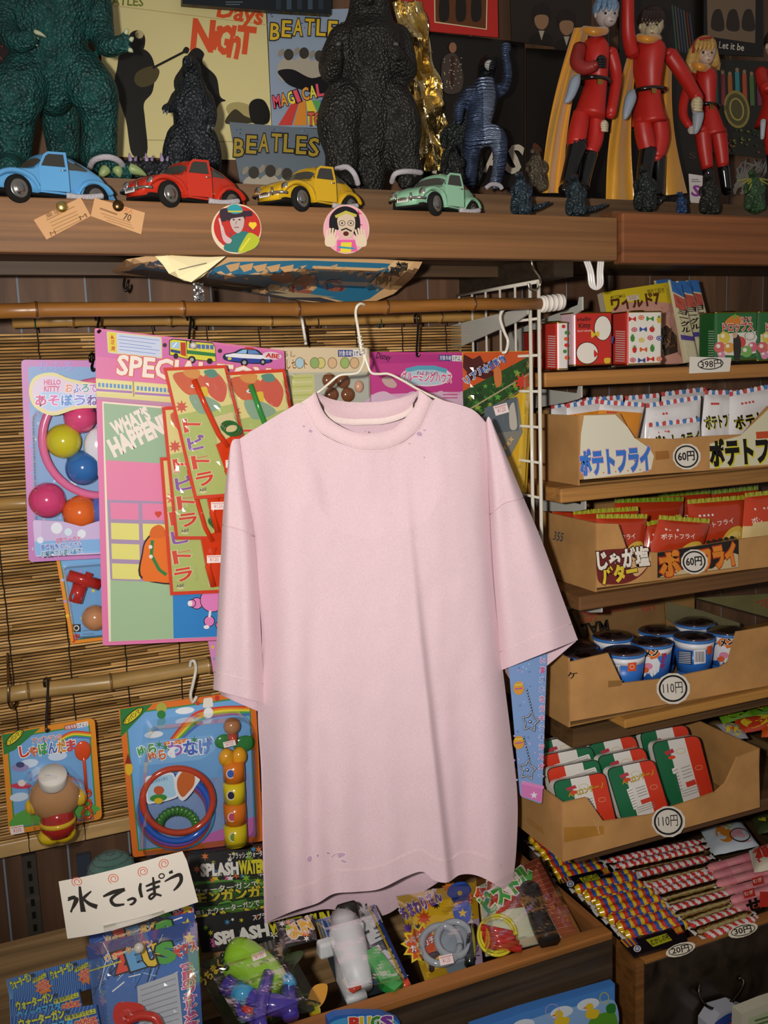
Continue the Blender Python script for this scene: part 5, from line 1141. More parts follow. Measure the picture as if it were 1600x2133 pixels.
thing('toy_sheet', 'big pink toy sheet lettered SPECIAL TOY with a bus and a police car on top', 'toy sheet', [('sheet', m), ('peg', pp, 'white peg')])
shook(203, 655, 690, 1.448, 'black hook at the top left corner of the big pink toy sheet'); shook(394, 655, 712, 1.448, 'black hook above the bus on the big pink toy sheet')
# ---- red bordered slingshot bags pinned over it
def sling(lab, C, Y, seed):
    random.seed(seed); mp = YP(Y); q = quadmap(C); m = card_slab(mp, C, '#cf3a1e', .0008); PI_ = lambda *uv: [q(u, v) for u, v in uv]
    m.poly(mp, PI_((.05, .025), (.95, .025), (.95, .975), (.05, .975)), '#a9b86a'); m.poly(mp, PI_((.05, .025), (.95, .025), (.95, .30), (.05, .36)), '#d8cc86')
    m.blob(mp, PI_((.12, .06), (.4, .04), (.62, .1), (.5, .22), (.25, .2)), '#c9603f'); m.blob(mp, PI_((.3, .03), (.55, .03), (.5, .09), (.35, .08)), '#cf8f4a'); m.blob(mp, PI_((.6, .08), (.8, .05), (.92, .16), (.8, .28), (.62, .22)), '#c85a48'); m.blob(mp, PI_((.62, .04), (.78, .03), (.82, .08), (.68, .09)), '#5a8a7a')
    m.blob(mp, PI_((.45, .18), (.6, .16), (.58, .24), (.46, .26)), '#d8b838'); m.blob(mp, PI_((.3, .22), (.6, .24), (.75, .32), (.4, .36)), '#86a38a'); m.ell(mp, *q(.4, .15), 6, 4, '#ddd9cc'); m.ell(mp, *q(.41, .15), 2.4, 2.4, '#2a4a7a')
    m.poly(mp, PI_((.55, .40), (.92, .36), (.92, .95), (.6, .95)), '#cfc08c'); m.star(mp, *q(.14, .30), 14, '#c95a4a', 8, .5)
    for ch, v, c in (('ト', .44, '#cf4a36'), ('ビ', .58, '#8a5aa8'), ('ー', .66, '#cf4a36'), ('ト', .72, '#cf4a36'), ('ラ', .85, '#cf3a26')):
        a = q(.10, v+.05); b = q(.36, v+.035); m.txt(mp, ch, a[0], a[1], b[0], b[1], 26 if ch != 'ー' else 8, c, .03, '#d8cfa8', .03)
    a = q(.1, .96); m.ell(mp, *q(.16, .94), 9, 6, '#cfc896'); a = q(.1, .945); b = q(.22, .94); m.txt(mp, 'ABE', a[0], a[1], b[0], b[1], 6, '#2f4a2a', .02)
    t = M('gloss'); w3 = lambda u, v, h=.006: mp.at(*q(u, v), h)
    colr = '#cf3a14' if seed != 12 else '#2f8a3a'
    t.tube([w3(.42, .10), w3(.5, .30), w3(.6, .52), w3(.7, .62)], .0042, colr, 'gloss', n=8); t.prism([w3(u, v, .008) for u, v in ((.52, .60), (.9, .52), (.99, .64), (.98, .93), (.62, .95), (.56, .78))], Vector((0, .006, 0)), '#cf3a14', 'gloss'); t.tube([w3(.72, .66), w3(.60, .80), w3(.66, .94)], .005, '#cf3a14', 'gloss', n=8)
    el = M('gloss')
    for o in range(3): el.tube([w3(.78+.13*math.cos(a)+.02*o, .47+.045*math.sin(a)+.012*o, .012) for a in [2*math.pi*i/18 for i in range(19)]], .0013, '#2a6a35', 'gloss', n=6)
    st = M('card'); sp_ = YP(Y-.0125); a = q(.6, .78); sticker(st, sp_, a[0], a[1], a[0]+30, a[1]-1, 16)
    fm = filmsheet(mp, [q(-.02, -.01), q(1.02, -.01), q(1.02, 1.01), q(-.02, 1.01)], 0.009, .004, seed=seed, sc=(5, 6))
    thing('slingshot_pack', lab, 'toy pack', [('card', m), ('slingshot', t), ('elastic', el, 'green elastic rings'), ('price_sticker', st, 'small white price sticker'), ('bag', fm, 'clear plastic bag')], 'slingshot packs on the pink toy sheet')
sling('slingshot pack lowest of the four, its red edge just above the pink poodle', [(333, 953), (468, 945), (490, 1234), (355, 1240)], 1.428, 11)
sling('slingshot pack second lowest, right of the WHAT\'S HAPPEN lettering', [(337, 848), (472, 838), (500, 1124), (365, 1124)], 1.421, 13)
sling('slingshot pack with the green bar, right of the others beside the hanger', [(458, 776), (594, 768), (640, 1046), (500, 1058)], 1.414, 12)
sling('slingshot pack at the upper left, its red bar bright under the clear bag', [(340, 766), (472, 760), (538, 1030), (405, 1040)], 1.407, 14)
random.seed(21)
# ---- cream set card and magenta card behind the hanger
mp = YP(1.468); C = [(560, 724), (771, 724), (776, 960), (566, 960)]
m = card_slab(mp, rcard(C, 8), '#d9c7a4')
m.txt(mp, 'らし', 590, 742, 615, 743, 11, '#8a6a4a', .01); m.txt(mp, 'なかよしセット', 560, 767, 640, 767, 19, '#9a6a30', .03, '#efe2c8', .05); agetag(m, mp, 704, 743, 763, 743, 14)
for x, c in ((624, '#a9c9d8'), (668, '#d2c87a'), (692, '#d8b48a'), (718, '#9ab86a'), (738, '#d8b48a'), (655, '#8fb06a')): m.ell(mp, x, 756, 10, 12, '#8a7a5a'); m.ell(mp, x, 756, 8.5, 10.5, c)
m.poly(mp, [(596, 776), (768, 774), (770, 950), (600, 950)], '#b9bcae'); m.poly(mp, [(604, 780), (654, 778), (658, 900), (608, 900)], '#cfcf86')
for i in range(6): m.line(mp, [(608, 788+i*9), (650, 786+i*9)], 3, ['#b8c46a', '#d9d9a0'][i % 2])
br = M('gloss')
for (x, y, r) in ((683, 792, 15), (712, 794, 15), (688, 822, 17), (722, 822, 15)): br.ball(mp.at(x, y, .006), (.012, .007, .012), '#7a4a2c', 'gloss', seg=16, rings=10)
pk = M('gloss'); pk.ball(mp.at(745, 805, .006), (.008, .006, .010), '#d8a58a', 'gloss')
thing('toy_card', 'cream picture card of brown play food behind the hanger hook', 'toy card', [('card', m), ('play_food', br, 'brown moulded play food'), ('pink_piece', pk), ('blister', dome(mp, rcard([(598, 778), (767, 776), (770, 940), (602, 940)], 14), .018), 'clear plastic blister')])
thing('card_hook', 'white hook holding the cream play food card', 'hook', hookwire([W(622, 655, 1.49), W(628, 662, 1.478), W(633, 690, 1.476), W(636, 708, 1.474), W(637, 716, 1.464)], .0026, '#ded8ca', 'gloss'))
mp = YP(1.462); C = [(770, 733), (964, 734), (968, 960), (774, 960)]
m = card_slab(mp, rcard(C, 4), '#c4428c'); m.poly(mp, [(768, 738), (964, 738), (965, 752), (790, 758)], '#b43a84'); m.poly(mp, [(772, 822), (966, 815), (968, 958), (774, 958)], '#d9a3c4'); m.blob(mp, [(772, 826), (800, 815), (830, 828), (860, 815), (890, 826), (920, 814), (950, 826), (966, 815), (966, 850), (772, 850)], '#d8b8cf')
m.txt(mp, 'Disney', 783, 746, 812, 751, 13, '#1c1018', .012, sh=.1); agetag(m, mp, 914, 751, 966, 753, 12, bg='#3a3f8c')
m.ell(mp, 888, 784, 54, 21, '#e6d4e0'); m.ell(mp, 888, 785, 50, 17, '#b8cfdc'); m.line(mp, [(845, 772), (870, 766), (905, 766), (930, 773)], 9, '#5fa8c4'); m.txt(mp, 'グルーミングハウス', 836, 792, 940, 796, 17, '#d8528c', .03, '#f4ecf0', .06)
m.txt(mp, 'わくわくの', 868, 780, 912, 781, 7, '#a03a7a', .02); m.blob(mp, [(795, 790), (810, 784), (826, 800), (820, 808), (804, 804)], '#c8a9a4'); m.lines(mp, 922, 812, 960, 832, 3, '#c04a8a', 2)
thing('toy_card', 'magenta toy card with a white cloud logo behind the right of the hanger', 'toy card', m)
shook(868, 660, 740, 1.468, 'black hook carrying the magenta card behind the hanger')
# ---- jungle bags on the grid
def jungle(Y, dx, dy, lab, front):
    mp = YP(Y); C = [(963+dx, 733+dy), (1108+dx, 731+dy), (1092+dx, 1022+dy), (972+dx, 1030+dy)]; q = quadmap(C); m = card_slab(mp, C, '#d2a31e', .0006); m.poly(mp, [q(.9, 0), q(1, 0), q(1, 1), q(.86, 1)], '#d9b42a')
    if front:
        m.poly(mp, [(964, 734), (1104, 732), (1104, 800), (964, 830)], '#c4501c'); m.poly(mp, [(966, 738), (985, 748), (1000, 740), (1008, 756), (1030, 748), (1020, 770), (1040, 780), (1010, 790), (990, 784), (975, 800), (972, 775), (964, 765)], '#4a1410')
        m.poly(mp, [(964, 815), (1040, 775), (1106, 740), (1104, 800), (1040, 850), (966, 890)], '#24481c')
        for i in range(70):
            x = random.uniform(968, 1100); y = 852-(x-964)*.52+random.uniform(-26, 26); m.star(mp, x, y, random.uniform(4, 9), random.choice(['#3a7a2c', '#1a3214', '#559a3a', '#2a5a22', '#8a9a3a']), 5, .4)
        m.line(mp, [(966, 858), (1104, 776)], 3, '#a89a72'); m.line(mp, [(968, 880), (1104, 800)], 2.5, '#7a6a42'); m.txt(mp, 'リアル', 970, 800, 1010, 772, 14, '#3f62b0', .03, '#e2dccc', .06); m.txt(mp, '水生動物', 1008, 776, 1052, 752, 14, '#3f62b0', .03, '#e2dccc', .06)
        m.blob(mp, [(1026, 770), (1040, 768), (1042, 800), (1030, 804)], '#c4703a'); m.star(mp, 1086, 796, 20, '#c23a1c', 9, .5)
        m.poly(mp, [(984, 876), (1076, 830), (1086, 900), (1060, 950), (990, 960)], '#7d7c74'); m.poly(mp, [(1006, 850), (1074, 826), (1078, 896), (1010, 905)], '#57626a'); sticker(m, mp, 1030, 866, 1058, 858, 20); m.blob(mp, [(1058, 852), (1066, 838), (1070, 850), (1074, 890), (1060, 892)], '#b8b2a6')
        for i in range(9): m.star(mp, 1062-i*7, 915+i*9, 7, '#c9a56a', 4, .4)
    parts = [('card', m)]
    if front: parts.append(('bag', filmsheet(mp, [q(-.01, 0), q(1, 0), q(1, 1), q(0, 1)], .01, .003, seed=44), 'clear plastic bag'))
    thing('jungle_pack', lab, 'toy pack', parts, 'jungle print packs on the wire grid')
for i in range(4): jungle(1.372+.008*(3-i), 5-i*1.5+0, 4-i, 'yellow edged jungle toy pack behind the front one, %s' % ['rearmost of the stack', 'second from the back', 'third from the back', 'just behind the front pack'][i], False)
jungle(1.362, 0, 0, 'orange and green jungle toy pack, front of the stack beside the wire grid', True)
thing('wire_hook', 'white S shaped hook holding the jungle toy packs', 'hook', hookwire([W(1056, 640, 1.335), W(1046, 648, 1.34), W(1042, 664, 1.345), W(1050, 690, 1.346), W(1058, 710, 1.346), W(1054, 732, 1.346), W(1046, 734, 1.35)], .0026, '#ddd8cc', 'gloss'))
# ---- blue star charm card
mp = YP(1.232); C = [(1060, 1345), (1141, 1320), (1128, 1676), (1090, 1660)]
C = [(1056, 1340), (1141, 1325), (1129, 1675), (1084, 1659)]
m = card_slab(mp, rcard(C, 6), '#7f9fd2'); m.poly(mp, [(1086, 1628), (1131, 1640), (1129, 1672), (1086, 1658)], '#cf79b8')
for i in range(7): m.ell(mp, 1090+i*6.5, 1630+i*1.6, 4, 4, '#d98ac4')
m.star(mp, 1112, 1656, 8, '#e6dcec', 5)
for i, ch in enumerate('願い事がかなうキラキラスター'): m.txt(mp, ch, 1124-i*.35, 1360+i*20, 1134-i*.35, 1362+i*20, 12, '#c04a8c' if i % 5 < 3 else '#3f62b0', .02, '#e8eaf4', .05)
for i in range(30): m.star(mp, random.uniform(1068, 1118), random.uniform(1380, 1630), 3, random.choice(['#a9c0e4', '#6a88c4', '#c4a9dc']))
for y in (1432, 1545): m.ell(mp, 1078, y, 11, 14, '#d99a3c'); m.line(mp, [(1070, y-6), (1086, y-8)], 2.5, '#d0d060'); m.line(mp, [(1070, y+2), (1086, y)], 2.5, '#a85ab0')
ch = []
for (x, y) in ((1102, 1502), (1096, 1602)):
    s = M('metal'); pts = []
    for i in range(11):
        a = math.radians(-90+36*i+8); r = 21 if i % 2 == 0 else 12; pts.append(mp.at(x+r*.85*math.cos(a), y+r*math.sin(a), .004))
    for a, b in zip(pts, pts[1:]):
        for t in range(4): s.ball(a.lerp(b, t/4), .0016, '#b9bcc2', 'metal', seg=8, rings=6)
    s.ball(mp.at(x, y, .003), .0028, '#c9ccd2', 'metal', seg=10, rings=8)
    for i in range(8): s.ball(mp.at(x+4-i*1.5, y-24-i*6, .003), (.0015, .0012, .0022), '#9a9ca4', 'metal', seg=8, rings=6)
    ch.append(('star_charm', s, 'silver star charm'))
thing('charm_card', 'pale blue card of silver star charms right of the pink shirt hem', 'toy card', [('card', m)]+ch)
# ---- bubble bottle card, lower left
def corner_logo(m, mp, pts, e, rot, c='#2f7a3c'):
    m.poly(mp, pts, c); m.ell(mp, e[0], e[1], e[2], e[3], '#28301c', rot); m.ell(mp, e[0], e[1], e[2]-2, e[3]-2, '#d3c52c', rot)
mp = YP(1.478); C = [(2, 1528), (197, 1495), (213, 1706), (19, 1740)]
m = card_slab(mp, rcard(C, 12), '#d98a28'); m.poly(mp, rcard(inset(C, 11), 6), '#3f8a4a'); m.poly(mp, rcard(inset(C, 14), 6), '#6fa3d8')
for p in ((60, 1590), (120, 1575), (150, 1640), (40, 1660)): m.ell(mp, *p, 20, 9, '#c2d4ea', -8)
m.poly(mp, [(30, 1695), (190, 1662), (196, 1694), (33, 1722)], '#6fb04e'); m.blob(mp, [(30, 1700), (70, 1680), (110, 1690), (160, 1668), (196, 1676), (196, 1692), (33, 1721)], '#5aa046')
for i, c in enumerate(('#c8452f', '#dc8a2c', '#dcd03c', '#4fa04f', '#4a72c0')): m.line(mp, spl([(120, 1540-i*-3), (150, 1524+i*3), (190, 1526+i*3)], n=5), 3, c)
corner_logo(m, mp, [(4, 1530), (84, 1516), (30, 1562), (8, 1572)], (30, 1536, 24, 9), -42); m.txt(mp, 'アンパンマン', 15, 1554, 48, 1525, 9, '#28301c', .02)
agetag(m, mp, 135, 1521, 184, 1512, 10, '5才以上', '#a8483c'); m.txt(mp, 'アンパンマンの', 68, 1548, 128, 1538, 11, '#c0392c', .02, '#f2ece6', .06)
for i, (ch_, c) in enumerate(zip('しゃぼんだま', ('#c23a2c', '#d06a3a', '#3f9a4a', '#4a68b8', '#d08a2c', '#c24a4a'))): m.txt(mp, ch_, 43+i*19.5, 1576-i*2.6, 61+i*19.5, 1573-i*2.6, 21, c, .04, '#f4eee8', .06)
m.ell(mp, 42, 1598, 18, 8, '#8a86b8'); m.ell(mp, 42, 1592, 9, 6, '#3f4470'); m.ell(mp, 44, 1636, 22, 6, '#c23a5a'); m.ell(mp, 45, 1630, 8, 7, '#d8d0cc')
m.txt(mp, 'PINOCCHIO', 159, 1712, 196, 1706, 8, '#2c4a8c', .02); sticker(m, mp, 23, 1738, 51, 1733, 17, '¥330')
bt = M('gloss'); kk = scl(108, 1650, 1.47); cc = mp.at(108, 1650, .022)
bt.ball(mp.at(112, 1648, .02), (.037, .026, .036), '#b5875a', 'gloss', seg=24, rings=16)
bd_ = M('gloss'); bd_.lathe([(.0, -.045), (.022, -.044), (.026, -.03), (.024, -.012), (.020, 0)], '#a82a22', Matrix.Translation(mp.at(115, 1668, .02)), 'gloss'); bd_.lathe([(.0255, -.028), (.0268, -.024), (.0258, -.02)], '#d8b42c', Matrix.Translation(mp.at(115, 1668, .02)), 'gloss')
ft = M('gloss'); ft.ball(mp.at(102, 1728, .022), (.018, .016, .013), '#d9b81e', 'gloss'); ft.ball(mp.at(130, 1723, .022), (.018, .016, .013), '#d9b81e', 'gloss')
kn = M('gloss'); kn.ball(mp.at(66, 1668, .02), (.011, .011, .013), '#d9b028', 'gloss'); kn.ball(mp.at(163, 1650, .02), (.011, .011, .013), '#d9b028', 'gloss')
cp = M('paper'); cp.lathe([(.019, 0), (.0205, .004), (.0205, .017), (.0195, .0215), (.0, .022)], '#dcd8d0', Matrix.Translation(mp.at(107, 1616, .030)) @ Matrix.Rotation(math.radians(30), 4, 'X'), 'paper', 28)
wd = M('gloss'); wd.tube([mp.at(172, 1560, .004), mp.at(176, 1600, .004), mp.at(180, 1650, .004)], .0024, '#cf4a22', 'gloss'); wd.ball(mp.at(172, 1562, .004), (.012, .003, .016), '#cf4a22', 'gloss')
for (y, r) in ((1650, 7), (1672, 8), (1692, 10)): wd.tube([mp.at(181+r*math.cos(a), y+r*math.sin(a), .004) for a in [2*math.pi*i/16 for i in range(17)]], .0022, '#cf4a22', 'gloss', n=6)
thing('bubble_toy_card', 'orange bordered bubble toy card with a white capped round bottle, lower left', 'toy card', [('card', m), ('bottle', bt, 'tan round bottle', [('bottle_band', bd_, 'red bottle base'), ('foot', ft, 'yellow feet'), ('knob', kn, 'yellow side knobs'), ('cap', cp, 'white screw cap')]), ('bubble_wand', wd, 'red bubble wand'), ('blister', dome(mp, rcard([(50, 1610), (86, 1590), (140, 1590), (176, 1625), (172, 1690), (150, 1736), (80, 1742), (62, 1700)], 14), .05), 'clear plastic blister')])
shook(96, 1418, 1522, 1.482, 'black hook carrying the bubble toy card')
# ---- ring toss card
mp = YP(1.472); C = [(247, 1476), (532, 1436), (548, 1752), (277, 1786)]
m = card_slab(mp, rcard(C, 5), '#d9702a'); m.poly(mp, inset(C, 12), '#3f8a4a'); m.poly(mp, inset(C, 15), '#6fa6dc'); m.poly(mp, [(284, 1640), (520, 1610), (530, 1740), (292, 1768)], '#7f9ac8'); m.poly(mp, [(400, 1750), (530, 1700), (532, 1742), (400, 1758)], '#c06ab0')
for p in ((385, 1480), (320, 1530)): m.ell(mp, *p, 20, 7, '#dfe6ee', -6)
for i, c in enumerate(('#c8452f', '#dc8a2c', '#dcd03c', '#4fa04f', '#4a72c0')): m.line(mp, spl([(352+i*5, 1545), (400+i*3, 1490+i*5), (455, 1474+i*4), (520, 1472+i*4)], n=6), 5, c)
corner_logo(m, mp, [(250, 1477), (318, 1466), (252, 1535)], (277, 1491, 27, 9), -40); m.txt(mp, 'アンパンマン', 260, 1509, 300, 1478, 9, '#28301c', .02)
m.ell(mp, 336, 1474, 11, 11, '#a8a848'); m.ell(mp, 336, 1488, 9, 9, '#2f7a3c'); m.poly(mp, rcard([(424, 1454), (442, 1452), (444, 1472), (422, 1474)], 4), '#e2dcd4'); m.ell(mp, 434, 1484, 10, 11, '#dfe4e6'); m.ell(mp, 452, 1454, 5, 6, '#c23a2c'); m.ell(mp, 412, 1465, 4, 4, '#c23a2c')
m.poly(mp, rcard([(285, 1562), (300, 1545), (446, 1530), (450, 1560), (420, 1582), (290, 1595)], 8), '#7fb4e2')
m.poly(mp, rcard([(340, 1545), (392, 1537), (393, 1547), (341, 1554)], 4), '#d9772c'); m.txt(mp, 'アンパンマン', 345, 1552, 388, 1546, 7, '#f0e4d4', .02)
for i, (ch_, c) in enumerate(zip('わなげ', ('#9a6ab8', '#4a6ac4', '#6a8ad0'))): m.txt(mp, ch_, 352+i*32, 1574-i*3, 380+i*32, 1571-i*3, 27, c, .04, '#efeef4', .06)
m.txt(mp, 'ゆら', 290, 1576, 326, 1566, 20, '#3f9a4a', .04, '#f0f0ec', .06); m.txt(mp, 'ゆら', 312, 1586, 346, 1578, 19, '#d0682c', .04, '#f0f0ec', .06)
for (x, y) in ((331, 1550), (344, 1556), (404, 1540)): m.star(mp, x, y, 9, '#3f8a4a', 6, .3)
m.ell(mp, 268, 1600, 8, 14, '#d9b02a'); m.poly(mp, [(260, 1590), (266, 1568), (274, 1590)], '#8a2a1e')
parts = [('card', m)]
for (cx, cy, rx, ry, h, c, nm) in ((365, 1690, 76, 72, .006, '#3f8fc4', 'light blue ring'), (362, 1690, 70, 66, .012, '#c8502a', 'red ring'), (360, 1682, 70, 66, .018, '#7a52a8', 'purple ring'), (360, 1672, 70, 66, .024, '#2f5fc0', 'blue ring'), (362, 1652, 72, 66, .030, '#b5412a', 'brown red ring')):
    r_ = M('gloss'); r_.tube([mp.at(cx+rx*math.cos(a), cy+ry*math.sin(a), h) for a in [2*math.pi*i/40 for i in range(41)]], .0052, c, 'gloss', n=8, caps=False); parts.append(('toss_ring', r_, nm))
gr = M('gloss')
for i in range(16):
    a = math.pi*(.95+1.1*i/15); gr.tube([mp.at(368+30*math.cos(a), 1715+22*math.sin(a), .008), mp.at(368+46*math.cos(a+.1), 1715+40*math.sin(a+.1), .012)], .004, '#3f7a35', 'gloss', n=6)
parts.append(('palm_ring', gr, 'green leafy ring'))
ins = M('card'); im = YP(1.440); ins.prism([im.at(x, y) for x, y in rcard([(302, 1618), (362, 1608), (372, 1660), (350, 1668), (306, 1676)], 8)], Vector((0, .001, 0)), '#e2e6ec', 'card'); ins.poly(im, rcard([(305, 1621), (360, 1612), (368, 1658), (309, 1672)], 8), '#a9cfe6'); ins.txt(im, 'やしの木ゆらゆら', 309, 1634, 350, 1624, 8, '#3f7ab0', .01); ins.ell(im, 330, 1662, 18, 8, '#3f8a3c', -5); ins.ell(im, 330, 1668, 9, 6, '#d9b82c'); ins.ell(im, 331, 1646, 11, 9, '#c25a35')
ins.prism([im.at(x, y) for x, y in spl([(364, 1620), (385, 1598), (408, 1610), (418, 1620), (406, 1640), (398, 1652), (380, 1668), (366, 1650)], True, 3)], Vector((0, -.001, 0)), '#e2e2e6', 'card'); im2 = YP(1.4385); ins.blob(im2, [(370, 1622), (386, 1603), (404, 1613), (404, 1634), (392, 1650), (380, 1660), (370, 1645)], '#c2632c')
parts.append(('insert_label', ins))
ck = M('gloss')
for i, (y, r, c) in enumerate(((1596, .0145, '#d9761e'), (1640, .0145, '#d9c21e'), (1683, .0150, '#d9761e'), (1727, .0155, '#d9c21e'))): ck.lathe([(r*1.2, -.0165), (r*1.23, 0), (r*1.2, .0165)], c, Matrix.Translation(mp.at(481+i*1.3, y, .018)), 'gloss', 20)
ck.ball(mp.at(466, 1570, .018), (.013, .012, .0155), '#d99a1e', 'gloss'); ck.ball(mp.at(492, 1567, .018), (.013, .012, .0155), '#d99a1e', 'gloss')
hd2 = M('gloss'); hd2.ball(mp.at(478, 1506, .016), (.014, .012, .014), '#a8754e', 'gloss'); hd2.tube([mp.at(479, 1522, .016), mp.at(480, 1540, .016)], .008, '#b0402c', 'gloss', n=12); sl3 = M('card'); sticker(sl3, YP(1.446), 467, 1558, 492, 1552, 12)
lf = M('gloss'); lf.ball(mp.at(462, 1540, .01), (.014, .005, .012), '#2f7a3c', 'gloss'); lf.ball(mp.at(505, 1545, .01), (.018, .005, .014), '#2f7a3c', 'gloss')
for (x, y, c) in ((480, 1612, '#3f62b8'), (481, 1657, '#2a2a3c'), (483, 1702, '#c8506a'), (486, 1744, '#7a9a3a')): ck.ell(YP(1.4375), x, y, 9, 10, '#e2dcd0'); ck.ell(YP(1.437), x, y, 7, 8, c)
parts += [('club', ck, 'orange and yellow banded post', [('post_top', hd2, 'small tan topped figure without a face'), ('price_sticker', sl3, 'small white price sticker')]), ('leaf', lf, 'green leaves'), ('blister', dome(mp, rcard([(290, 1600), (300, 1500), (500, 1478), (520, 1500), (528, 1740), (290, 1775)], 18), .048), 'clear plastic blister')]
thing('ring_toss_card', 'orange bordered ring toss card with coloured rings, left of the shirt hem', 'toy card', parts)
thing('card_hook', 'white hook carrying the ring toss card', 'hook', hookwire([W(396, 1388, 1.485), W(398, 1378, 1.482), W(405, 1378, 1.478), W(408, 1395, 1.478), W(402, 1425, 1.474), W(397, 1448, 1.474), W(402, 1462, 1.462), W(410, 1450, 1.46)], .0028, '#cfcabc', 'gloss'))
mp = YP(1.49); m = card_slab(mp, [(500, 1436), (552, 1430), (572, 1690), (520, 1700)], '#1f2a4c'); m.poly(mp, [(528, 1500), (552, 1500), (558, 1640), (532, 1640)], '#2a2c30'); m.poly(mp, [(533, 1650), (568, 1648), (570, 1686), (536, 1690)], '#d9702a'); m.line(mp, [(525, 1520), (540, 1690)], 3, '#d9c21e')
thing('toy_card', 'dark blue card edge half hidden between the ring toss card and the shirt', 'toy card', m)
mp = YP(1.47); m = card_slab(mp, [(432, 1328), (520, 1322), (524, 1402), (446, 1408)], '#d58ac0'); m.star(mp, 443, 1348, 5, '#d8c83a'); m.star(mp, 446, 1372, 4, '#6a9ad0')
thing('toy_card', 'pink card corner showing below the big pink sheet beside the sleeve', 'toy card', m)
# ================================================================ goods on the right-hand shelves
def S_(sx, ox, oy): return lambda x, y: (ox+x*sx, oy+y*sx)
A1 = S_(.325, 1080, 560); A2 = S_(.325, 1080, 960); A3 = S_(.35, 1040, 1440)
KB = '#b98a54'
def tin(lab, x0, x1, yt, yb, Y, depth, face, sidecol, draw, grp=None, side=None):
    a, b = P(x0, yt, Y), P(x1, yb, Y); zb_ = b.z; zt_ = a.z; m = M('tin'); w_, d_ = b.x-a.x, depth; r = .006; pts = []
    for cx, cy, a0 in ((b.x-r, Y+r, -90), (b.x-r, Y+d_-r, 0), (a.x+r, Y+d_-r, 90), (a.x+r, Y+r, 180)):
        for k in range(5): q = math.radians(a0+22.5*k); pts.append((cx+r*math.cos(q), cy+r*math.sin(q)))
    n = len(pts); vs = [Vector((x, y, z)) for z in (zb_, zt_) for x, y in pts]
    for i in range(n):
        o = len(m.v); j = (i+1) % n; px_ = (pts[i][0]+pts[j][0])/2; c = face if pts[i][1] < Y+.001 and pts[j][1] < Y+.001 else (sidecol if px_ < (a.x+b.x)/2 else face)
        m.add([vs[i], vs[j], vs[j+n], vs[i+n]], [(0, 1, 2, 3)], c, 'tin')
    m.add(vs[:n], [list(range(n-1, -1, -1))], '#b98a2c', 'metal')
    rim = M('metal')
    for z in (zt_, zb_+.0015): rim.tube([Vector((x, y, z)) for x, y in pts]+[Vector((*pts[0], z))], .0012, '#c9a040', 'metal', n=6, caps=False)
    lid = M('metal'); lid.add([Vector((x, y, zt_-.0005)) for x, y in pts], [list(range(n))], '#c9a548', 'metal'); cx, cy = (a.x+b.x)/2, Y+d_/2; lid.lathe([(.013, 0), (.013, .003), (.011, .004), (0, .004)], '#c9a548', Matrix.Translation((cx, cy, zt_-.0005)), 'metal')
    fm = YP(Y); draw(m, fm)
    if side: side(m, XP(a.x))
    thing('sweets_tin', lab, 'tin', [('can', m), ('rim', rim, 'gold rim'), ('lid', lid, 'gold lid')], grp)
def sidetext(x0, x1, y0, y1):
    def f(m, mp):
        for i in range(14): m.line(mp, [(x0, y0+(y1-y0)*i/14), (x1, y0+(y1-y0)*i/14+1)], 2, '#e0b8b4')
    return f
def redtin(m, mp):
    F_ = lambda x, y: A1(x, y)
    m.txt(mp, 'Hello', *F_(380, 338), *F_(465, 330), 8, '#2a1010', .02); m.txt(mp, 'Kitty', *F_(388, 380), *F_(462, 374), 10, '#2a1010', .02); m.txt(mp, 'FRUIT DROPS', *F_(378, 405), *F_(468, 402), 3.5, '#e8dcd4')
    for (x, y, rx, ry) in ((540, 380, 17, 25), (440, 540, 22, 22)): m.ell(mp, *F_(x, y), rx+1.5, ry+1.5, '#2a1512'); m.ell(mp, *F_(x, y), rx, ry, '#ebe4d8')
    for (x, y, c) in ((492, 420, '#d8c02c'), (510, 545, '#c8281f')): m.blob(mp, [F_(x-26, y-26), F_(x-4, y-6), F_(x+22, y-22), F_(x+24, y+18), F_(x, y+6), F_(x-24, y+22)], c)
    m.blob(mp, [F_(568, 570), F_(588, 575), F_(585, 600), F_(568, 612), F_(550, 600), F_(548, 576)], '#e0b830'); m.poly(mp, [F_(598, 430), F_(610, 440), F_(604, 480), F_(592, 470)], '#2f4a8c')
def fruit(m, mp, x0=705, x1=915, y0=300, y1=600):
    cols = ['#c8281f', '#d8622a', '#3f8a35', '#d8b82c', '#c23a5a', '#3a4f9a']; i = 0
    for r in range(5):
        for c in range(4):
            x = x0+25+(x1-x0-40)*c/3+(r % 2)*12; y = y0+20+(y1-y0-40)*r/4+random.uniform(-8, 8); px_ = A1(x, y); k = random.randint(0, 3); cc = cols[i % 6]; i += 1
            if x > x1-8: continue
            if k == 0: m.ell(mp, *px_, 5.5, 6, cc); m.line(mp, [px_, (px_[0]+2, px_[1]-9)], 1.5, '#3f7a2c')
            elif k == 1: m.blob(mp, [(px_[0]-7, px_[1]-5), (px_[0], px_[1]-1), (px_[0]+7, px_[1]-5), (px_[0]+7, px_[1]+5), (px_[0], px_[1]+1), (px_[0]-7, px_[1]+5)], cc)
            elif k == 2: m.ell(mp, *px_, 6, 5, cc); m.ring(mp, *px_, 4, 3, 1, '#f0e8dc', n=12)
            else: m.blob(mp, [(px_[0]-4, px_[1]-4), (px_[0]+4, px_[1]-4), (px_[0]+3, px_[1]+6), (px_[0]-3, px_[1]+6)], cc); m.star(mp, px_[0], px_[1]-6, 4, '#3f8a35')
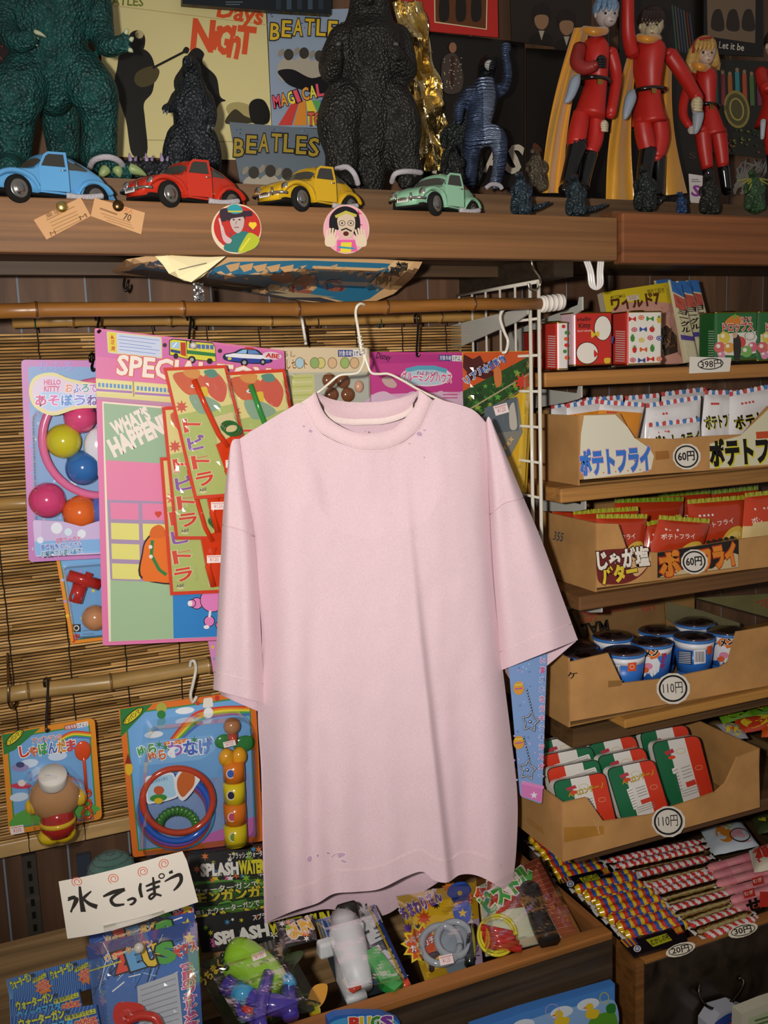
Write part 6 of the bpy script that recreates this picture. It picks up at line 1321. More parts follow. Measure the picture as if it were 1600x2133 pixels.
def green(dx):
    def f(m, mp):
        F_ = lambda x, y: A1(x+dx, y)
        m.poly(mp, [F_(1275, 420), F_(1520, 400), F_(1522, 540), F_(1400, 556), F_(1275, 550)], '#e4e0d4')
        for x, y, r, c in ((1320, 440, 12, '#e0c848'), (1290, 505, 12, '#d86a6a'), (1350, 505, 11, '#e0a040'), (1420, 470, 12, '#cf4a42'), (1500, 500, 10, '#d86a80'), (1460, 530, 12, '#7ab05a'), (1300, 555, 8, '#d890b0'), (1500, 440, 9, '#e6e0d8')): m.ell(mp, *F_(x, y), r, r, c); m.ell(mp, *F_(x-10, y-10), r*.35, r*.35, '#f2ece0')
        m.blob(mp, [F_(1380, 430), F_(1410, 425), F_(1425, 490), F_(1415, 585), F_(1385, 585), F_(1375, 490)], '#27231f'); m.ell(mp, *F_(1385, 425), 5, 6, '#cfa888')
        m.blob(mp, [F_(1320, 345), F_(1350, 310), F_(1390, 296), F_(1430, 315), F_(1425, 350), F_(1370, 355)], '#d8822c'); m.star(mp, *F_(1385, 305), 7, '#7ab03a')
        m.txt(mp, 'サクマ', *F_(1425, 348), *F_(1492, 342), 12, '#c23a2c', .03, '#f0e6da', .06); m.txt(mp, 'ドロップス', *F_(1308, 400), *F_(1500, 392), 16, '#c23a2c', .04, '#f0e6da', .06)
        m.ring(mp, *F_(1480, 430), 11, 9, 1, '#5a7a5a')
    return f
tin('red sweets tin with two round white shapes, left of the white fruit tin', 1195, 1277, 652, 759.5, 1.362, .042, '#c42a20', '#d8b9c4', redtin, side=sidetext(1185, 1194, 700, 758))
tin('white sweets tin dotted with fruits and red bows, front centre of the top shelf', 1307, 1380, 650, 758, 1.357, .045, '#ebe6dc', '#c0382f', fruit, side=sidetext(1284, 1304, 690, 756))
tin('fruit dotted tin with a red side, half hidden behind the white wire grid', 1160, 1186, 672, 770, 1.348, .05, '#e2dcd8', '#bd3028', lambda m, mp: [m.ell(mp, 1166+random.random()*14, 680+i*13, 4, 4, ['#c8281f', '#3f8a35', '#d8622a'][i % 3]) for i in range(6)], side=sidetext(1142, 1158, 700, 768))
tin('red and blue tin squeezed behind, between the red tin and the white fruit tin', 1278, 1330, 656, 757, 1.43, .03, '#b8282a', '#b8282a', lambda m, mp: m.txt(mp, 'KITTY', 1277, 706, 1300, 705, 9, '#241012', .02))
tin('dark red tin deepest in the left corner of the top shelf', 1120, 1150, 690, 765, 1.42, .05, '#a82a28', '#8f2422', lambda m, mp: None)
tin('green fruit drops tin beside the white price slip', 1491, 1577, 651, 750, 1.358, .045, '#1f6a30', '#1c5a2a', green(0), side=lambda m, mp: [m.line(mp, [(1477, 690+i*5), (1489, 690+i*5)], 2, '#8fb08f') for i in range(11)])
tin('green fruit drops tin cut off by the right edge of the picture', 1581, 1668, 650, 749, 1.357, .045, '#1f6a30', '#1c5a2a', green(276), side=lambda m, mp: [m.line(mp, [(1570, 690+i*5), (1579, 690+i*5)], 2, '#8fb08f') for i in range(11)])
# comic book in a bag and slim packs
bp_ = Pl(P(1330, 757, 1.452), (0, -1, .16)); C = [(1255, 609), (1392, 588), (1423, 757), (1285, 762)]; q = quadmap(C)
m = card_slab(bp_, C, '#b5aa94', .016, 'paper'); m.poly(bp_, C, '#dbc42a', 'card'); m.poly(bp_, [q(0, .36), q(.12, .22), q(.3, .18), q(.7, .20), q(1, .26), q(1, 1), q(0, 1)], '#cf9a8a'); m.poly(bp_, [q(.72, .56), q(.86, .52), q(.98, .66), q(.95, .86), q(.74, .9)], '#3a2c22')
for i in range(10): m.line(bp_, [q(.72+random.random()*.2, .55+random.random()*.3), q(.78+random.random()*.2, .55+random.random()*.3)], 3, random.choice(['#6a4a34', '#1f1812', '#8a6a4a']))
m.txt(bp_, 'ワイルド7', 1275, 646, 1374, 632, 24, '#5a2c14', .05); m.txt(bp_, '望月三起也', 1348, 613, 1384, 608, 9, '#5a4a1c', .01); m.txt(bp_, 'MY COMICS', 1272, 623, 1302, 619, 6, '#5a4a1c', .01); sticker(m, bp_, 1306, 628, 1331, 624, 11, '600', '#d8d0bc')
thing('comic_book', 'yellow and pink comic book in a clear bag leaning behind the tins', 'book', [('book', m), ('bag', filmsheet(bp_, [q(-.02, -.03), q(1.04, -.03), q(1.04, 1), q(-.02, 1)], .004, .002, seed=5), 'clear bag')])
for i, (C, Y, lab) in enumerate(([[(1396, 583), (1420, 592), (1456, 750), (1428, 756)], 1.425, 'slim packet with cream foot leaning right of the yellow comic, frontmost of the leaning row'], [[(1412, 585), (1437, 586), (1480, 738), (1452, 748)], 1.44, 'slim blue topped packet leaning second in the row beside the comic'], [[(1432, 584), (1455, 584), (1490, 728), (1470, 742)], 1.455, 'slim blue topped packet leaning last in the row, nearest the green tin'], [[(1366, 584), (1396, 581), (1440, 750), (1410, 755)], 1.49, 'slim packet mostly hidden behind the yellow comic, only its blue tip showing'])):
    pl = Pl(P(C[2][0], C[2][1], Y), (0, -1, .1)); q = quadmap(C); m = card_slab(pl, C, '#d9cfa8', .006); m.poly(pl, [q(0, 0), q(1, 0), q(1, .18), q(0, .14)], '#3a72b8'); m.poly(pl, [q(.05, .16), q(.95, .2), q(.95, .36), q(.05, .33)], '#c25a4a')
    for k, ch in enumerate('ヨーグル'): a, b = q(.15, .40+k*.075), q(.8, .41+k*.075); m.txt(pl, ch, *a, *b, 10, '#1f1a1c', .03)
    m.poly(pl, [q(0, .66), q(1, .69), q(1, .75), q(0, .72)], '#5a4a9a'); m.poly(pl, [q(.1, .74), q(.9, .77), q(.9, .97), q(.1, .97)], '#dfd6b4')
    thing('slim_packet', lab, 'packet', [('packet', m), ('wrapper', filmsheet(pl, C, .002, .0012, (6, 20), (3, 14), seed=i, mat='film'), 'shiny clear wrapper')], 'slim packets on the top right shelf')
sp1 = YP(Y1-.001); m = card_slab(sp1, [(1437, 743), (1524, 745), (1520, 774), (1436, 778)], '#e2ddd2', .0006, 'paper'); m.ring(sp1, 1480, 758, 27, 12, 2, '#1c1a18', -4); m.txt(sp1, '398円', 1460, 766, 1503, 763, 15, '#1c1a18', .01); thing('price_slip', 'white paper price slip hand marked 398 yen on the top shelf edge', 'price tag', m)
# ---- open cartons
def carton(lab, Yf, prof, yb, ztl, marks=None, right=None, parts=(), zback=None, extra=None):
    fm = YP(Yf); f = [fm.at(*p) for p in prof]; x0 = min(p.x for p in f); x1 = max(p.x for p in f); zb_ = min(p.z for p in f)
    fr = M('cardboard'); fr.prism([Vector((p.x, Yf, p.z)) for p in f], Vector((0, .0035, 0)), KB, 'cardboard')
    edge = M('cardboard')
    if marks: marks(fr, fm)
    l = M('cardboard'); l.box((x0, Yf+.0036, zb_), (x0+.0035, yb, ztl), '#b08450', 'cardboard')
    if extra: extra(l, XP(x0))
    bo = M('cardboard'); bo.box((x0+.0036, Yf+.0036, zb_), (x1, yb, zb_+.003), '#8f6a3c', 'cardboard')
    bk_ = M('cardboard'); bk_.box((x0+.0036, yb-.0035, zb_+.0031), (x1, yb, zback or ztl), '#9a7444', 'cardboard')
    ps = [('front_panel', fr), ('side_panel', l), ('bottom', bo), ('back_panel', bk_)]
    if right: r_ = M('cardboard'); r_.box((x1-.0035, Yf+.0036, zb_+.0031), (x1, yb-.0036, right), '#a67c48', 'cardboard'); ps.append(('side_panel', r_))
    thing('carton', lab, 'carton', ps+list(parts)); return x0, x1, zb_
def roundtag(mp, cx, cy, r, t, lab, rot=-6):
    m = M('paper'); pts = [(cx+r*1.18*math.cos(a), cy+r*1.1*math.sin(a)) for a in [2*math.pi*(i+.5)/12 for i in range(12)]]; m.prism([mp.at(*p, .0006) for p in pts], mp.n*.0005, '#ded8cc', 'paper'); o = Pl(mp.p+mp.n*.0012, mp.n)
    m.ring(o, cx, cy, r, r*.94, r*.13, '#1c1a19', n=32); m.txt(o, t, cx-r*.68, cy+r*.32, cx+r*.68, cy+r*.22, r*.72, '#1c1a19', .025 if len(t) < 4 else .0); thing('price_tag', lab, 'price tag', m)
def rubber(Ch): return Ch
FLZ = None
def clampz(p, lo):
    if lo and p.z < lo: p = Vector((p.x, p.y, lo+(p.z-lo)*.002))
    return p
def pouch(lab, C, Y, bul, paint, draw, grp, tilt=.06, crimp=None, n=(18, 20), zig=7, base=None, film=None):
    pl = base or Pl(P((C[2][0]+C[3][0])/2, (C[2][1]+C[3][1])/2, Y), (0, -1, tilt)); b = Bul(pl, C, bul); m = M('gloss'); nb = Bul(pl, C, -bul*.8)
    def f(u, v): x, y = b.q(u, v); p = pl.at(x, y, b.bulge(u, v)); return p+pl.n*(.0014*noise.noise(Vector((u*6, v*5, Y*50+C[0][0]*.1)))*min(1, 6*min(u, 1-u)))
    m.grid(f, n[0], n[1], paint, 'gloss'); m.grid(lambda u, v: pl.at(*b.q(u, v), -b.bulge(u, v)*.8-.0003), 8, 8, paint(.5, .5), 'gloss')
    if crimp:
        c0, c1 = crimp; a, d = Vector(C[0]), Vector(C[1]); up = Vector((d.y-a.y, -(d.x-a.x))).normalized(); N_ = max(8, int((d-a).length/zig)); cr = M('gloss')
        for i in range(N_):
            p0, p1 = a.lerp(d, i/N_), a.lerp(d, (i+1)/N_); h = 10; cc = c0[i % len(c0)]
            q_ = [p0, p1, p1+up*(h-2), (p0+p1)/2+up*h, p0+up*(h-2)]; wv = .0012*math.sin(i*1.9); cr.add([pl.at(x.x, x.y, .0004+(wv if k > 1 else 0)) for k, x in enumerate(q_)], [(0, 1, 2, 3, 4)], cc, 'gloss')
    draw(m, b)
    if FLZ and not base:
        for k, p_ in enumerate(m.v): m.v[k] = clampz(Vector((p_.x, min(p_.y, 1.53), p_.z)), FLZ)
    ps = [('bag', m)]+([('crimp', cr, 'crimped striped seal' if len(crimp[0]) > 2 else 'crimped seal')] if crimp else [])
    thing('snack_bag', lab, 'snack bag', ps, grp)
FLZ = S2.z+.0042
STR = (['#c9474a', '#e6e4e6', '#4a7fc4', '#e6e4e6'], 0)
def whitebag(lab, C, Y, orange=.62, text=True, allor=False, rot=0):
    def paint(u, v):
        e = orange+.12*math.sin(u*5)
        return ('#d98a22' if (allor and v > .1) or v > e else '#e2e0e2')
    def draw(m, b):
        if text and not allor:
            a, d = b.q(.08, .48), b.q(.95, .40); m.txt(b, 'ポテトフライ', a[0]+1.5, a[1]+1.5, d[0]+1.5, d[1]+1.5, 24, '#c9c43a', .05); m.txt(b, 'ポテトフライ', *a, *d, 24, '#17140f', .04)
        for k in range(4): m.ell(b, *b.q(.16+k*.055, .13), 2.6, 2.6, '#c8423a', n=8)
        if allor: m.ell(b, *b.q(.3, .25), 9, 9, '#e0c22c'); m.txt(b, '47', *b.q(.24, .30), *b.q(.36, .30), 9, '#c23a22', .03)
        else: m.star(b, *b.q(.3, .8), 7, '#d8722a', 6); m.poly(b, [b.q(.62, .58), b.q(.8, .56), b.q(.82, .70), b.q(.63, .72)], '#c8361f'); m.poly(b, [b.q(.84, .56), b.q(.95, .55), b.q(.95, .66), b.q(.85, .68)], '#3f8a35')
    pouch(lab, C, Y, .010, paint, draw, 'white potato snack bags in the upper carton', crimp=STR)
whitebag('striped top of a white snack bag at the far left back of the upper carton', [(1148, 852), (1205, 842), (1200, 990), (1148, 990)], 1.47)
whitebag('striped white snack bag standing at the back left, behind the orange bags', [(1185, 840), (1298, 832), (1300, 985), (1190, 985)], 1.43, text=False)
whitebag('striped white snack bag at the back between the orange bag and the lettered bags', [(1302, 834), (1374, 828), (1376, 980), (1300, 980)], 1.415, text=False)
whitebag('striped white snack bag at the back, behind the middle lettered bag', [(1378, 826), (1472, 815), (1470, 970), (1380, 975)], 1.44, text=False)
whitebag('orange snack bag with a round yellow seal, left in the upper carton', [(1180, 850), (1262, 838), (1250, 990), (1186, 992)], 1.385, allor=True)
whitebag('orange snack bag leaning right beside the pale label, in the upper carton', [(1250, 842), (1342, 848), (1316, 975), (1222, 965)], 1.355, allor=True)
whitebag('white snack bag with bold black lettering in the middle of the upper carton', [(1346, 850), (1460, 832), (1452, 975), (1340, 978)], 1.368, orange=.9)
whitebag('white lettered snack bag sitting lower in front, centre of the upper carton', [(1352, 890), (1458, 878), (1462, 985), (1346, 985)], 1.348, orange=.7)
whitebag('tilted white snack bag right of centre in the upper carton', [(1468, 822), (1540, 822), (1528, 975), (1452, 970)], 1.375, orange=.75)
whitebag('white lettered snack bag at the right end of the upper carton', [(1520, 826), (1650, 800), (1650, 965), (1516, 970)], 1.36, orange=.6)
fp2 = YP(Y2)
def mk2(m, mp):
    m.poly(mp, [A1(*p) for p in ((420, 940), (620, 935), (700, 1015), (745, 1085), (840, 1150), (868, 1200), (850, 1285), (780, 1305), (420, 1350), (395, 1200), (400, 1060))], '#ddd9c4', 'card')
    m.txt(mp, 'ポテトフライ', *A1(402, 1312), *A1(848, 1276), 44, '#3d78cf', .06, '#d9a0b8', .03); [m.ell(mp, *A1(545+i*78, 1306-i*6), 1.5, 1.5, '#c8423a', n=6) for i in range(4)]
    m.poly(mp, [A1(*p) for p in ((875, 1170), (960, 1165), (968, 1215), (880, 1225))], '#9f6a34'); m.poly(mp, [A1(*p) for p in ((1225, 1120), (1420, 1070), (1600, 900), (1800, 860), (1800, 1240), (1225, 1280))], '#d9d4b4', 'card')
    m.txt(mp, 'ポテトフライ', *A1(1240, 1258), *A1(1800, 1220), 46, '#d3c93a', .09); m.txt(mp, 'ポテトフライ', *A1(1234, 1252), *A1(1794, 1214), 46, '#191712', .06); m.poly(mp, [A1(1520, 1045), A1(1600, 1040), A1(1600, 1085), A1(1524, 1090)], '#c8522c')
carton('open brown carton of white potato snack bags with blue lettering on its label', Y2, [A1(*p) for p in ((390, 1352), (390, 935), (650, 925), (690, 1000), (730, 1085), (1000, 1090), (1200, 1072), (1440, 1060), (1500, 990), (1600, 880), (1800, 850), (1800, 1255), (1600, 1265))], 1.54, P(1207, 866, Y2).z, mk2)
roundtag(fp2, 1430, 951, 25, '60円', 'round white 60 yen tag on the carton of white snack bags')
FLZ = S3.z+.0042
def redbag(lab, C, Y, chip=True, green_=False, pale=False):
    def paint(u, v): return '#b83a1c' if v < .72-.25*u else ('#d8a83a' if chip else '#c2481f')
    if pale: paint = lambda u, v: '#c8401f' if v < .4-.2*u else '#d8c088'
    def draw(m, b):
        for k in range(4): m.ell(b, *b.q(.14+k*.07, .17), 2.4, 2.6, '#e6dcd8', n=8)
        a, d = b.q(.10, .36), b.q(.72, .30); m.txt(b, 'ポテトフライ', *a, *d, 10, '#f0e6de', .01)
        if chip:
            m.blob(b, [b.q(.45, .62), b.q(.62, .40), b.q(.85, .36), b.q(.95, .55), b.q(.80, .8), b.q(.52, .86)], '#d9b548'); m.blob(b, [b.q(.5, .60), b.q(.66, .45), b.q(.82, .42), b.q(.86, .54), b.q(.7, .62)], '#e6cc72'); m.blob(b, [b.q(.2, .9), b.q(.4, .72), b.q(.62, .78), b.q(.6, .97), b.q(.25, .98)], '#c99a36')
        if pale: m.blob(b, [b.q(.5, .5), b.q(.8, .3), b.q(.95, .5), b.q(.8, .8), b.q(.5, .75)], '#a8742c'); a, d = b.q(.1, .85), b.q(.6, .82); m.txt(b, 'もろこし', *a, *d, 16, '#2a1c10', .03)
    pouch(lab, C, Y, .011, paint, draw, 'red potato snack bags in the second carton', crimp=((['#6f8f22', '#8aa52c'] if green_ else ['#b8b02e', '#98a02c']), 0), zig=5)
for a in (('dark wrapped snack bag at the far left back of the red bag carton', [(1150, 1062), (1196, 1056), (1196, 1190), (1152, 1190)], 1.46, False, True), ('green topped red snack bag at the back, under the shelf edge, centre right', [(1372, 1036), (1480, 1028), (1480, 1180), (1372, 1185)], 1.47, False, True), ('green topped red snack bag at the back right under the shelf edge', [(1482, 1030), (1580, 1020), (1580, 1170), (1482, 1180)], 1.48, False, True), ('green topped red snack bag at the back, left of centre', [(1280, 1048), (1424, 1044), (1420, 1195), (1285, 1200)], 1.43, True, True),
          ('red snack bag with its top half showing at the left, behind the front left bag', [(1194, 1072), (1330, 1064), (1330, 1210), (1200, 1212)], 1.375), ('red snack bag at the front left above the maroon label', [(1242, 1080), (1348, 1080), (1336, 1212), (1246, 1212)], 1.335), ('red snack bag partly covered by the front middle one', [(1348, 1096), (1420, 1080), (1440, 1205), (1330, 1210)], 1.338), ('red snack bag tilted at the front middle of its carton', [(1372, 1082), (1478, 1090), (1448, 1200), (1340, 1190)], 1.312), ('red snack bag with big yellow chips right of the middle', [(1432, 1050), (1556, 1040), (1544, 1190), (1448, 1198)], 1.342)): redbag(*a)
redbag('red snack bag with brown sweetcorn picture at the right edge', [(1552, 1036), (1670, 1024), (1670, 1180), (1540, 1186)], 1.33, chip=False, pale=True)
fp3 = YP(Y3)
def mk3(m, mp):
    m.blob(mp, [A2(*p) for p in ((500, 600), (540, 572), (700, 562), (780, 572), (845, 610), (840, 660), (790, 730), (700, 780), (600, 792), (520, 780), (500, 700))], '#6e2420', 'card'); m.blob(mp, [A2(*p) for p in ((720, 590), (800, 578), (846, 612), (838, 660), (760, 740), (720, 690))], '#d2a878', 'card')
    m.txt(mp, 'じゃが塩', *A2(512, 690), *A2(838, 658), 34, '#eae4d8', .05, '#3a1512', .05); m.txt(mp, 'バター', *A2(545, 786), *A2(765, 742), 30, '#e0c83a', .06, '#3a1512', .05)
    m.poly(mp, [A2(*p) for p in ((890, 588), (1410, 502), (1412, 682), (890, 750))], '#1d1a16', 'card'); m.poly(mp, [A2(*p) for p in ((1000, 700), (1240, 690), (1380, 590), (1408, 600), (1410, 680), (900, 746))], '#c9b58a', 'card')
    m.txt(mp, 'ポ', *A2(920, 730), *A2(1035, 715), 42, '#d9822c', .07, '#a83a1c', .05); m.txt(mp, 'フライ', *A2(1185, 690), *A2(1400, 650), 40, '#d9822c', .07, '#a83a1c', .05)
    for i in range(5): m.ell(mp, *A2(1215+i*38, 520-i*7), 5, 4, '#2a241c', n=8)
carton('open brown carton of red potato snack bags with a maroon label', Y3, [A2(*p) for p in ((500, 815), (500, 400), (640, 405), (690, 555), (770, 582), (890, 588), (1410, 502), (1600, 480), (1800, 450), (1800, 650), (1600, 680))], 1.535, P(1243, 1090, Y3).z, mk3, extra=lambda m, mp: m.txt(mp, '355', 1152, 1124, 1172, 1128, 18, '#3a4a5a', .01))
roundtag(fp3, 1446, 1170, 24, '60円', 'round white 60 yen tag on the black and orange label of the red bag carton')
# ---- noodle cups
fp4 = YP(Y4)
def mk4(m, mp):
    m.txt(mp, 'ケ', *A2(318, 1396), *A2(380, 1388), 13, '#2a2018', .02); m.poly(mp, [A2(575, 1410), A2(665, 1405), A2(660, 1440), A2(575, 1452)], '#8f6838')
prof4 = [A2(*p) for p in ((330, 1672), (330, 1290), (575, 1232), (620, 1330), (665, 1425), (940, 1395), (1290, 1325), (1345, 1290), (1400, 1095), (1600, 1060), (1800, 1020), (1800, 1400), (1600, 1442))]
zf4 = P(1187, 1503, Y4).z
X04, X14, Z4 = carton('brown carton of blue instant noodle cups with a 110 yen tag', Y4, prof4, 1.53, P(1187, 1372, Y4).z, mk4)
roundtag(fp4, 1402, 1434, 30, '110円', 'round white 110 yen tag on the carton of blue noodle cups')
bkp = YP(1.515); m = M('cardboard'); m.prism([bkp.at(*A2(*p)) for p in ((340, 960), (930, 860), (945, 1090), (410, 1130))], Vector((0, .003, 0)), '#8a6840', 'cardboard'); m.poly(bkp, [A2(360, 955), A2(918, 865), A2(920, 920), A2(380, 1010)], '#7a5a3a')
for (t, x0, y0, x1, y1, h) in (('USN', 685, 915, 600, 930, 13), ('ORIGINAL', 600, 945, 420, 975, 10), ('USN', 500, 930, 400, 950, 12), ('USN', 880, 870, 780, 888, 12), ('USJ', 870, 925, 790, 940, 9), ('USJ', 495, 995, 410, 1012, 9)): m.txt(bkp, t, *A2(x0, y0), *A2(x1, y1), h, '#a8402f', .02)
m.txt(bkp, 'MAL', *A2(570, 1020), *A2(400, 1050), 26, '#241c14', .04); thing('carton_flap', 'brown cardboard flap with upside down red print behind the noodle cups', 'cardboard', m)
rp = YP(1.46); m = M('cardboard'); m.prism([rp.at(*A2(*p)) for p in ((955, 905), (1180, 960), (1420, 1040), (1420, 1075), (1000, 1050), (950, 1010))], Vector((0, .003, 0)), '#6f6a4c', 'cardboard'); thing('carton_flap', 'grey green cardboard flap behind the right of the noodle cups', 'cardboard', m)
m = M('cardboard'); rq = YP(1.42); m.prism([rq.at(*A2(*p)) for p in ((1125, 880), (1600, 1010), (1800, 1060), (1800, 830), (1600, 850))], Vector((0, .003, 0)), '#6b6540', 'cardboard'); m.line(rq, [A2(1520, 910), A2(1575, 890), A2(1560, 935)], 3, '#9a3a2c'); m.line(rq, [A2(1590, 880), A2(1585, 930), A2(1600, 945)], 3, '#9a3a2c')
m.line(rq, [A2(1125, 880), A2(1800, 1060)], 3, '#2a2418'); thing('carton', 'dark carton with a red mark at the right edge, behind the noodle cup carton', 'carton', m)
zl = P(1300, 1355, 1.315).z
ch4 = min(.078, zl-Z4-.0032)
def cup(lab, px, py, face, seed):
    random.seed(seed); c = ZP(zl).at(px, py); c.y = min(c.y, 1.485); b0 = Vector((c.x, c.y, zl-ch4)); T_ = Matrix.Translation(b0); h = ch4; R = .0365
    m = M('card'); m.lathe([(R*.72, 0), (R*.74, .002), (R*.80, h*.2)], '#2a62b4', T_, 'card', 32); m.lathe([(R*.80, h*.2), (R*.93, h*.78)], '#2d6cc4', T_, 'card', 32); m.lathe([(R*.93, h*.78), (R*.97, h*.93)], '#dfe0e6', T_, 'card', 32); m.lathe([(R*.97, h*.93), (R*1.02, h*.95), (R*1.02, h*.985), (R*.97, h)], '#3a76c0', T_, 'card', 32)
    lid = M('foil'); lid.lathe([(R*.97, h), (R*.5, h+.0005), (0, h+.0005)], '#4a3a3e', T_, 'gloss', 32)
    lp_ = ZP(zl+.0008); k = 1/scl(px, py, c.y)
    for j in range(5): lid.ell(lp_, px+random.uniform(-22, 22), py+random.uniform(-5, 5), random.uniform(6, 12), random.uniform(2, 4), random.choice(['#8a2f35', '#3a4f8a', '#6a7a2c', '#c2b89a']), n=10)
    class Cy:
        curved = 5
        def at(s, x, y, hh=0):
            d = ray(x, y); A_ = d.x**2+d.y**2; Bq = -2*(d.x*c.x+d.y*c.y); Rr = R*.9+hh
            for _ in range(3):
                Cc = c.x**2+c.y**2-Rr**2; D = Bq*Bq-4*A_*Cc; t = (-Bq-math.sqrt(max(D, 0)))/(2*A_); z = d.z*t+H; fz = max(0, min(1, (z-b0.z)/h)); Rr = R*(.73+.235*fz)+hh+.0005
            return d*t+Vector((0, 0, H))
    cy = Cy(); y0 = py+16
    if face == 'bar':
        m.poly(cy, [(px-26, y0+14), (px-8, y0+15), (px-8, y0+46), (px-25, y0+44)], '#e2e2e6')
        for i in range(8): m.line(cy, [(px-24+i*2.1, y0+17), (px-23.5+i*2.1, y0+42)], 1.1 if i % 3 else .7, '#1c1c20')
        m.poly(cy, [(px+8, y0+10), (px+26, y0+8), (px+26, y0+26), (px+8, y0+28)], '#d9562c'); m.ring(cy, px+17, y0+18, 5, 5, 1.2, '#e8c8b8', n=12)
    elif face == 'text':
        m.poly(cy, [(px-34, y0+14), (px-4, y0+16), (px-4, y0+44), (px-32, y0+40)], '#20304e')
        for i in range(7): m.line(cy, [(px-32, y0+17+i*3.6), (px-7, y0+19+i*3.6)], 1.5, '#cfd4e0')
        m.poly(cy, [(px-1, y0+14), (px+24, y0+12), (px+24, y0+40), (px, y0+43)], '#e2e2e6')
        for i in range(10): m.line(cy, [(px+2+i*2.1, y0+16), (px+2+i*2.1, y0+38)], 1.1 if i % 3 else .7, '#1c1c20')
        m.poly(cy, [(px+27, y0+6), (px+37, y0+3), (px+37, y0+20), (px+27, y0+23)], '#d9562c')
    else:
        m.star(cy, px-8, y0+34, 26, '#e0e2e8', 9, .6); m.star(cy, px-2, y0+10, 20, '#d8722c', 8, .5, ry=12); m.txt(cy, 'メン', px-14, y0+16, px+14, y0+12, 13, '#14120f', .05, '#e8d8c8', .06); m.ell(cy, px-8, y0+36, 10, 7, '#d98aa8'); m.ell(cy, px-14, y0+44, 8, 6, '#d8623a')
        for i, ch in enumerate('豚骨味'): m.txt(cy, ch, px+22-i, y0+20+i*11, px+32-i, y0+18+i*11, 10, '#a82a4a', .04)
    thing('noodle_cup', lab, 'cup', [('cup', m), ('lid', lid, 'dark printed lid'), ('shrink_wrap', dome(ZP(zl), [(px+42*math.cos(a), py+12*math.sin(a)) for a in [2*math.pi*i/20 for i in range(20)]], .002, 'film'), 'clear shrink wrap over the lid')], 'blue noodle cups in the carton')
for i, (px, py, f, lab) in enumerate(((1300, 1355, 'bar', 'blue noodle cup with a barcode, front left above the carton notch'), (1358, 1336, 'pic', 'blue noodle cup with orange burst and white star, front middle'), (1446, 1325, 'text', 'blue noodle cup with black text panel and barcode, front right'), (1516, 1313, 'pic', 'blue noodle cup at the right end beside the tall carton corner'), (1277, 1324, 'bar', 'blue noodle cup in the second row left, just right of the sleeve'), (1372, 1312, 'bar', 'blue noodle cup in the second row centre'), (1447, 1296, 'bar', 'blue noodle cup in the back row right of centre'), (1202, 1345, 'bar', 'blue noodle cup tucked under the shirt sleeve'), (1222, 1362, 'bar', 'blue noodle cup at the front left corner, only its lid showing'))): cup(lab, px, py, f, i)
random.seed(33)
# ---- pasta trays
fp5 = YP(Y5)
def mk5(m, mp):
    m.poly(mp, [A3(*p) for p in ((385, 810), (620, 800), (625, 850), (385, 900))], '#a8762f'); m.line(mp, [A3(560, 760), A3(600, 850)], 1.2, '#c9a878'); m.line(mp, [A3(590, 770), A3(590, 845)], 1, '#c9a878')
prof5 = [A3(*p) for p in ((380, 1015), (378, 665), (520, 632), (560, 690), (620, 775), (900, 735), (1290, 600), (1350, 545), (1420, 392), (1545, 345), (1552, 690))]
carton('brown carton of green white and red pasta trays with a 110 yen tag', Y5, prof5, 1.51, P(1171, 1673, Y5).z, mk5, right=P(1581, 1561, Y5).z, zback=P(1581, 1561, Y5).z, extra=lambda m, mp: m.poly(mp, [(1097, 1700), (1130, 1725), (1135, 1740), (1100, 1716)], '#a87a42'))
roundtag(fp5, 1392, 1711, 30, '110円', 'round white 110 yen tag on the carton of pasta trays')
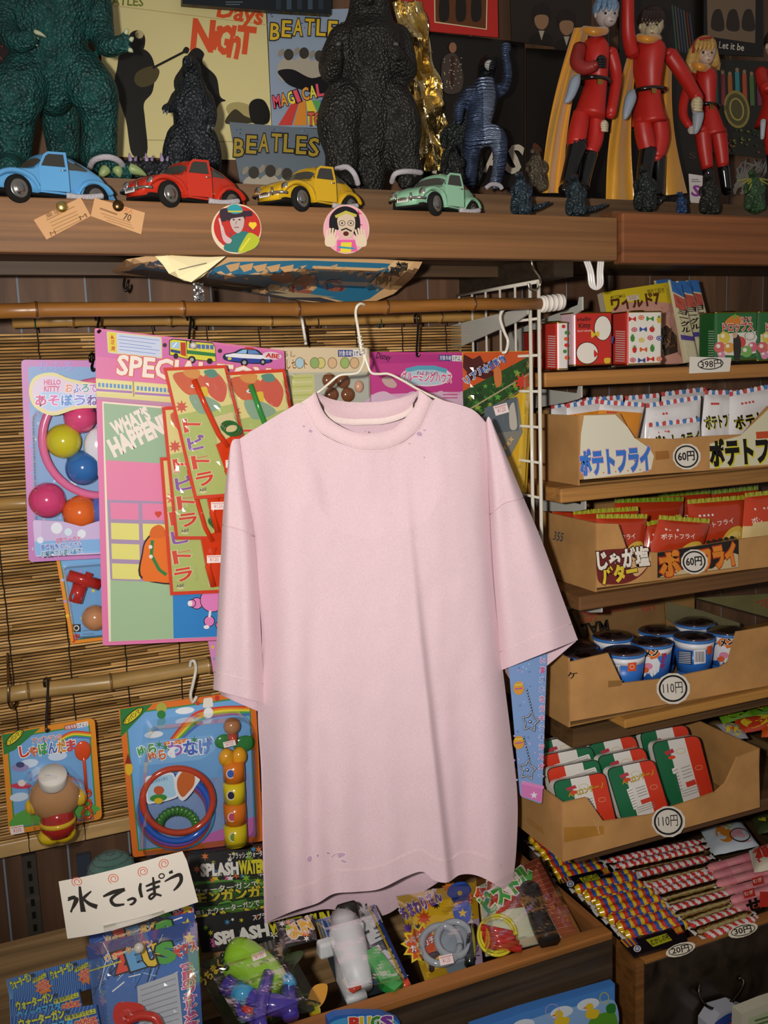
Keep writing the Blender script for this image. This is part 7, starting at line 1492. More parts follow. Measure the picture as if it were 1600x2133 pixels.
def tray(lab, C, Y, flip=False, front=False):
    pl = Pl(P((C[2][0]+C[3][0])/2, (C[2][1]+C[3][1])/2, Y), (0, -1, .22)); q = quadmap(C); m = M('card'); pts = rcard(C, 16, 5); m.prism([pl.at(x, y) for x, y in pts], -pl.n*.012, '#d8d4cc', 'card'); m.prism([pl.at(x, y) for x, y in pts], pl.n*.001, '#1c1c1a', 'card')
    o = Pl(pl.p+pl.n*.0012, pl.n); G_, R_ = ('#1f6a45', '#cf3a22') if not flip else ('#cf3a22', '#1f6a45'); pin_ = rcard(inset(C, 1.6), 15, 5)
    def clip(u0, u1):                       # slice of the rounded face between two fractions across
        f0 = [p for p in (Vector(x) for x in pin_)]; out = []
        def uv(p):
            return Bul(o, C, 0).uv(*p)
        P2 = [(uv(p), p) for p in f0]; res = P2
        for lim, s in ((u0, 1), (u1, -1)):
            nw = []
            for (ua, pa), (ub, pb) in zip(res, res[1:]+res[:1]):
                ia, ib = s*(ua[0]-lim) >= 0, s*(ub[0]-lim) >= 0
                if ia: nw.append((ua, pa))
                if ia != ib: t = (lim-ua[0])/(ub[0]-ua[0]); pp = pa.lerp(pb, t); nw.append((uv(pp), pp))
            res = nw
        return [tuple(p) for _, p in res]
    for u0, u1, c in ((-.1, .34, G_), (.34, .69, '#dcd9d4'), (.69, 1.1, R_)): m.poly(o, clip(u0, u1), c)
    W2 = lambda u, v: q(u, v)
    if not flip:
        m.txt(o, 'ペペロンチーノ', *W2(.24, .36), *W2(.92, .28), 11, '#c9a81e', .03, '#4a3a10', .03); m.poly(o, [W2(.22, .17), W2(.40, .14), W2(.42, .2), W2(.24, .23)], '#b83a4a'); m.ell(o, *W2(.34, .27), 8, 4, '#d8482c', -8); m.ring(o, *W2(.55, .2), 10, 6, 1, '#c9b45a', -8)
        m.poly(o, [W2(.28, .44), W2(.40, .42), W2(.42, .8), W2(.30, .82)], '#e6e4e0'); [m.line(o, [W2(.29, .48+i*.05), W2(.40, .46+i*.05)], 1.1, '#6a6a66') for i in range(7)]; [m.line(o, [W2(.46, .46+i*.05), W2(.66, .44+i*.05)], 1.4, '#8a8a86') for i in range(4)]
        m.poly(o, [W2(.48, .68), W2(.68, .66), W2(.69, .74), W2(.49, .76)], '#c9402f'); m.ring(o, *W2(.82, .5), 8, 5, 1, '#e09a7a', -8); [m.line(o, [W2(.36, .80+i*.04), W2(.74, .77+i*.04)], 1.2, '#8a8a86') for i in range(3)]
    else:
        m.poly(o, rcard([W2(.2, .22), W2(.9, .14), W2(.92, .28), W2(.22, .36)], 3), '#e2e0dc'); [m.line(o, [W2(.24, .25+i*.035), W2(.88, .18+i*.035)], 1, '#7a7a78') for i in range(3)]
    for k, p_ in enumerate(m.v): m.v[k] = clampz(Vector((p_.x, min(p_.y, 1.505), p_.z)), S5.z+.0042)
    thing('pasta_tray', lab, 'food tray', m, 'pasta trays in the carton')
D_ = (24, 100)
def col(base, n, step, Y, labs, flips):
    for i in range(n-1, -1, -1):
        C = [(x+step[0]*i, y+step[1]*i) for x, y in base]; tray(labs[i], C, Y+.030*i, flips[i])
col([(1150, 1628), (1260, 1607), (1286, 1716), (1176, 1738)], 4, (-13, -27), 1.225, ['pasta tray front left, half sunk behind the carton notch', 'pasta tray front left pile, second, printed upside down', 'pasta tray left pile, third, printed upside down', 'pasta tray left pile, rearmost'], [False, True, True, False])
col([(1262, 1601), (1362, 1580), (1396, 1690), (1296, 1714)], 4, (-20, -25), 1.228, ['pasta tray front middle with its yellow lettering in full view', 'pasta tray middle pile, second', 'pasta tray middle pile, third', 'pasta tray middle pile, rearmost'], [False]*4)
col([(1356, 1547), (1456, 1530), (1490, 1660), (1390, 1684)], 3, (-25, -22), 1.262, ['pasta tray at the right, standing tallest with lettering and panel visible', 'pasta tray right pile, second', 'pasta tray right pile, rearmost'], [False]*3)
# ---- second carton of sweets at the right of the lowest shelf
m = M('cardboard'); a = P(1470, 1482, 1.52); m.box((a.x, 1.24, S5.z+.001), (a.x+.006, 1.53, a.z-.01), '#6b5232', 'cardboard'); m.box((a.x+.0061, 1.24, S5.z+.001), (2.0, 1.246, S5.z+.09), '#6b5232', 'cardboard'); thing('carton', 'dark open box of wrapped sweets at the right edge, beside the pasta trays', 'carton', m)
base = Pl(Vector((1.4, 1.40, S5.z+.13)), (0, -.35, .94))
for i, (C, lab) in enumerate(([[(1492, 1482), (1560, 1466), (1572, 1492), (1506, 1508)], 'green and black sweet wrapper at the back of the dark box'], [[(1556, 1468), (1640, 1450), (1646, 1478), (1566, 1496)], 'green and black sweet wrapper at the right of the dark box'], [[(1530, 1500), (1612, 1486), (1618, 1514), (1540, 1530)], 'red and yellow sweet wrapper in front in the dark box'], [[(1590, 1500), (1660, 1490), (1660, 1530), (1586, 1536)], 'sweet wrapper at the front right of the dark box'], [[(1490, 1508), (1536, 1508), (1560, 1538), (1524, 1540)], 'pale clear sweet wrapper at the front of the dark box'])):
    cs = ['#5f8a1e', '#4a7a1a', '#b83a20', '#c8541e', '#8a8a90'][i]
    def draw(m, b, i=i):
        m.blob(b, [b.q(.1, .3), b.q(.5, .1), b.q(.9, .3), b.q(.8, .7), b.q(.3, .9)], '#1c1a14' if i < 2 else '#d8c02c'); [m.star(b, *b.q(.2+.2*k, .5), 6, ['#d8c02c', '#c83a20'][k % 2]) for k in range(4)]; m.ring(b, *b.q(.25, .5), 6, 6, 1.5, '#d8b02c', n=12)
    pouch(lab, C, 1.4, .008, lambda u, v, cs=cs: cs, draw, 'wrapped sweets in the dark box', base=base, n=(8, 8))
# ================================================================ wooden bin and drawer at the bottom
B5 = S_(.4, 0, 1740); B6 = S_(.475, 540, 1780)
YD = 1.10
A = P(1276, 1941, YD); ztop = A.z; XBR_ = A.x; XBL = -.12
fb = M('wood_dark'); fb.box((XBL, YD, .06), (XBR_, YD+.020, ztop-.012), '#3a2e22', 'wood_dark')
rim = M('wood'); rim.bbox((XBL, YD-.001, ztop-.0118), (XBR_, YD+.022, ztop), '#9a6430', 'wood', r=.002)
sd = M('wood_end'); zR = P(1134, 1815, 1.29).z; sd.prism([Vector((XBR_-.014, YD+.0222, ztop-.25)), Vector((XBR_-.014, YD+.0222, ztop-.001)), Vector((XBR_-.014, 1.52, ztop+.004)), Vector((XBR_-.014, 1.52, ztop-.25))], Vector((.014, 0, 0)), '#8f5a2c', 'wood_end')
bt_ = M('wood_end'); bt_.box((XBL, YD+.0202, ztop-.25), (XBR_-.0142, 1.52, ztop-.235), '#4a3420')
bb_ = M('wood'); zbk = P(60, 1962, 1.50).z; bb_.box((XBL, 1.50, ztop-.2348), (XBR_-.0145, 1.515, zbk), '#a5855c', 'wood')
thing('wooden_bin', 'dark fronted wooden bin full of bagged water guns along the bottom', 'bin', [('front_board', fb, None, [('rim', rim, 'orange brown worn rim')]), ('side_board', sd), ('base', bt_), ('back_board', bb_, 'pale grained back board')])
Ad = P(1344, 2009, YD); zd = Ad.z; XD = Ad.x
fd = M('lacquer'); fd.bbox((XD, YD, .06), (2.0, YD+.018, zd-.0002), '#2a2119', 'lacquer', r=.002)
rd = M('wood'); rd.bbox((XD, YD-.0005, zd), (2.0, YD+.019, zd+.006), '#9a6632', 'wood', r=.001)
sl_ = M('wood'); sl_.box((XD-.016, YD+.002, .06), (XD-.0002, 1.5, zd+.004), '#7f5428', 'wood')
bd2 = M('wood_end'); bd2.box((XD, YD+.0185, zd-.06), (2.0, 1.5, zd-.05), '#4a3420')
hn = M('metal'); hn.tube(spl([P(1458, 2050, YD-.003), P(1456, 2068, YD-.008), P(1466, 2090, YD-.016), P(1490, 2102, YD-.02), P(1520, 2090, YD-.018), P(1543, 2062, YD-.012), P(1549, 2044, YD-.008), P(1540, 2036, YD-.002)], n=6), .0026, '#4a4034', 'metal')
for x, y in ((1456, 2062), (1541, 2038)): hn.ball(P(x, y, YD-.003), .0045, '#4a4034', 'metal')
thing('sweets_chest', 'black lacquered drawer front with a curved handle holding the stick sweets', 'chest', [('front_board', fd, None, [('rim', rd, 'orange brown worn rim'), ('handle', hn, 'dark curved metal handle')]), ('side_board', sl_), ('base', bd2)])
cb = M('wood_dark'); cb.box((XBL, 1.0, 0), (2.0, 1.52, .0598), '#2e241a', 'wood_dark'); thing('plinth', 'low dark plinth under the bin and drawer', 'plinth', cb)
# ---- tilted layer the packs lie on
TN = Vector((0, -.30, .95)).normalized()
def lay(px, py, Y, h=0, n=TN): return Pl(P(px, py, Y)+n*h, n)
TB = lay(900, 2062, YD+.03, -.02)                # surface of the heap in the bin
def on_heap(h, n=TN): return Cloth(TB.p+Vector(n).normalized()*h, n)
def pack(lab, C, h, draw, base_col, extra=(), grp=None, fh=.012, amp=.004, n=TN, th=.0015, seed=0, cat='toy pack', name='toy_pack', pl=None):
    mp = pl or on_heap(h, n); m = card_slab(mp, C, base_col, th); draw(m, mp, quadmap(C)); ps = [('card', m)]
    for e in extra: ps.append(e(mp))
    if fh: q = quadmap(C); ps.append(('bag', filmsheet(mp, [q(-.01, -.01), q(1.01, -.01), q(1.01, 1.01), q(-.01, 1.01)], fh, amp, (30, 34), (3, 4), seed), 'clear crinkled bag'))
    thing(name, lab, cat, ps, grp)
# splash gun header stack at the back
def splash(C, h0, lab, txt, sub, dark='#17181a'):
    def d(m, mp, q):
        for i in range(26): m.star(mp, *q(random.random(), random.random()), random.uniform(4, 11), random.choice(['#c9c21e', '#7ab02a', '#3f8ab8', '#d8722a', '#d05a9a', '#e2e0da']), 6, .4)
        a, b = q(.14, .82), q(1.0, .70)
        if txt:
            e = q(.62, .745); m.txt(mp, txt[0], *a, *e, 24, '#e6e4dc', .06, '#101010', .05); f2 = q(.64, .74); m.txt(mp, txt[1], *f2, *q(1.18, .66), 26, '#d3cb28', .06, '#101010', .05)
        a, b = q(.5, .28), q(1.05, .18); m.txt(mp, sub, *a, *b, 11, '#e6e4dc', .02)
    pack(lab, C, h0, d, dark, fh=0, amp=.003, seed=int(C[0][0]), pl=Pl(P(C[2][0], C[2][1], h0), (0, -.93, .36)), grp='splash water gun packs in the bin')
def camo(C, h0, lab, t1, t2, seed):
    def d(m, mp, q):
        for i in range(34): m.blob(mp, [tuple(Vector(q(random.random(), random.random()))+Vector((random.uniform(-22, 22), random.uniform(-6, 6)))) for _ in range(5)], random.choice(['#2f6a22', '#4a8a2c', '#1c3a16', '#15180f', '#6a9a3a', '#20301a']))
        a, b = q(.02, .55), q(.7, .35); m.txt(mp, t1, *a, *b, 12, '#dcdad0', .02, '#14160f', .06); a, b = q(.02, .95), q(.9, .72); m.txt(mp, t2, *a, *b, 22, '#c9b82a', .05, '#14160f', .05)
    pack(lab, C, h0, d, '#1c2a14', fh=0, amp=.003, seed=seed, pl=Pl(P(C[2][0], C[2][1], h0), (0, -.93, .36)), grp='splash water gun packs in the bin')
HB = .10
splash([(392, 1772), (560, 1768), (556, 1838), (398, 1836)], 1.485, 'black splash water gun pack with white and yellow lettering, highest in the bin', ('SPLASH', 'WATER GUN'), 'スプラッシュウォーターガン')
camo([(396, 1838), (600, 1822), (596, 1878), (404, 1885)], 1.472, 'green camouflage pack header just under the splash lettering', 'ウォーターガンで', 'モンガンガン!', 3)
camo([(400, 1882), (600, 1860), (600, 1915), (408, 1932)], 1.452, 'green camouflage pack header, second below the splash lettering', '楽したウォーターガンで', 'ラビーンズ!', 4)
splash([(408, 1912), (640, 1880), (650, 1955), (420, 1985)], 1.432, 'black splash water gun pack lower down, above the lime green gun', ('SPLASH', 'WATER GUN'), 'スプラッシュウォーターガン')
# back cards in the middle and right
def d(m, mp, q):
    m.poly(mp, [q(.72, 0), q(1, 0), q(1, 1), q(.80, 1)], '#8a3f2c')
    for i in range(16):
        m.line(mp, [q(.72+.005*i, i/16), q(1, i/16+.01)], 1.2, '#b8705a')
    m.line(mp, [q(.985, 0), q(.985, 1)], 5, '#d9c48a', 'foil'); m.poly(mp, [q(0, 0), q(.72, 0), q(.8, 1), q(0, 1)], '#c9cdb0')  # gold strip paints a glare along the brick border
    for i in range(22): m.poly(mp, [q(.05+random.random()*.6, random.random()*.5) for _ in range(3)], random.choice(['#b83a20', '#e0ddc8', '#8a2f22', '#6a8a3a']))
    m.txt(mp, '金ダマ', *q(.0, .22), *q(.48, .10), 24, '#c9482a', .05, '#efe6d8', .06); m.txt(mp, 'ピストル', *q(.1, .42), *q(.80, .20), 36, '#3f9a3a', .07, '#efe9da', .05)
def e1(mp):
    g = M('gloss'); g.tube(spl([mp.at(x, y, .014) for x, y in ((1100, 1846), (1112, 1880), (1126, 1920), (1146, 1962))], n=4), [.013, .016, .0165, .0165, .016, .0155, .015, .0155, .016, .0165, .017, .017, .016], '#171616', 'vinyl', n=14); return ('pistol_grip', g, 'black pistol grip')
def e2(mp):
    g = M('gloss')
    for i in range(4): g.tube([mp.at(1002+i*3, 1932+i*12, .008), mp.at(1068+i*6, 1946+i*10, .008)], .0055, '#b3241c', 'gloss', n=10)
    return ('red_caps', g, 'red plastic caps')
def e3(mp):
    g = M('gloss')
    for r in (34, 40): g.tube([mp.at(1036+r*math.cos(a), 1948+r*1.05*math.sin(a), .004) for a in [2*math.pi*i/30 for i in range(31)]], .0024, '#c9c02a', 'gloss', n=6)
    return ('ring', g, 'yellow rings')
pack('red and white toy pistol pack with green lettering at the right end of the bin', [(996, 1846), (1126, 1784), (1210, 1944), (1012, 1992)], .045, d, '#d0cdb8', (e3, e2, e1), seed=51, fh=.062, amp=.003)
def d(m, mp, q):
    for i in range(14): m.star(mp, *q(random.random(), random.random()*.55), random.uniform(10, 20), random.choice(['#1a1a1e', '#d87a1e', '#c9481e', '#5a3a8a']), 9, .5)
    m.txt(mp, 'おまわりさん', *q(.0, .27), *q(.55, .13), 26, '#6a4a9a', .06, '#f0e8e0', .05)
    m.star(mp, *q(.14, .58), 46, '#d9c62a', 12, .7); m.star(mp, *q(.14, .58), 38, '#c9501e', 12, .72); m.txt(mp, 'トリガーを引くと', *q(-.08, .54), *q(.34, .48), 10, '#f0e6da', .02, '#5a2a6a', .05); m.txt(mp, 'カチカチ!', *q(-.04, .64), *q(.36, .58), 13, '#f0e6da', .03, '#5a2a6a', .05)
    m.blob(mp, [q(.04, .76), q(.2, .70), q(.4, .70), q(.4, .74), q(.26, .78), q(.2, .9), q(.12, .9), q(.14, .78)], '#1c1c1e')
    m.poly(mp, [q(.34, .5), q(.92, .44), q(.96, .96), q(.4, 1)], '#8a9aa6'); m.poly(mp, [q(.84, .46), q(1, .44), q(1, 1), q(.86, 1)], '#c9b0c8')
    # plain blue police cap and badge in place of the printed boy
    m.blob(mp, [q(.62, .08), q(.70, -.02), q(.86, -.02), q(.93, .08), q(.86, .15), q(.70, .15)], '#2f55b0'); m.poly(mp, [q(.66, .14), q(.9, .14), q(.88, .20), q(.68, .20)], '#1c2f6a'); m.ell(mp, *q(.78, .10), 5, 5, '#d9b82c'); m.star(mp, *q(.78, .34), 13, '#d9b82c', 5); m.blob(mp, [q(.66, .26), q(.78, .22), q(.9, .26), q(.88, .42), q(.78, .48), q(.68, .42)], '#2f55b0'); m.star(mp, *q(.78, .34), 10, '#d9b82c', 5)
    for i, ch in enumerate('警棒セット'): m.txt(mp, ch, *q(.88, .58+i*.085), *q(.97, .575+i*.085), 13, '#6a3a8a', .03)
def e1(mp):
    g = M('gloss')
    for (x, y, r) in ((918, 1968, 40), (946, 1956, 36)): g.tube([mp.at(x+r*math.cos(a), y+r*1.0*math.sin(a), .012) for a in [2*math.pi*i/32 for i in range(33)]], .0052, '#8f9aa2', 'gloss', n=8)
    return ('handcuffs', g, 'grey toy handcuffs')
def e2(mp):
    g = M('gloss'); g.tube([mp.at(984, 1930, .01), mp.at(978, 2010, .01)], .0075, '#1c2426', 'gloss', n=12); return ('baton', g, 'black toy baton')
def e3(mp):
    g = M('card'); sticker(g, Pl(mp.p+mp.n*.028, mp.n), 918, 2012, 946, 2006, 20); return ('price_sticker', g, 'white price sticker')
pack('yellow and orange police play pack with grey handcuffs, in the bin under the shirt hem', [(826, 1868), (992, 1836), (1006, 2008), (886, 2046)], .028, d, '#d3a91e', (e1, e2, e3), seed=52, fh=.03, amp=.002)
def d(m, mp, q):
    m.poly(mp, [q(0, 0), q(.5, 0), q(.3, .3), q(0, .35)], '#2f6ab8'); 
    for i in range(10): m.line(mp, [q(.02+.04*i, .02), q(.0+.05*i, .28)], 3, random.choice(['#8fb8e0', '#1c3a7a', '#d8d8e2', '#c9a52a']))
    for i, ch in enumerate('WHITE LASER'):
        if ch != ' ': m.txt(mp, ch, *q(.66+.012*i, .10+i*.082), *q(.86+.012*i, .07+i*.082), 21, '#c3c6c8', .06)
    m.line(mp, [q(.96, 0), q(.98, 1)], 6, '#2f4a9a'); m.line(mp, [q(.90, 0), q(.93, 1)], 4, '#c9a52a')
def gun(mp):
    g = M('gloss'); W_ = '#cfd3d6'
    g.tube([mp.at(*p, .020) for p in ((716, 1908), (722, 1950), (735, 2000), (752, 2060))], [.020, .027, .024, .017], W_, 'vinyl', n=14); g.bbox(mp.at(690, 1975, .018)-Vector((.02, .008, .01)), mp.at(690, 1975, .018)+Vector((.018, .01, .014)), W_, 'vinyl', r=.004)
    g.tube([mp.at(x, y, .016) for x, y in ((706, 1990), (712, 2040), (730, 2082), (760, 2070))], .008, W_, 'vinyl', n=10); g.bbox(mp.at(735, 1932, .03)-Vector((.016, .006, .006)), mp.at(735, 1932, .03)+Vector((.016, .006, .006)), '#b9bfc4', 'vinyl', r=.002); return ('water_gun', g, 'white water gun')
def gg(mp):
    g = M('gloss'); g.prism([mp.at(x, y, .018) for x, y in ((752, 2000), (782, 1985), (810, 2020), (838, 2060), (820, 2078), (790, 2060), (776, 2028))], mp.n*.014, '#2f9a44', 'gloss'); return ('green_grip', g, 'green grip')
def gt_(mp):
    g = M('gloss'); g.tube([mp.at(728, 2066, .02), mp.at(750, 2052, .024)], .005, '#d9482a', 'gloss'); g.tube([mp.at(835, 2056, .01), mp.at(852, 2048, .012)], .008, '#d9522c', 'gloss'); return ('trigger', g, 'orange trigger')
def cp_(mp):
    g = M('gloss'); g.lathe([(.016, 0), (.017, .02), (.013, .024), (0, .024)], '#1f1c1a', Matrix.Translation(mp.at(728, 1915, .02)) @ Matrix.Rotation(math.radians(-35), 4, 'X'), 'vinyl', 18); return ('cap', g, 'black cap')
pack('white and green water gun in a clear bag, in the middle of the bin', [(656, 1918), (780, 1884), (856, 2050), (716, 2088)], .02, d, '#3a4650', (gun, gg, gt_, cp_), seed=53, fh=.078, amp=.004)
def d(m, mp, q):
    m.txt(mp, 'GUN', *q(.3, .75), *q(.95, .5), 26, '#d9a52a', .06, '#e8e2d4', .05)
    for i in range(8): m.star(mp, *q(random.random(), random.random()), 7, random.choice(['#d8722a', '#7ab02a', '#e2e0da']), 6, .4)
pack('black pack corner lettered GUN beside the hem, left of the white water gun', [(574, 1922), (652, 1906), (660, 1958), (588, 1976)], .04, d, '#17181a', fh=.005, amp=.003, seed=54, grp=None)
# lime green gun
def d(m, mp, q):
    for i in range(18): m.blob(mp, [tuple(Vector(q(random.random(), random.random()))+Vector((random.uniform(-24, 24), random.uniform(-10, 10)))) for _ in range(5)], random.choice(['#1c2a14', '#2f5a22', '#10140e', '#3a4a2c']))
    m.txt(mp, 'うちまくれ!', *q(.0, .28), *q(.42, .05), 18, '#c9b02a', .04, '#14160f', .05)
def g1(mp):
    g = M('gloss'); g.tube(spl([mp.at(*p, .03) for p in ((470, 1990), (500, 2000), (540, 2025), (580, 2062))], n=4), [.013, .022, .027, .029, .030, .030, .029, .029, .028, .027, .025, .022, .014], '#86b82c', 'gloss', n=16)
    for i, (x, y) in enumerate(((462, 2002), (472, 2016), (464, 1990))): g.ball(mp.at(x, y, .045), .004, '#1f2a14', 'gloss', seg=8, rings=6)
    return ('water_tank', g, 'lime green tank')
def g2(mp):
    g = M('gloss'); V_ = '#43359a'
    g.tube([mp.at(*p, .032) for p in ((470, 2050), (510, 2072), (560, 2092), (620, 2100))], [.014, .011, .015, .013], V_, 'gloss', n=12); g.tube([mp.at(*p, .05) for p in ((560, 2028), (548, 2070), (540, 2110), (545, 2150))], .009, V_, 'gloss', n=10); g.tube([mp.at(*p, .03) for p in ((492, 2080), (500, 2112), (530, 2128))], .0045, V_, 'gloss'); g.tube([mp.at(600, 2060, .03), mp.at(606, 2120, .03)], .011, V_, 'gloss'); return ('frame', g, 'purple gun frame')
def g3(mp):
    g = M('gloss'); g.tube([mp.at(492, 2062, .034), mp.at(520, 2078, .034)], .0135, '#3f9ac9', 'gloss', n=12); g.tube([mp.at(592, 2052, .034), mp.at(606, 2040, .034)], .012, '#3f9ac9', 'gloss', n=12); return ('band', g, 'light blue bands')
def g4(mp):
    g = M('gloss'); g.tube([mp.at(506, 2100, .03), mp.at(526, 2108, .034)], .005, '#c9382a', 'gloss'); return ('trigger', g, 'red trigger')
def g5(mp):
    g = M('card'); sticker(g, Pl(mp.p+mp.n*.062, mp.n), 528, 2003, 556, 1992, 14); return ('price_sticker', g, 'small white price sticker')
pack('lime green and purple water gun in a clear bag, front of the bin', [(400, 2010), (590, 1952), (668, 2090), (490, 2165)], .03, d, '#1f2618', (g1, g2, g3, g4, g5), seed=55, fh=.098, amp=.005)
mp = on_heap(.02); g = M('gloss'); g.blob(mp, [(648, 2062), (662, 2050), (682, 2052), (676, 2085), (655, 2105), (642, 2090)], '#d99a1e'); g.prism([mp.at(x, y) for x, y in spl([(648, 2062), (662, 2050), (682, 2052), (674, 2080), (664, 2090), (668, 2108), (650, 2112), (642, 2090)], True, 3)], -mp.n*.008, '#d99a1e', 'gloss'); g.poly(mp, [(650, 2095), (665, 2090), (668, 2110), (648, 2112)], '#b8b02a')
thing('toy_piece', 'orange yellow moulded toy piece right of the lime green water gun', 'toy', g)
# zeus packs
def zeus(C, h, lab, full, seed):
    def d(m, mp, q):
        m.poly(mp, [q(0, 0), q(1, 0), q(1, .12 if full else 1), q(0, .14 if full else 1)], '#234a9a')
        for i in range(40):
            a = random.random(); m.line(mp, [q(a*.8, random.random()*(.5 if full else 1)), q(a*.8+.12, random.random()*(.4 if full else .9))], random.uniform(1, 3), random.choice(['#c9d4e2', '#16264a', '#3f82c9', '#8ab4dc', '#e2e6ec']))
        k = .30 if full else .80
        for i, (ch, c) in enumerate(zip('ZEUS', ('#d8452a', '#5f9fd0', '#d9b82a', '#4a9a3a'))): a, b = q(.26+i*.135, k+.0), q(.385+i*.135, k-.03*(.5 if full else 1)); m.txt(mp, ch, *a, *b, 38, c, .07, '#14161c', .06)
        m.txt(mp, 'ゼウス', *q(.80, k-.03), *q(1.0, k-.065), 20, '#c83a2c', .06, '#ece6de', .06); m.star(mp, *q(.93, k*.5-.02), 13, '#d9c42a', 5); m.txt(mp, 'ウォーターガン', *q(.16, k*.62), *q(.6, k*.42), 13, '#d99a2a', .03, '#e8e4dc', .05)
        m.line(mp, [q(0, k*.8), q(.3, k*.7)], 3, '#c9c43a')
        if full:
            m.poly(mp, [q(.42, .46), q(.80, .40), q(.82, 1), q(.40, 1)], '#a9b0ba'); [m.line(mp, [q(.45, .50+i*.05), q(.78, .45+i*.05)], 1.8, '#7a848e') for i in range(9)]
            for i, ch in enumerate('驚異のフォルムと華麗'): m.txt(mp, ch, *q(.85, .42+i*.062), *q(.96, .41+i*.062), 17, '#c94a7a', .04, '#ece6e8', .05)
    def prop(mp):
        g = M('gloss')
        g.prism([mp.at(x, y, .02) for x, y in spl([(235, 2112), (246, 2090), (290, 2092), (302, 2110), (280, 2120), (262, 2140), (240, 2135)], True, 3)], mp.n*.006, '#c42c1c', 'gloss'); g.tube([mp.at(x, y, .03) for x, y in spl([(262, 2128), (290, 2116), (322, 2120), (332, 2140)], n=4)], .006, '#c42c1c', 'gloss'); return ('propeller', g, 'red plastic propeller')
    pack(lab, C, h, d, '#3a6ab0', (prop,) if full else (), seed=seed, fh=.040 if full else 0, amp=.003, pl=Cloth(P(300, 2150 if full else C[3][1], h), (0, -.74, .67)), grp='blue and white speed line packs under the sign')
zeus([(186, 1912), (402, 1868), (408, 1925), (192, 1966)], 1.285, 'blue speed line toy pack at the back, just under the white sign', False, 61)
zeus([(184, 1942), (404, 1900), (410, 1958), (190, 2000)], 1.26, 'blue speed line toy pack second from the back under the white sign', False, 62)
zeus([(180, 1970), (408, 1918), (424, 2165), (205, 2190)], 1.135, 'blue speed line toy pack in front with rainbow lettering and a red propeller', True, 63)
def blue(C, h, lab, seed, full=True):
    def d(m, mp, q):
        for i in range(22): m.line(mp, [q(i/22, 0), q(max(0, i/22-.2), 1)], 1.4, '#5f9ad0')
        m.txt(mp, 'ウォーターガン', *q(.10, .36), *q(.62, .24), 17, '#c9d02a', .05, '#12203f', .06); 
        if full: m.txt(mp, 'クイックマスター', *q(.10, .66), *q(.80, .52), 17, '#3fa8e0', .05, '#12203f', .06)
        m.poly(mp, [q(.62, .22), q(.98, .12), q(.98, .26), q(.62, .36)], '#c9d02a'); m.txt(mp, '対象年齢3才以上', *q(.63, .33), *q(.97, .23), 8, '#1c2a4a', .02); m.star(mp, *q(.84, .56), 20, '#d87a1e', 9, .6); m.txt(mp, 'QUICK', *q(.72, .55), *q(.98, .48), 9, '#c9381e', .05, '#e8dcc0', .04); m.txt(mp, 'MASTER', *q(.72, .68), *q(.98, .61), 8, '#c9381e', .05, '#e8dcc0', .04)
        m.ell(mp, *q(.66, .10), 5, 4, '#1a2a44')
    pack(lab, C, h, d, '#1f4f9f', seed=seed, fh=0, pl=Cloth(P(C[2][0], C[2][1], h), (0, -.7, .7)), grp='blue striped water gun packs at the lower left')
blue([(96, 2018), (186, 1994), (200, 2056), (108, 2084)], 1.215, 'blue striped water gun pack at the back, against the pale board', 71, False)
blue([(14, 2040), (94, 2018), (112, 2080), (24, 2102)], 1.205, 'blue striped water gun pack at the back left edge of the bin', 72, False)
blue([(20, 2082), (164, 2058), (178, 2128), (24, 2150)], 1.155, 'blue striped water gun pack in the middle of the lower left stack', 73)
blue([(22, 2118), (200, 2092), (214, 2160), (26, 2190)], 1.115, 'blue striped water gun pack in front at the bottom edge of the picture', 74)
m = M('fuzz'); c0 = P(232, 1812, 1.40); m.ball(c0, (.034, .03, .026), '#1f6a5c', 'fuzz', seg=20, rings=12)
for i in range(9): m.tube([c0+Vector((.035*math.cos(a)*math.cos(i*.35-1.4), .031*math.sin(a)*math.cos(i*.35-1.4), .027*math.sin(i*.35-1.4))) for a in [2*math.pi*k/24 for k in range(25)]], .0008, '#12463c', 'fuzz', n=5)
thing('net_bundle', 'teal net bundle peeping over the top of the white sign', 'net', m)
# ---- white paper sign
class Sg(Pl):
    curved = 16
    def at(s, px, py, h=0.):
        p = Pl.at(s, px, py, h); u = (px-125)/285; return p+Vector((0, -.016*math.sin(math.pi*max(0, min(1, u))), 0))+s.n*0
sg = Sg(P(270, 1860, 1.19), Vector((-.05, -1, .12)))
out = [(122, 1836), (160, 1824), (220, 1804), (280, 1786), (330, 1775), (378, 1769), (388, 1790), (402, 1840), (413, 1879), (340, 1893), (260, 1916), (200, 1935), (140, 1953), (132, 1900)]
m = M('paper'); m.pr(sg, out, [list(range(len(out)))], '#e6dfd3', 'paper')
sg2 = Sg(sg.p-sg.n*.001, sg.n); m.pr(sg2, out, [list(reversed(range(len(out))))], '#d9d0c2', 'paper')
BK = '#2c2824'
def br(pts, w): m.line(sg, [B5(*p) for p in spl([tuple(p) for p in pts], n=6)], [x for x in [q[0] for q in spl([(z, 0) for z in w], n=6)]], BK)
br([(412, 252), (418, 310), (430, 382)], [5, 8, 11]); br([(352, 322), (390, 312), (370, 385), (372, 388)], [4, 5, 4, 2]); br([(352, 334), (378, 318), (400, 320), (384, 360), (364, 388)], [3, 5, 6, 4, 2]); br([(470, 270), (440, 300), (428, 316)], [3, 6, 5]); br([(428, 312), (460, 336), (500, 348)], [5, 8, 10])
br([(530, 292), (580, 266), (640, 248)], [4, 8, 6]); br([(640, 250), (590, 282), (570, 308), (590, 332), (638, 326)], [6, 6, 7, 7, 4])
br([(652, 306), (680, 296), (694, 306), (680, 324), (664, 328)], [4, 6, 6, 5, 3])
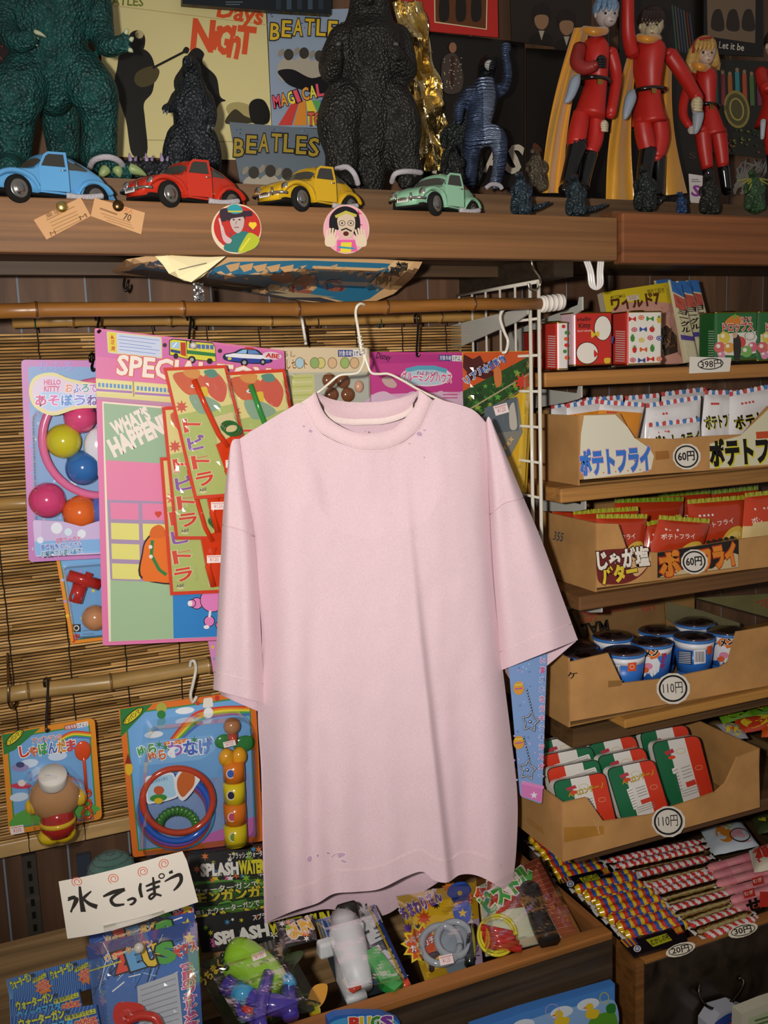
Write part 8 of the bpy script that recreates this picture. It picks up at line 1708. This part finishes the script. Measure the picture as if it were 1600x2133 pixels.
br([(722, 218), (718, 250), (728, 292)], [5, 7, 6]); br([(748, 236), (790, 222), (826, 214)], [4, 6, 5]); br([(752, 260), (790, 248), (822, 240)], [4, 6, 5]); br([(786, 190), (792, 240), (796, 290)], [4, 6, 6]); br([(796, 286), (776, 302), (766, 290), (784, 276), (806, 280), (832, 290)], [5, 5, 5, 5, 5, 4]); m.ring(sg, *B5(832, 188), 7, 6, 2.6, BK)
br([(872, 176), (892, 170)], [5, 7]); br([(848, 218), (890, 200), (930, 192), (938, 222), (920, 250), (896, 270)], [3, 6, 8, 8, 7, 3])
for (x, y) in ((400, 228), (584, 195), (735, 158), (846, 125)): m.line(sg, [B5(x+30*(1-t/42)*math.cos(t*.36+2), y+27*(1-t/42)*math.sin(t*.36+2)) for t in range(32)], 1.3, '#d2553f')
m.line(sg, [(228, 1926), (338, 1884)], .8, '#c9c2b4')
st = M('blister'); a, b = sg.at(212, 1936, .002), sg.at(342, 1900, .002); st.prism([sg.at(x, y, .003) for x, y in ((212, 1916), (337, 1886), (343, 1906), (216, 1938))], Vector((0, -.003, 0)), '#ffffff', 'blister')
cl_ = M('gloss'); cl_.prism([sg.at(x, y, .001) for x, y in ((212, 1916), (337, 1886), (338, 1891), (213, 1921))], Vector((0, -.0015, 0)), '#cfc9b4', 'gloss'); cl_.tube([sg.at(276, 1922, .004), sg.at(284, 1962, -.01), sg.at(290, 2010, -.03), sg.at(300, 2060, -.06)], .0035, '#cfccc2', 'blister', n=8); cl_.ball(sg.at(284, 1958, .004), .0065, '#c9c6ba', 'gloss', seg=12, rings=8)
thing('paper_sign', 'white handwritten paper sign with red swirls held by a clear clip', 'sign', [('paper', m), ('clip_plate', st, 'clear plastic clip plate'), ('clip_stem', cl_, 'clear clip edge and stem')])
# ---- stick sweets in the drawer
zc = zd+.004
dpl = ZP(zc)
def roll(lab, p0, p1, r, stripes, grp, h=0, wrap=.004, name='stick_sweet', flat=1., ends='#d8d4d0', spiral=False, nseg=60, mt='gloss'):
    a, b = ZP(zc+h).at(*p0), ZP(zc+h).at(*p1); d = b-a; L = d.length; t = d.normalized(); up = Vector((0, 0, 1)); s_ = t.cross(up).normalized(); m = M('gloss'); N_ = 12; vs = []
    for i in range(nseg+1):
        f = i/nseg; rr = r*(1+.05*math.sin(f*L/wrap*1.6)+.05*noise.noise(Vector((f*9, r*900, p0[1]*.3)))); rr *= min(1, .55+6*min(f, 1-f))
        for j in range(N_):
            q = 2*math.pi*j/N_; vs.append(a+d*f+up*(rr*math.sin(q)*flat)+s_*(rr*math.cos(q)))
    o = len(m.v); m.v += vs
    for i in range(nseg):
        for j in range(N_):
            k = int((i/nseg*L+(j/N_*wrap*len(stripes) if spiral else .0006*math.sin(j)))/wrap) % len(stripes)
            m.f.append([o+i*N_+j, o+i*N_+(j+1) % N_, o+(i+1)*N_+(j+1) % N_, o+(i+1)*N_+j]); m.c.append(lin(stripes[k])); m.m.append(mt); m.sm.append(True)
    e = M('gloss')
    for P0, dr in ((a, -t), (b, t)):
        e.add([P0+s_*r*.5, P0-s_*r*.5, P0-s_*r*.9+dr*.008+up*.002, P0+s_*r*.9+dr*.008-up*.001], [(0, 1, 2, 3)], ends, 'gloss')
    thing(name, lab, 'stick sweet', [('stick', m), ('twist_end', e)], grp)
TRI = ['#d9b81e', '#c23a24', '#2a52a8', '#c23a24']; TRI = ['#d9b41e', '#c2341f', '#2d4f9c']
ORD = ['nearest the drawer front', 'second from the front', 'third from the front', 'fourth from the front', 'fifth from the front', 'sixth from the front', 'seventh from the front', 'eighth from the front', 'ninth from the front', 'tenth from the front', 'eleventh from the front', 'twelfth from the front', 'thirteenth from the front', 'fourteenth from the front', 'fifteenth from the front', 'sixteenth from the front', 'seventeenth from the front', 'eighteenth from the front']
for i in range(15):
    t = i/14; a = (1312-120*t+random.uniform(-6, 6), 1958-112*t); b = (1426-112*t+random.uniform(-6, 8), 1925-106*t); roll('stick sweet in yellow, red and blue bands, %s of the front row' % ORD[i], a, b, .0088, TRI, 'banded stick sweets in the drawer', h=.003+.006*(i % 2), wrap=.0068)
for i in range(7):
    t = i/6; a = (1162-60*t+random.uniform(-4, 4), 1832-80*t); b = (1256-75*t, 1806-82*t); roll('stick sweet in yellow, red and blue bands, %s of the back row' % ORD[i], a, b, .0088, TRI, 'banded stick sweets in the drawer', h=.003+.004*(i % 2), wrap=.0068)
def flatpack(lab, C, h, fn, colr):
    mp = ZP(zc+h); m = card_slab(mp, C, colr, .005, 'gloss'); fn(m, mp, quadmap(C)); thing('stick_sweet', lab, 'stick sweet', m, 'banded stick sweets in the drawer')
for C, h, lab in (([(1292, 1958), (1424, 1925), (1432, 1958), (1322, 1990)], .009, 'stick sweet lying front most with its black yellow labelled side up'), ([(1166, 1830), (1270, 1806), (1280, 1832), (1180, 1850)], .012, 'stick sweet between the two rows with its black yellow labelled side up')):
    def fn(m, mp, q):
        for i in range(9): m.poly(mp, [q(.0+i*.022, 0), q(.022+i*.022, 0), q(.02+.022*i, .5), q(i*.022, .5)], TRI[i % 3])
        m.poly(mp, [q(.34, .36), q(.70, .30), q(.74, .78), q(.38, .86)], '#b5b82a'); m.txt(mp, 'むかしの味', *q(.38, .74), *q(.72, .64), 11, '#2a2a18', .02); m.poly(mp, [q(.80, .0), q(.94, .0), q(.98, .5), q(.86, .55)], '#c2452a'); m.txt(mp, '元祖', *q(.84, .42), *q(.95, .38), 9, '#e0c83a', .03); m.ell(mp, *q(.12, .72), 8, 7, '#d8d8e0'); m.ring(mp, *q(.12, .72), 5, 5, 1.5, '#2a3a7a', n=12)
    flatpack(lab, C, h, fn, '#17151a')
RW = ['#c93a34', '#e2dcdc']; GO = ['#c9b27a']
LW = 1.0
for i in range(15):
    t = i/14; a = (1466-200*t+random.uniform(-5, 5), 1952-158*t); b = (1572-112*t+random.uniform(-6, 6), 1912-160*t)
    gold = i in (1, 3, 4, 6, 7, 10, 12)
    roll('red and white striped stick sweet, %s of its row' % ORD[i] if not gold else 'gold foil stick sweet, %s of the striped row' % ORD[i], a, b, .0084, RW if not gold else ['#d8c48a', '#cdb87c'], 'striped and gold stick sweets in the drawer', h=.002+.005*(i % 3 == 1), wrap=.0075, flat=.6, spiral=not gold, mt='foil' if gold else 'gloss')
for i in range(6):
    t = i/5; a = (1530-60*t+random.uniform(-4, 4), 1895-85*t); b = (1640-50*t, 1862-85*t); roll('pink wrapped stick sweet, %s of the pink row' % ORD[i], a, b, .0095, ['#d98a92', '#d4808a', '#de9298'], 'pink stick sweets at the right of the drawer', h=.003+.004*(i % 2), wrap=.02, flat=.7)
mp = ZP(zc+.016); m = M('card')
for (x, y) in ((1548, 1856), (1566, 1830), (1560, 1882)): m.poly(mp, [(x, y), (x+22, y-6), (x+26, y+10), (x+3, y+16)], '#c9382c'); m.txt(mp, 'むぎ', x+4, y+10, x+22, y+5, 7, '#f0dcd0', .02)
m.txt(mp, 'せ', 1560, 1900, 1586, 1893, 24, '#17140f', .06); m.rect(mp, 1583, 1858, 1600, 1890, '#c9382c')
thing('paper_label', 'printed red and black paper label lying on the pink stick sweets', 'label', m)
def catbag(lab, C, h, fn, colr):
    base = ZP(zc+h); pouch(lab, C, 1.3, .012, lambda u, v: colr, fn, 'puffy white bags at the back of the drawer', base=base, n=(14, 14))
def fn(m, b):
    m.blob(b, [b.q(.2, .5), b.q(.35, .2), b.q(.55, .3), b.q(.5, .75), b.q(.3, .8)], '#d9862c'); m.blob(b, [b.q(.5, .55), b.q(.75, .4), b.q(.95, .6), b.q(.85, .9), b.q(.55, .85)], '#d8a0a8'); m.line(b, [b.q(.5, .15), b.q(.6, .35), b.q(.7, .2)], 3, '#9ab83a'); m.ring(b, *b.q(.7, .65), 22, 14, 2, '#2a241f')
catbag('puffy white bag with orange and pink print at the back of the drawer', [(1458, 1728), (1545, 1712), (1582, 1762), (1488, 1782)], .02, fn, '#c9d4de')
def fn(m, b):
    m.txt(b, '猫大', *b.q(.1, .7), *b.q(.8, .45), 32, '#c9382c', .06); m.star(b, *b.q(.5, .85), 9, '#d9c42a', 8)
catbag('cream bag with red characters at the right edge of the drawer', [(1560, 1772), (1660, 1745), (1680, 1800), (1572, 1818)], .022, fn, '#d9d0bc')
def fn(m, b): m.blob(b, [b.q(.1, .4), b.q(.5, .1), b.q(.9, .4), b.q(.6, .9)], '#c9c02a'); m.ring(b, *b.q(.5, .5), 14, 9, 3, '#1c1c14')
catbag('green yellow bag in the back right corner of the drawer', [(1565, 1705), (1650, 1690), (1660, 1722), (1580, 1738)], .01, fn, '#3f4a2a')
for (x, y, t, lab) in ((1548, 1938, '30円', 'white 30 yen tag on the drawer rim, right of the other'), (1418, 1978, '20円', 'white 20 yen tag on the drawer rim, left of the other')):
    mp = Pl(P(x, y, YD-.004)+Vector((0, 0, .004)), Vector((0, -.75, .66))); m = M('paper'); m.prism([mp.at(x+31*math.cos(a), y+14*math.sin(a)-8*math.cos(a)) for a in [2*math.pi*(i+.5)/14 for i in range(14)]], -mp.n*.0006, '#d8d0bc', 'paper'); m.ring(mp, x, y, 26, 11, 1.8, '#1c1a18', -14); m.txt(mp, t, x-17, y+9, x+18, y+1, 13, '#1c1a18', .02); thing('price_tag', lab, 'price tag', m)
# ---- things standing in front of the bin
mp = YP(YD-.03); zb_ = .06
def stand(pts_top, Y, z, col, th=.012):
    mp = YP(Y); f = [mp.at(*p) for p in pts_top]; f += [Vector((f[-1].x, Y, z)), Vector((f[0].x, Y, z))]; m = M('card'); m.prism(f, Vector((0, th, 0)), col, 'card'); return m, mp
m, mp = stand([(984, 2140), (1090, 2104), (1281, 2049)], YD-.024, .0602, '#3f7ac4')
m.poly(mp, [(985, 2146), (1092, 2108), (1279, 2054), (1282, 2133), (1284, 2240), (990, 2240)], '#4a86cf'); m.blob(mp, [(1000, 2170), (1060, 2140), (1120, 2118), (1180, 2100), (1230, 2092), (1280, 2085), (1282, 2150), (1200, 2180)], '#8ab2e0')
for p in ((1225, 2092), (1170, 2108), (1090, 2135)): m.ell(mp, *p, 24, 12, '#d8e2ee', -14)
m.blob(mp, [(1225, 2133), (1236, 2118), (1262, 2108), (1282, 2112), (1282, 2150), (1230, 2150)], '#5a9a2c'); m.blob(mp, [(1262, 2098), (1270, 2090), (1281, 2092), (1281, 2108), (1266, 2110)], '#2f7a2c')
for (x, y, s) in ((1164, 2122, 1.1), (1228, 2106, 1.0)): m.ell(mp, x, y-9*s, 8*s, 8*s, '#e2c22c'); m.blob(mp, [(x-8*s, y+2), (x+4*s, y-4), (x+20*s, y-2), (x+14*s, y+14), (x-6*s, y+14)], '#e2c22c'); m.poly(mp, [(x-8*s, y-10), (x-15*s, y-6), (x-7*s, y-5)], '#d9762c')
m.ring(mp, 1258, 2078, 10, 12, 1.6, '#c9c23a'); m.ring(mp, 1150, 2106, 15, 16, 1.2, '#c9a8d8')
thing('picture_box', 'flat blue box printed with yellow ducklings standing in front of the bin', 'box', m)
m, mp = stand([(684, 2126), (700, 2116), (740, 2112), (800, 2114), (832, 2126), (836, 2140)], YD-.026, .0602, '#2a62b0'); m.blob(mp, [(690, 2130), (740, 2117), (800, 2119), (828, 2130), (830, 2160), (690, 2160)], '#4a9ad0')
for i, (ch, c) in enumerate(zip('BUGS', ('#c9382c', '#d9b82c', '#3f8a35', '#7a3a9a'))): m.txt(mp, ch, 730+i*22, 2142-i*1, 750+i*22, 2141-i*1, 22, c, .06, '#e8e4dc', .05)
thing('toy_box', 'rounded blue toy package top at the very bottom, in front of the bin', 'box', m)
m, mp = stand([(1482, 2140), (1500, 2112), (1540, 2100), (1570, 2112), (1580, 2140)], YD-.036, .0602, '#b9bcc8', .03); m.blob(mp, [(1490, 2140), (1510, 2115), (1545, 2106), (1566, 2120), (1570, 2150)], '#2f4a9a'); m.star(mp, 1535, 2128, 18, '#c9382c', 7, .5); m.star(mp, 1530, 2126, 9, '#d8d8e0', 6)
thing('snack_bag', 'blue and red snack bag top at the bottom right corner', 'snack bag', m)
m, mp = stand([(1545, 2112), (1600, 2090), (1690, 2060)], YD-.075, .0602, '#d0cdb8', .02); m.poly(mp, [(1560, 2122), (1660, 2082), (1660, 2200), (1568, 2200)], '#b9c79a'); m.lines(mp, 1572, 2122, 1640, 2140, 2, '#5a7a4a', 4, -.3)
thing('paper_box', 'pale green and white box at the bottom right corner', 'box', m)
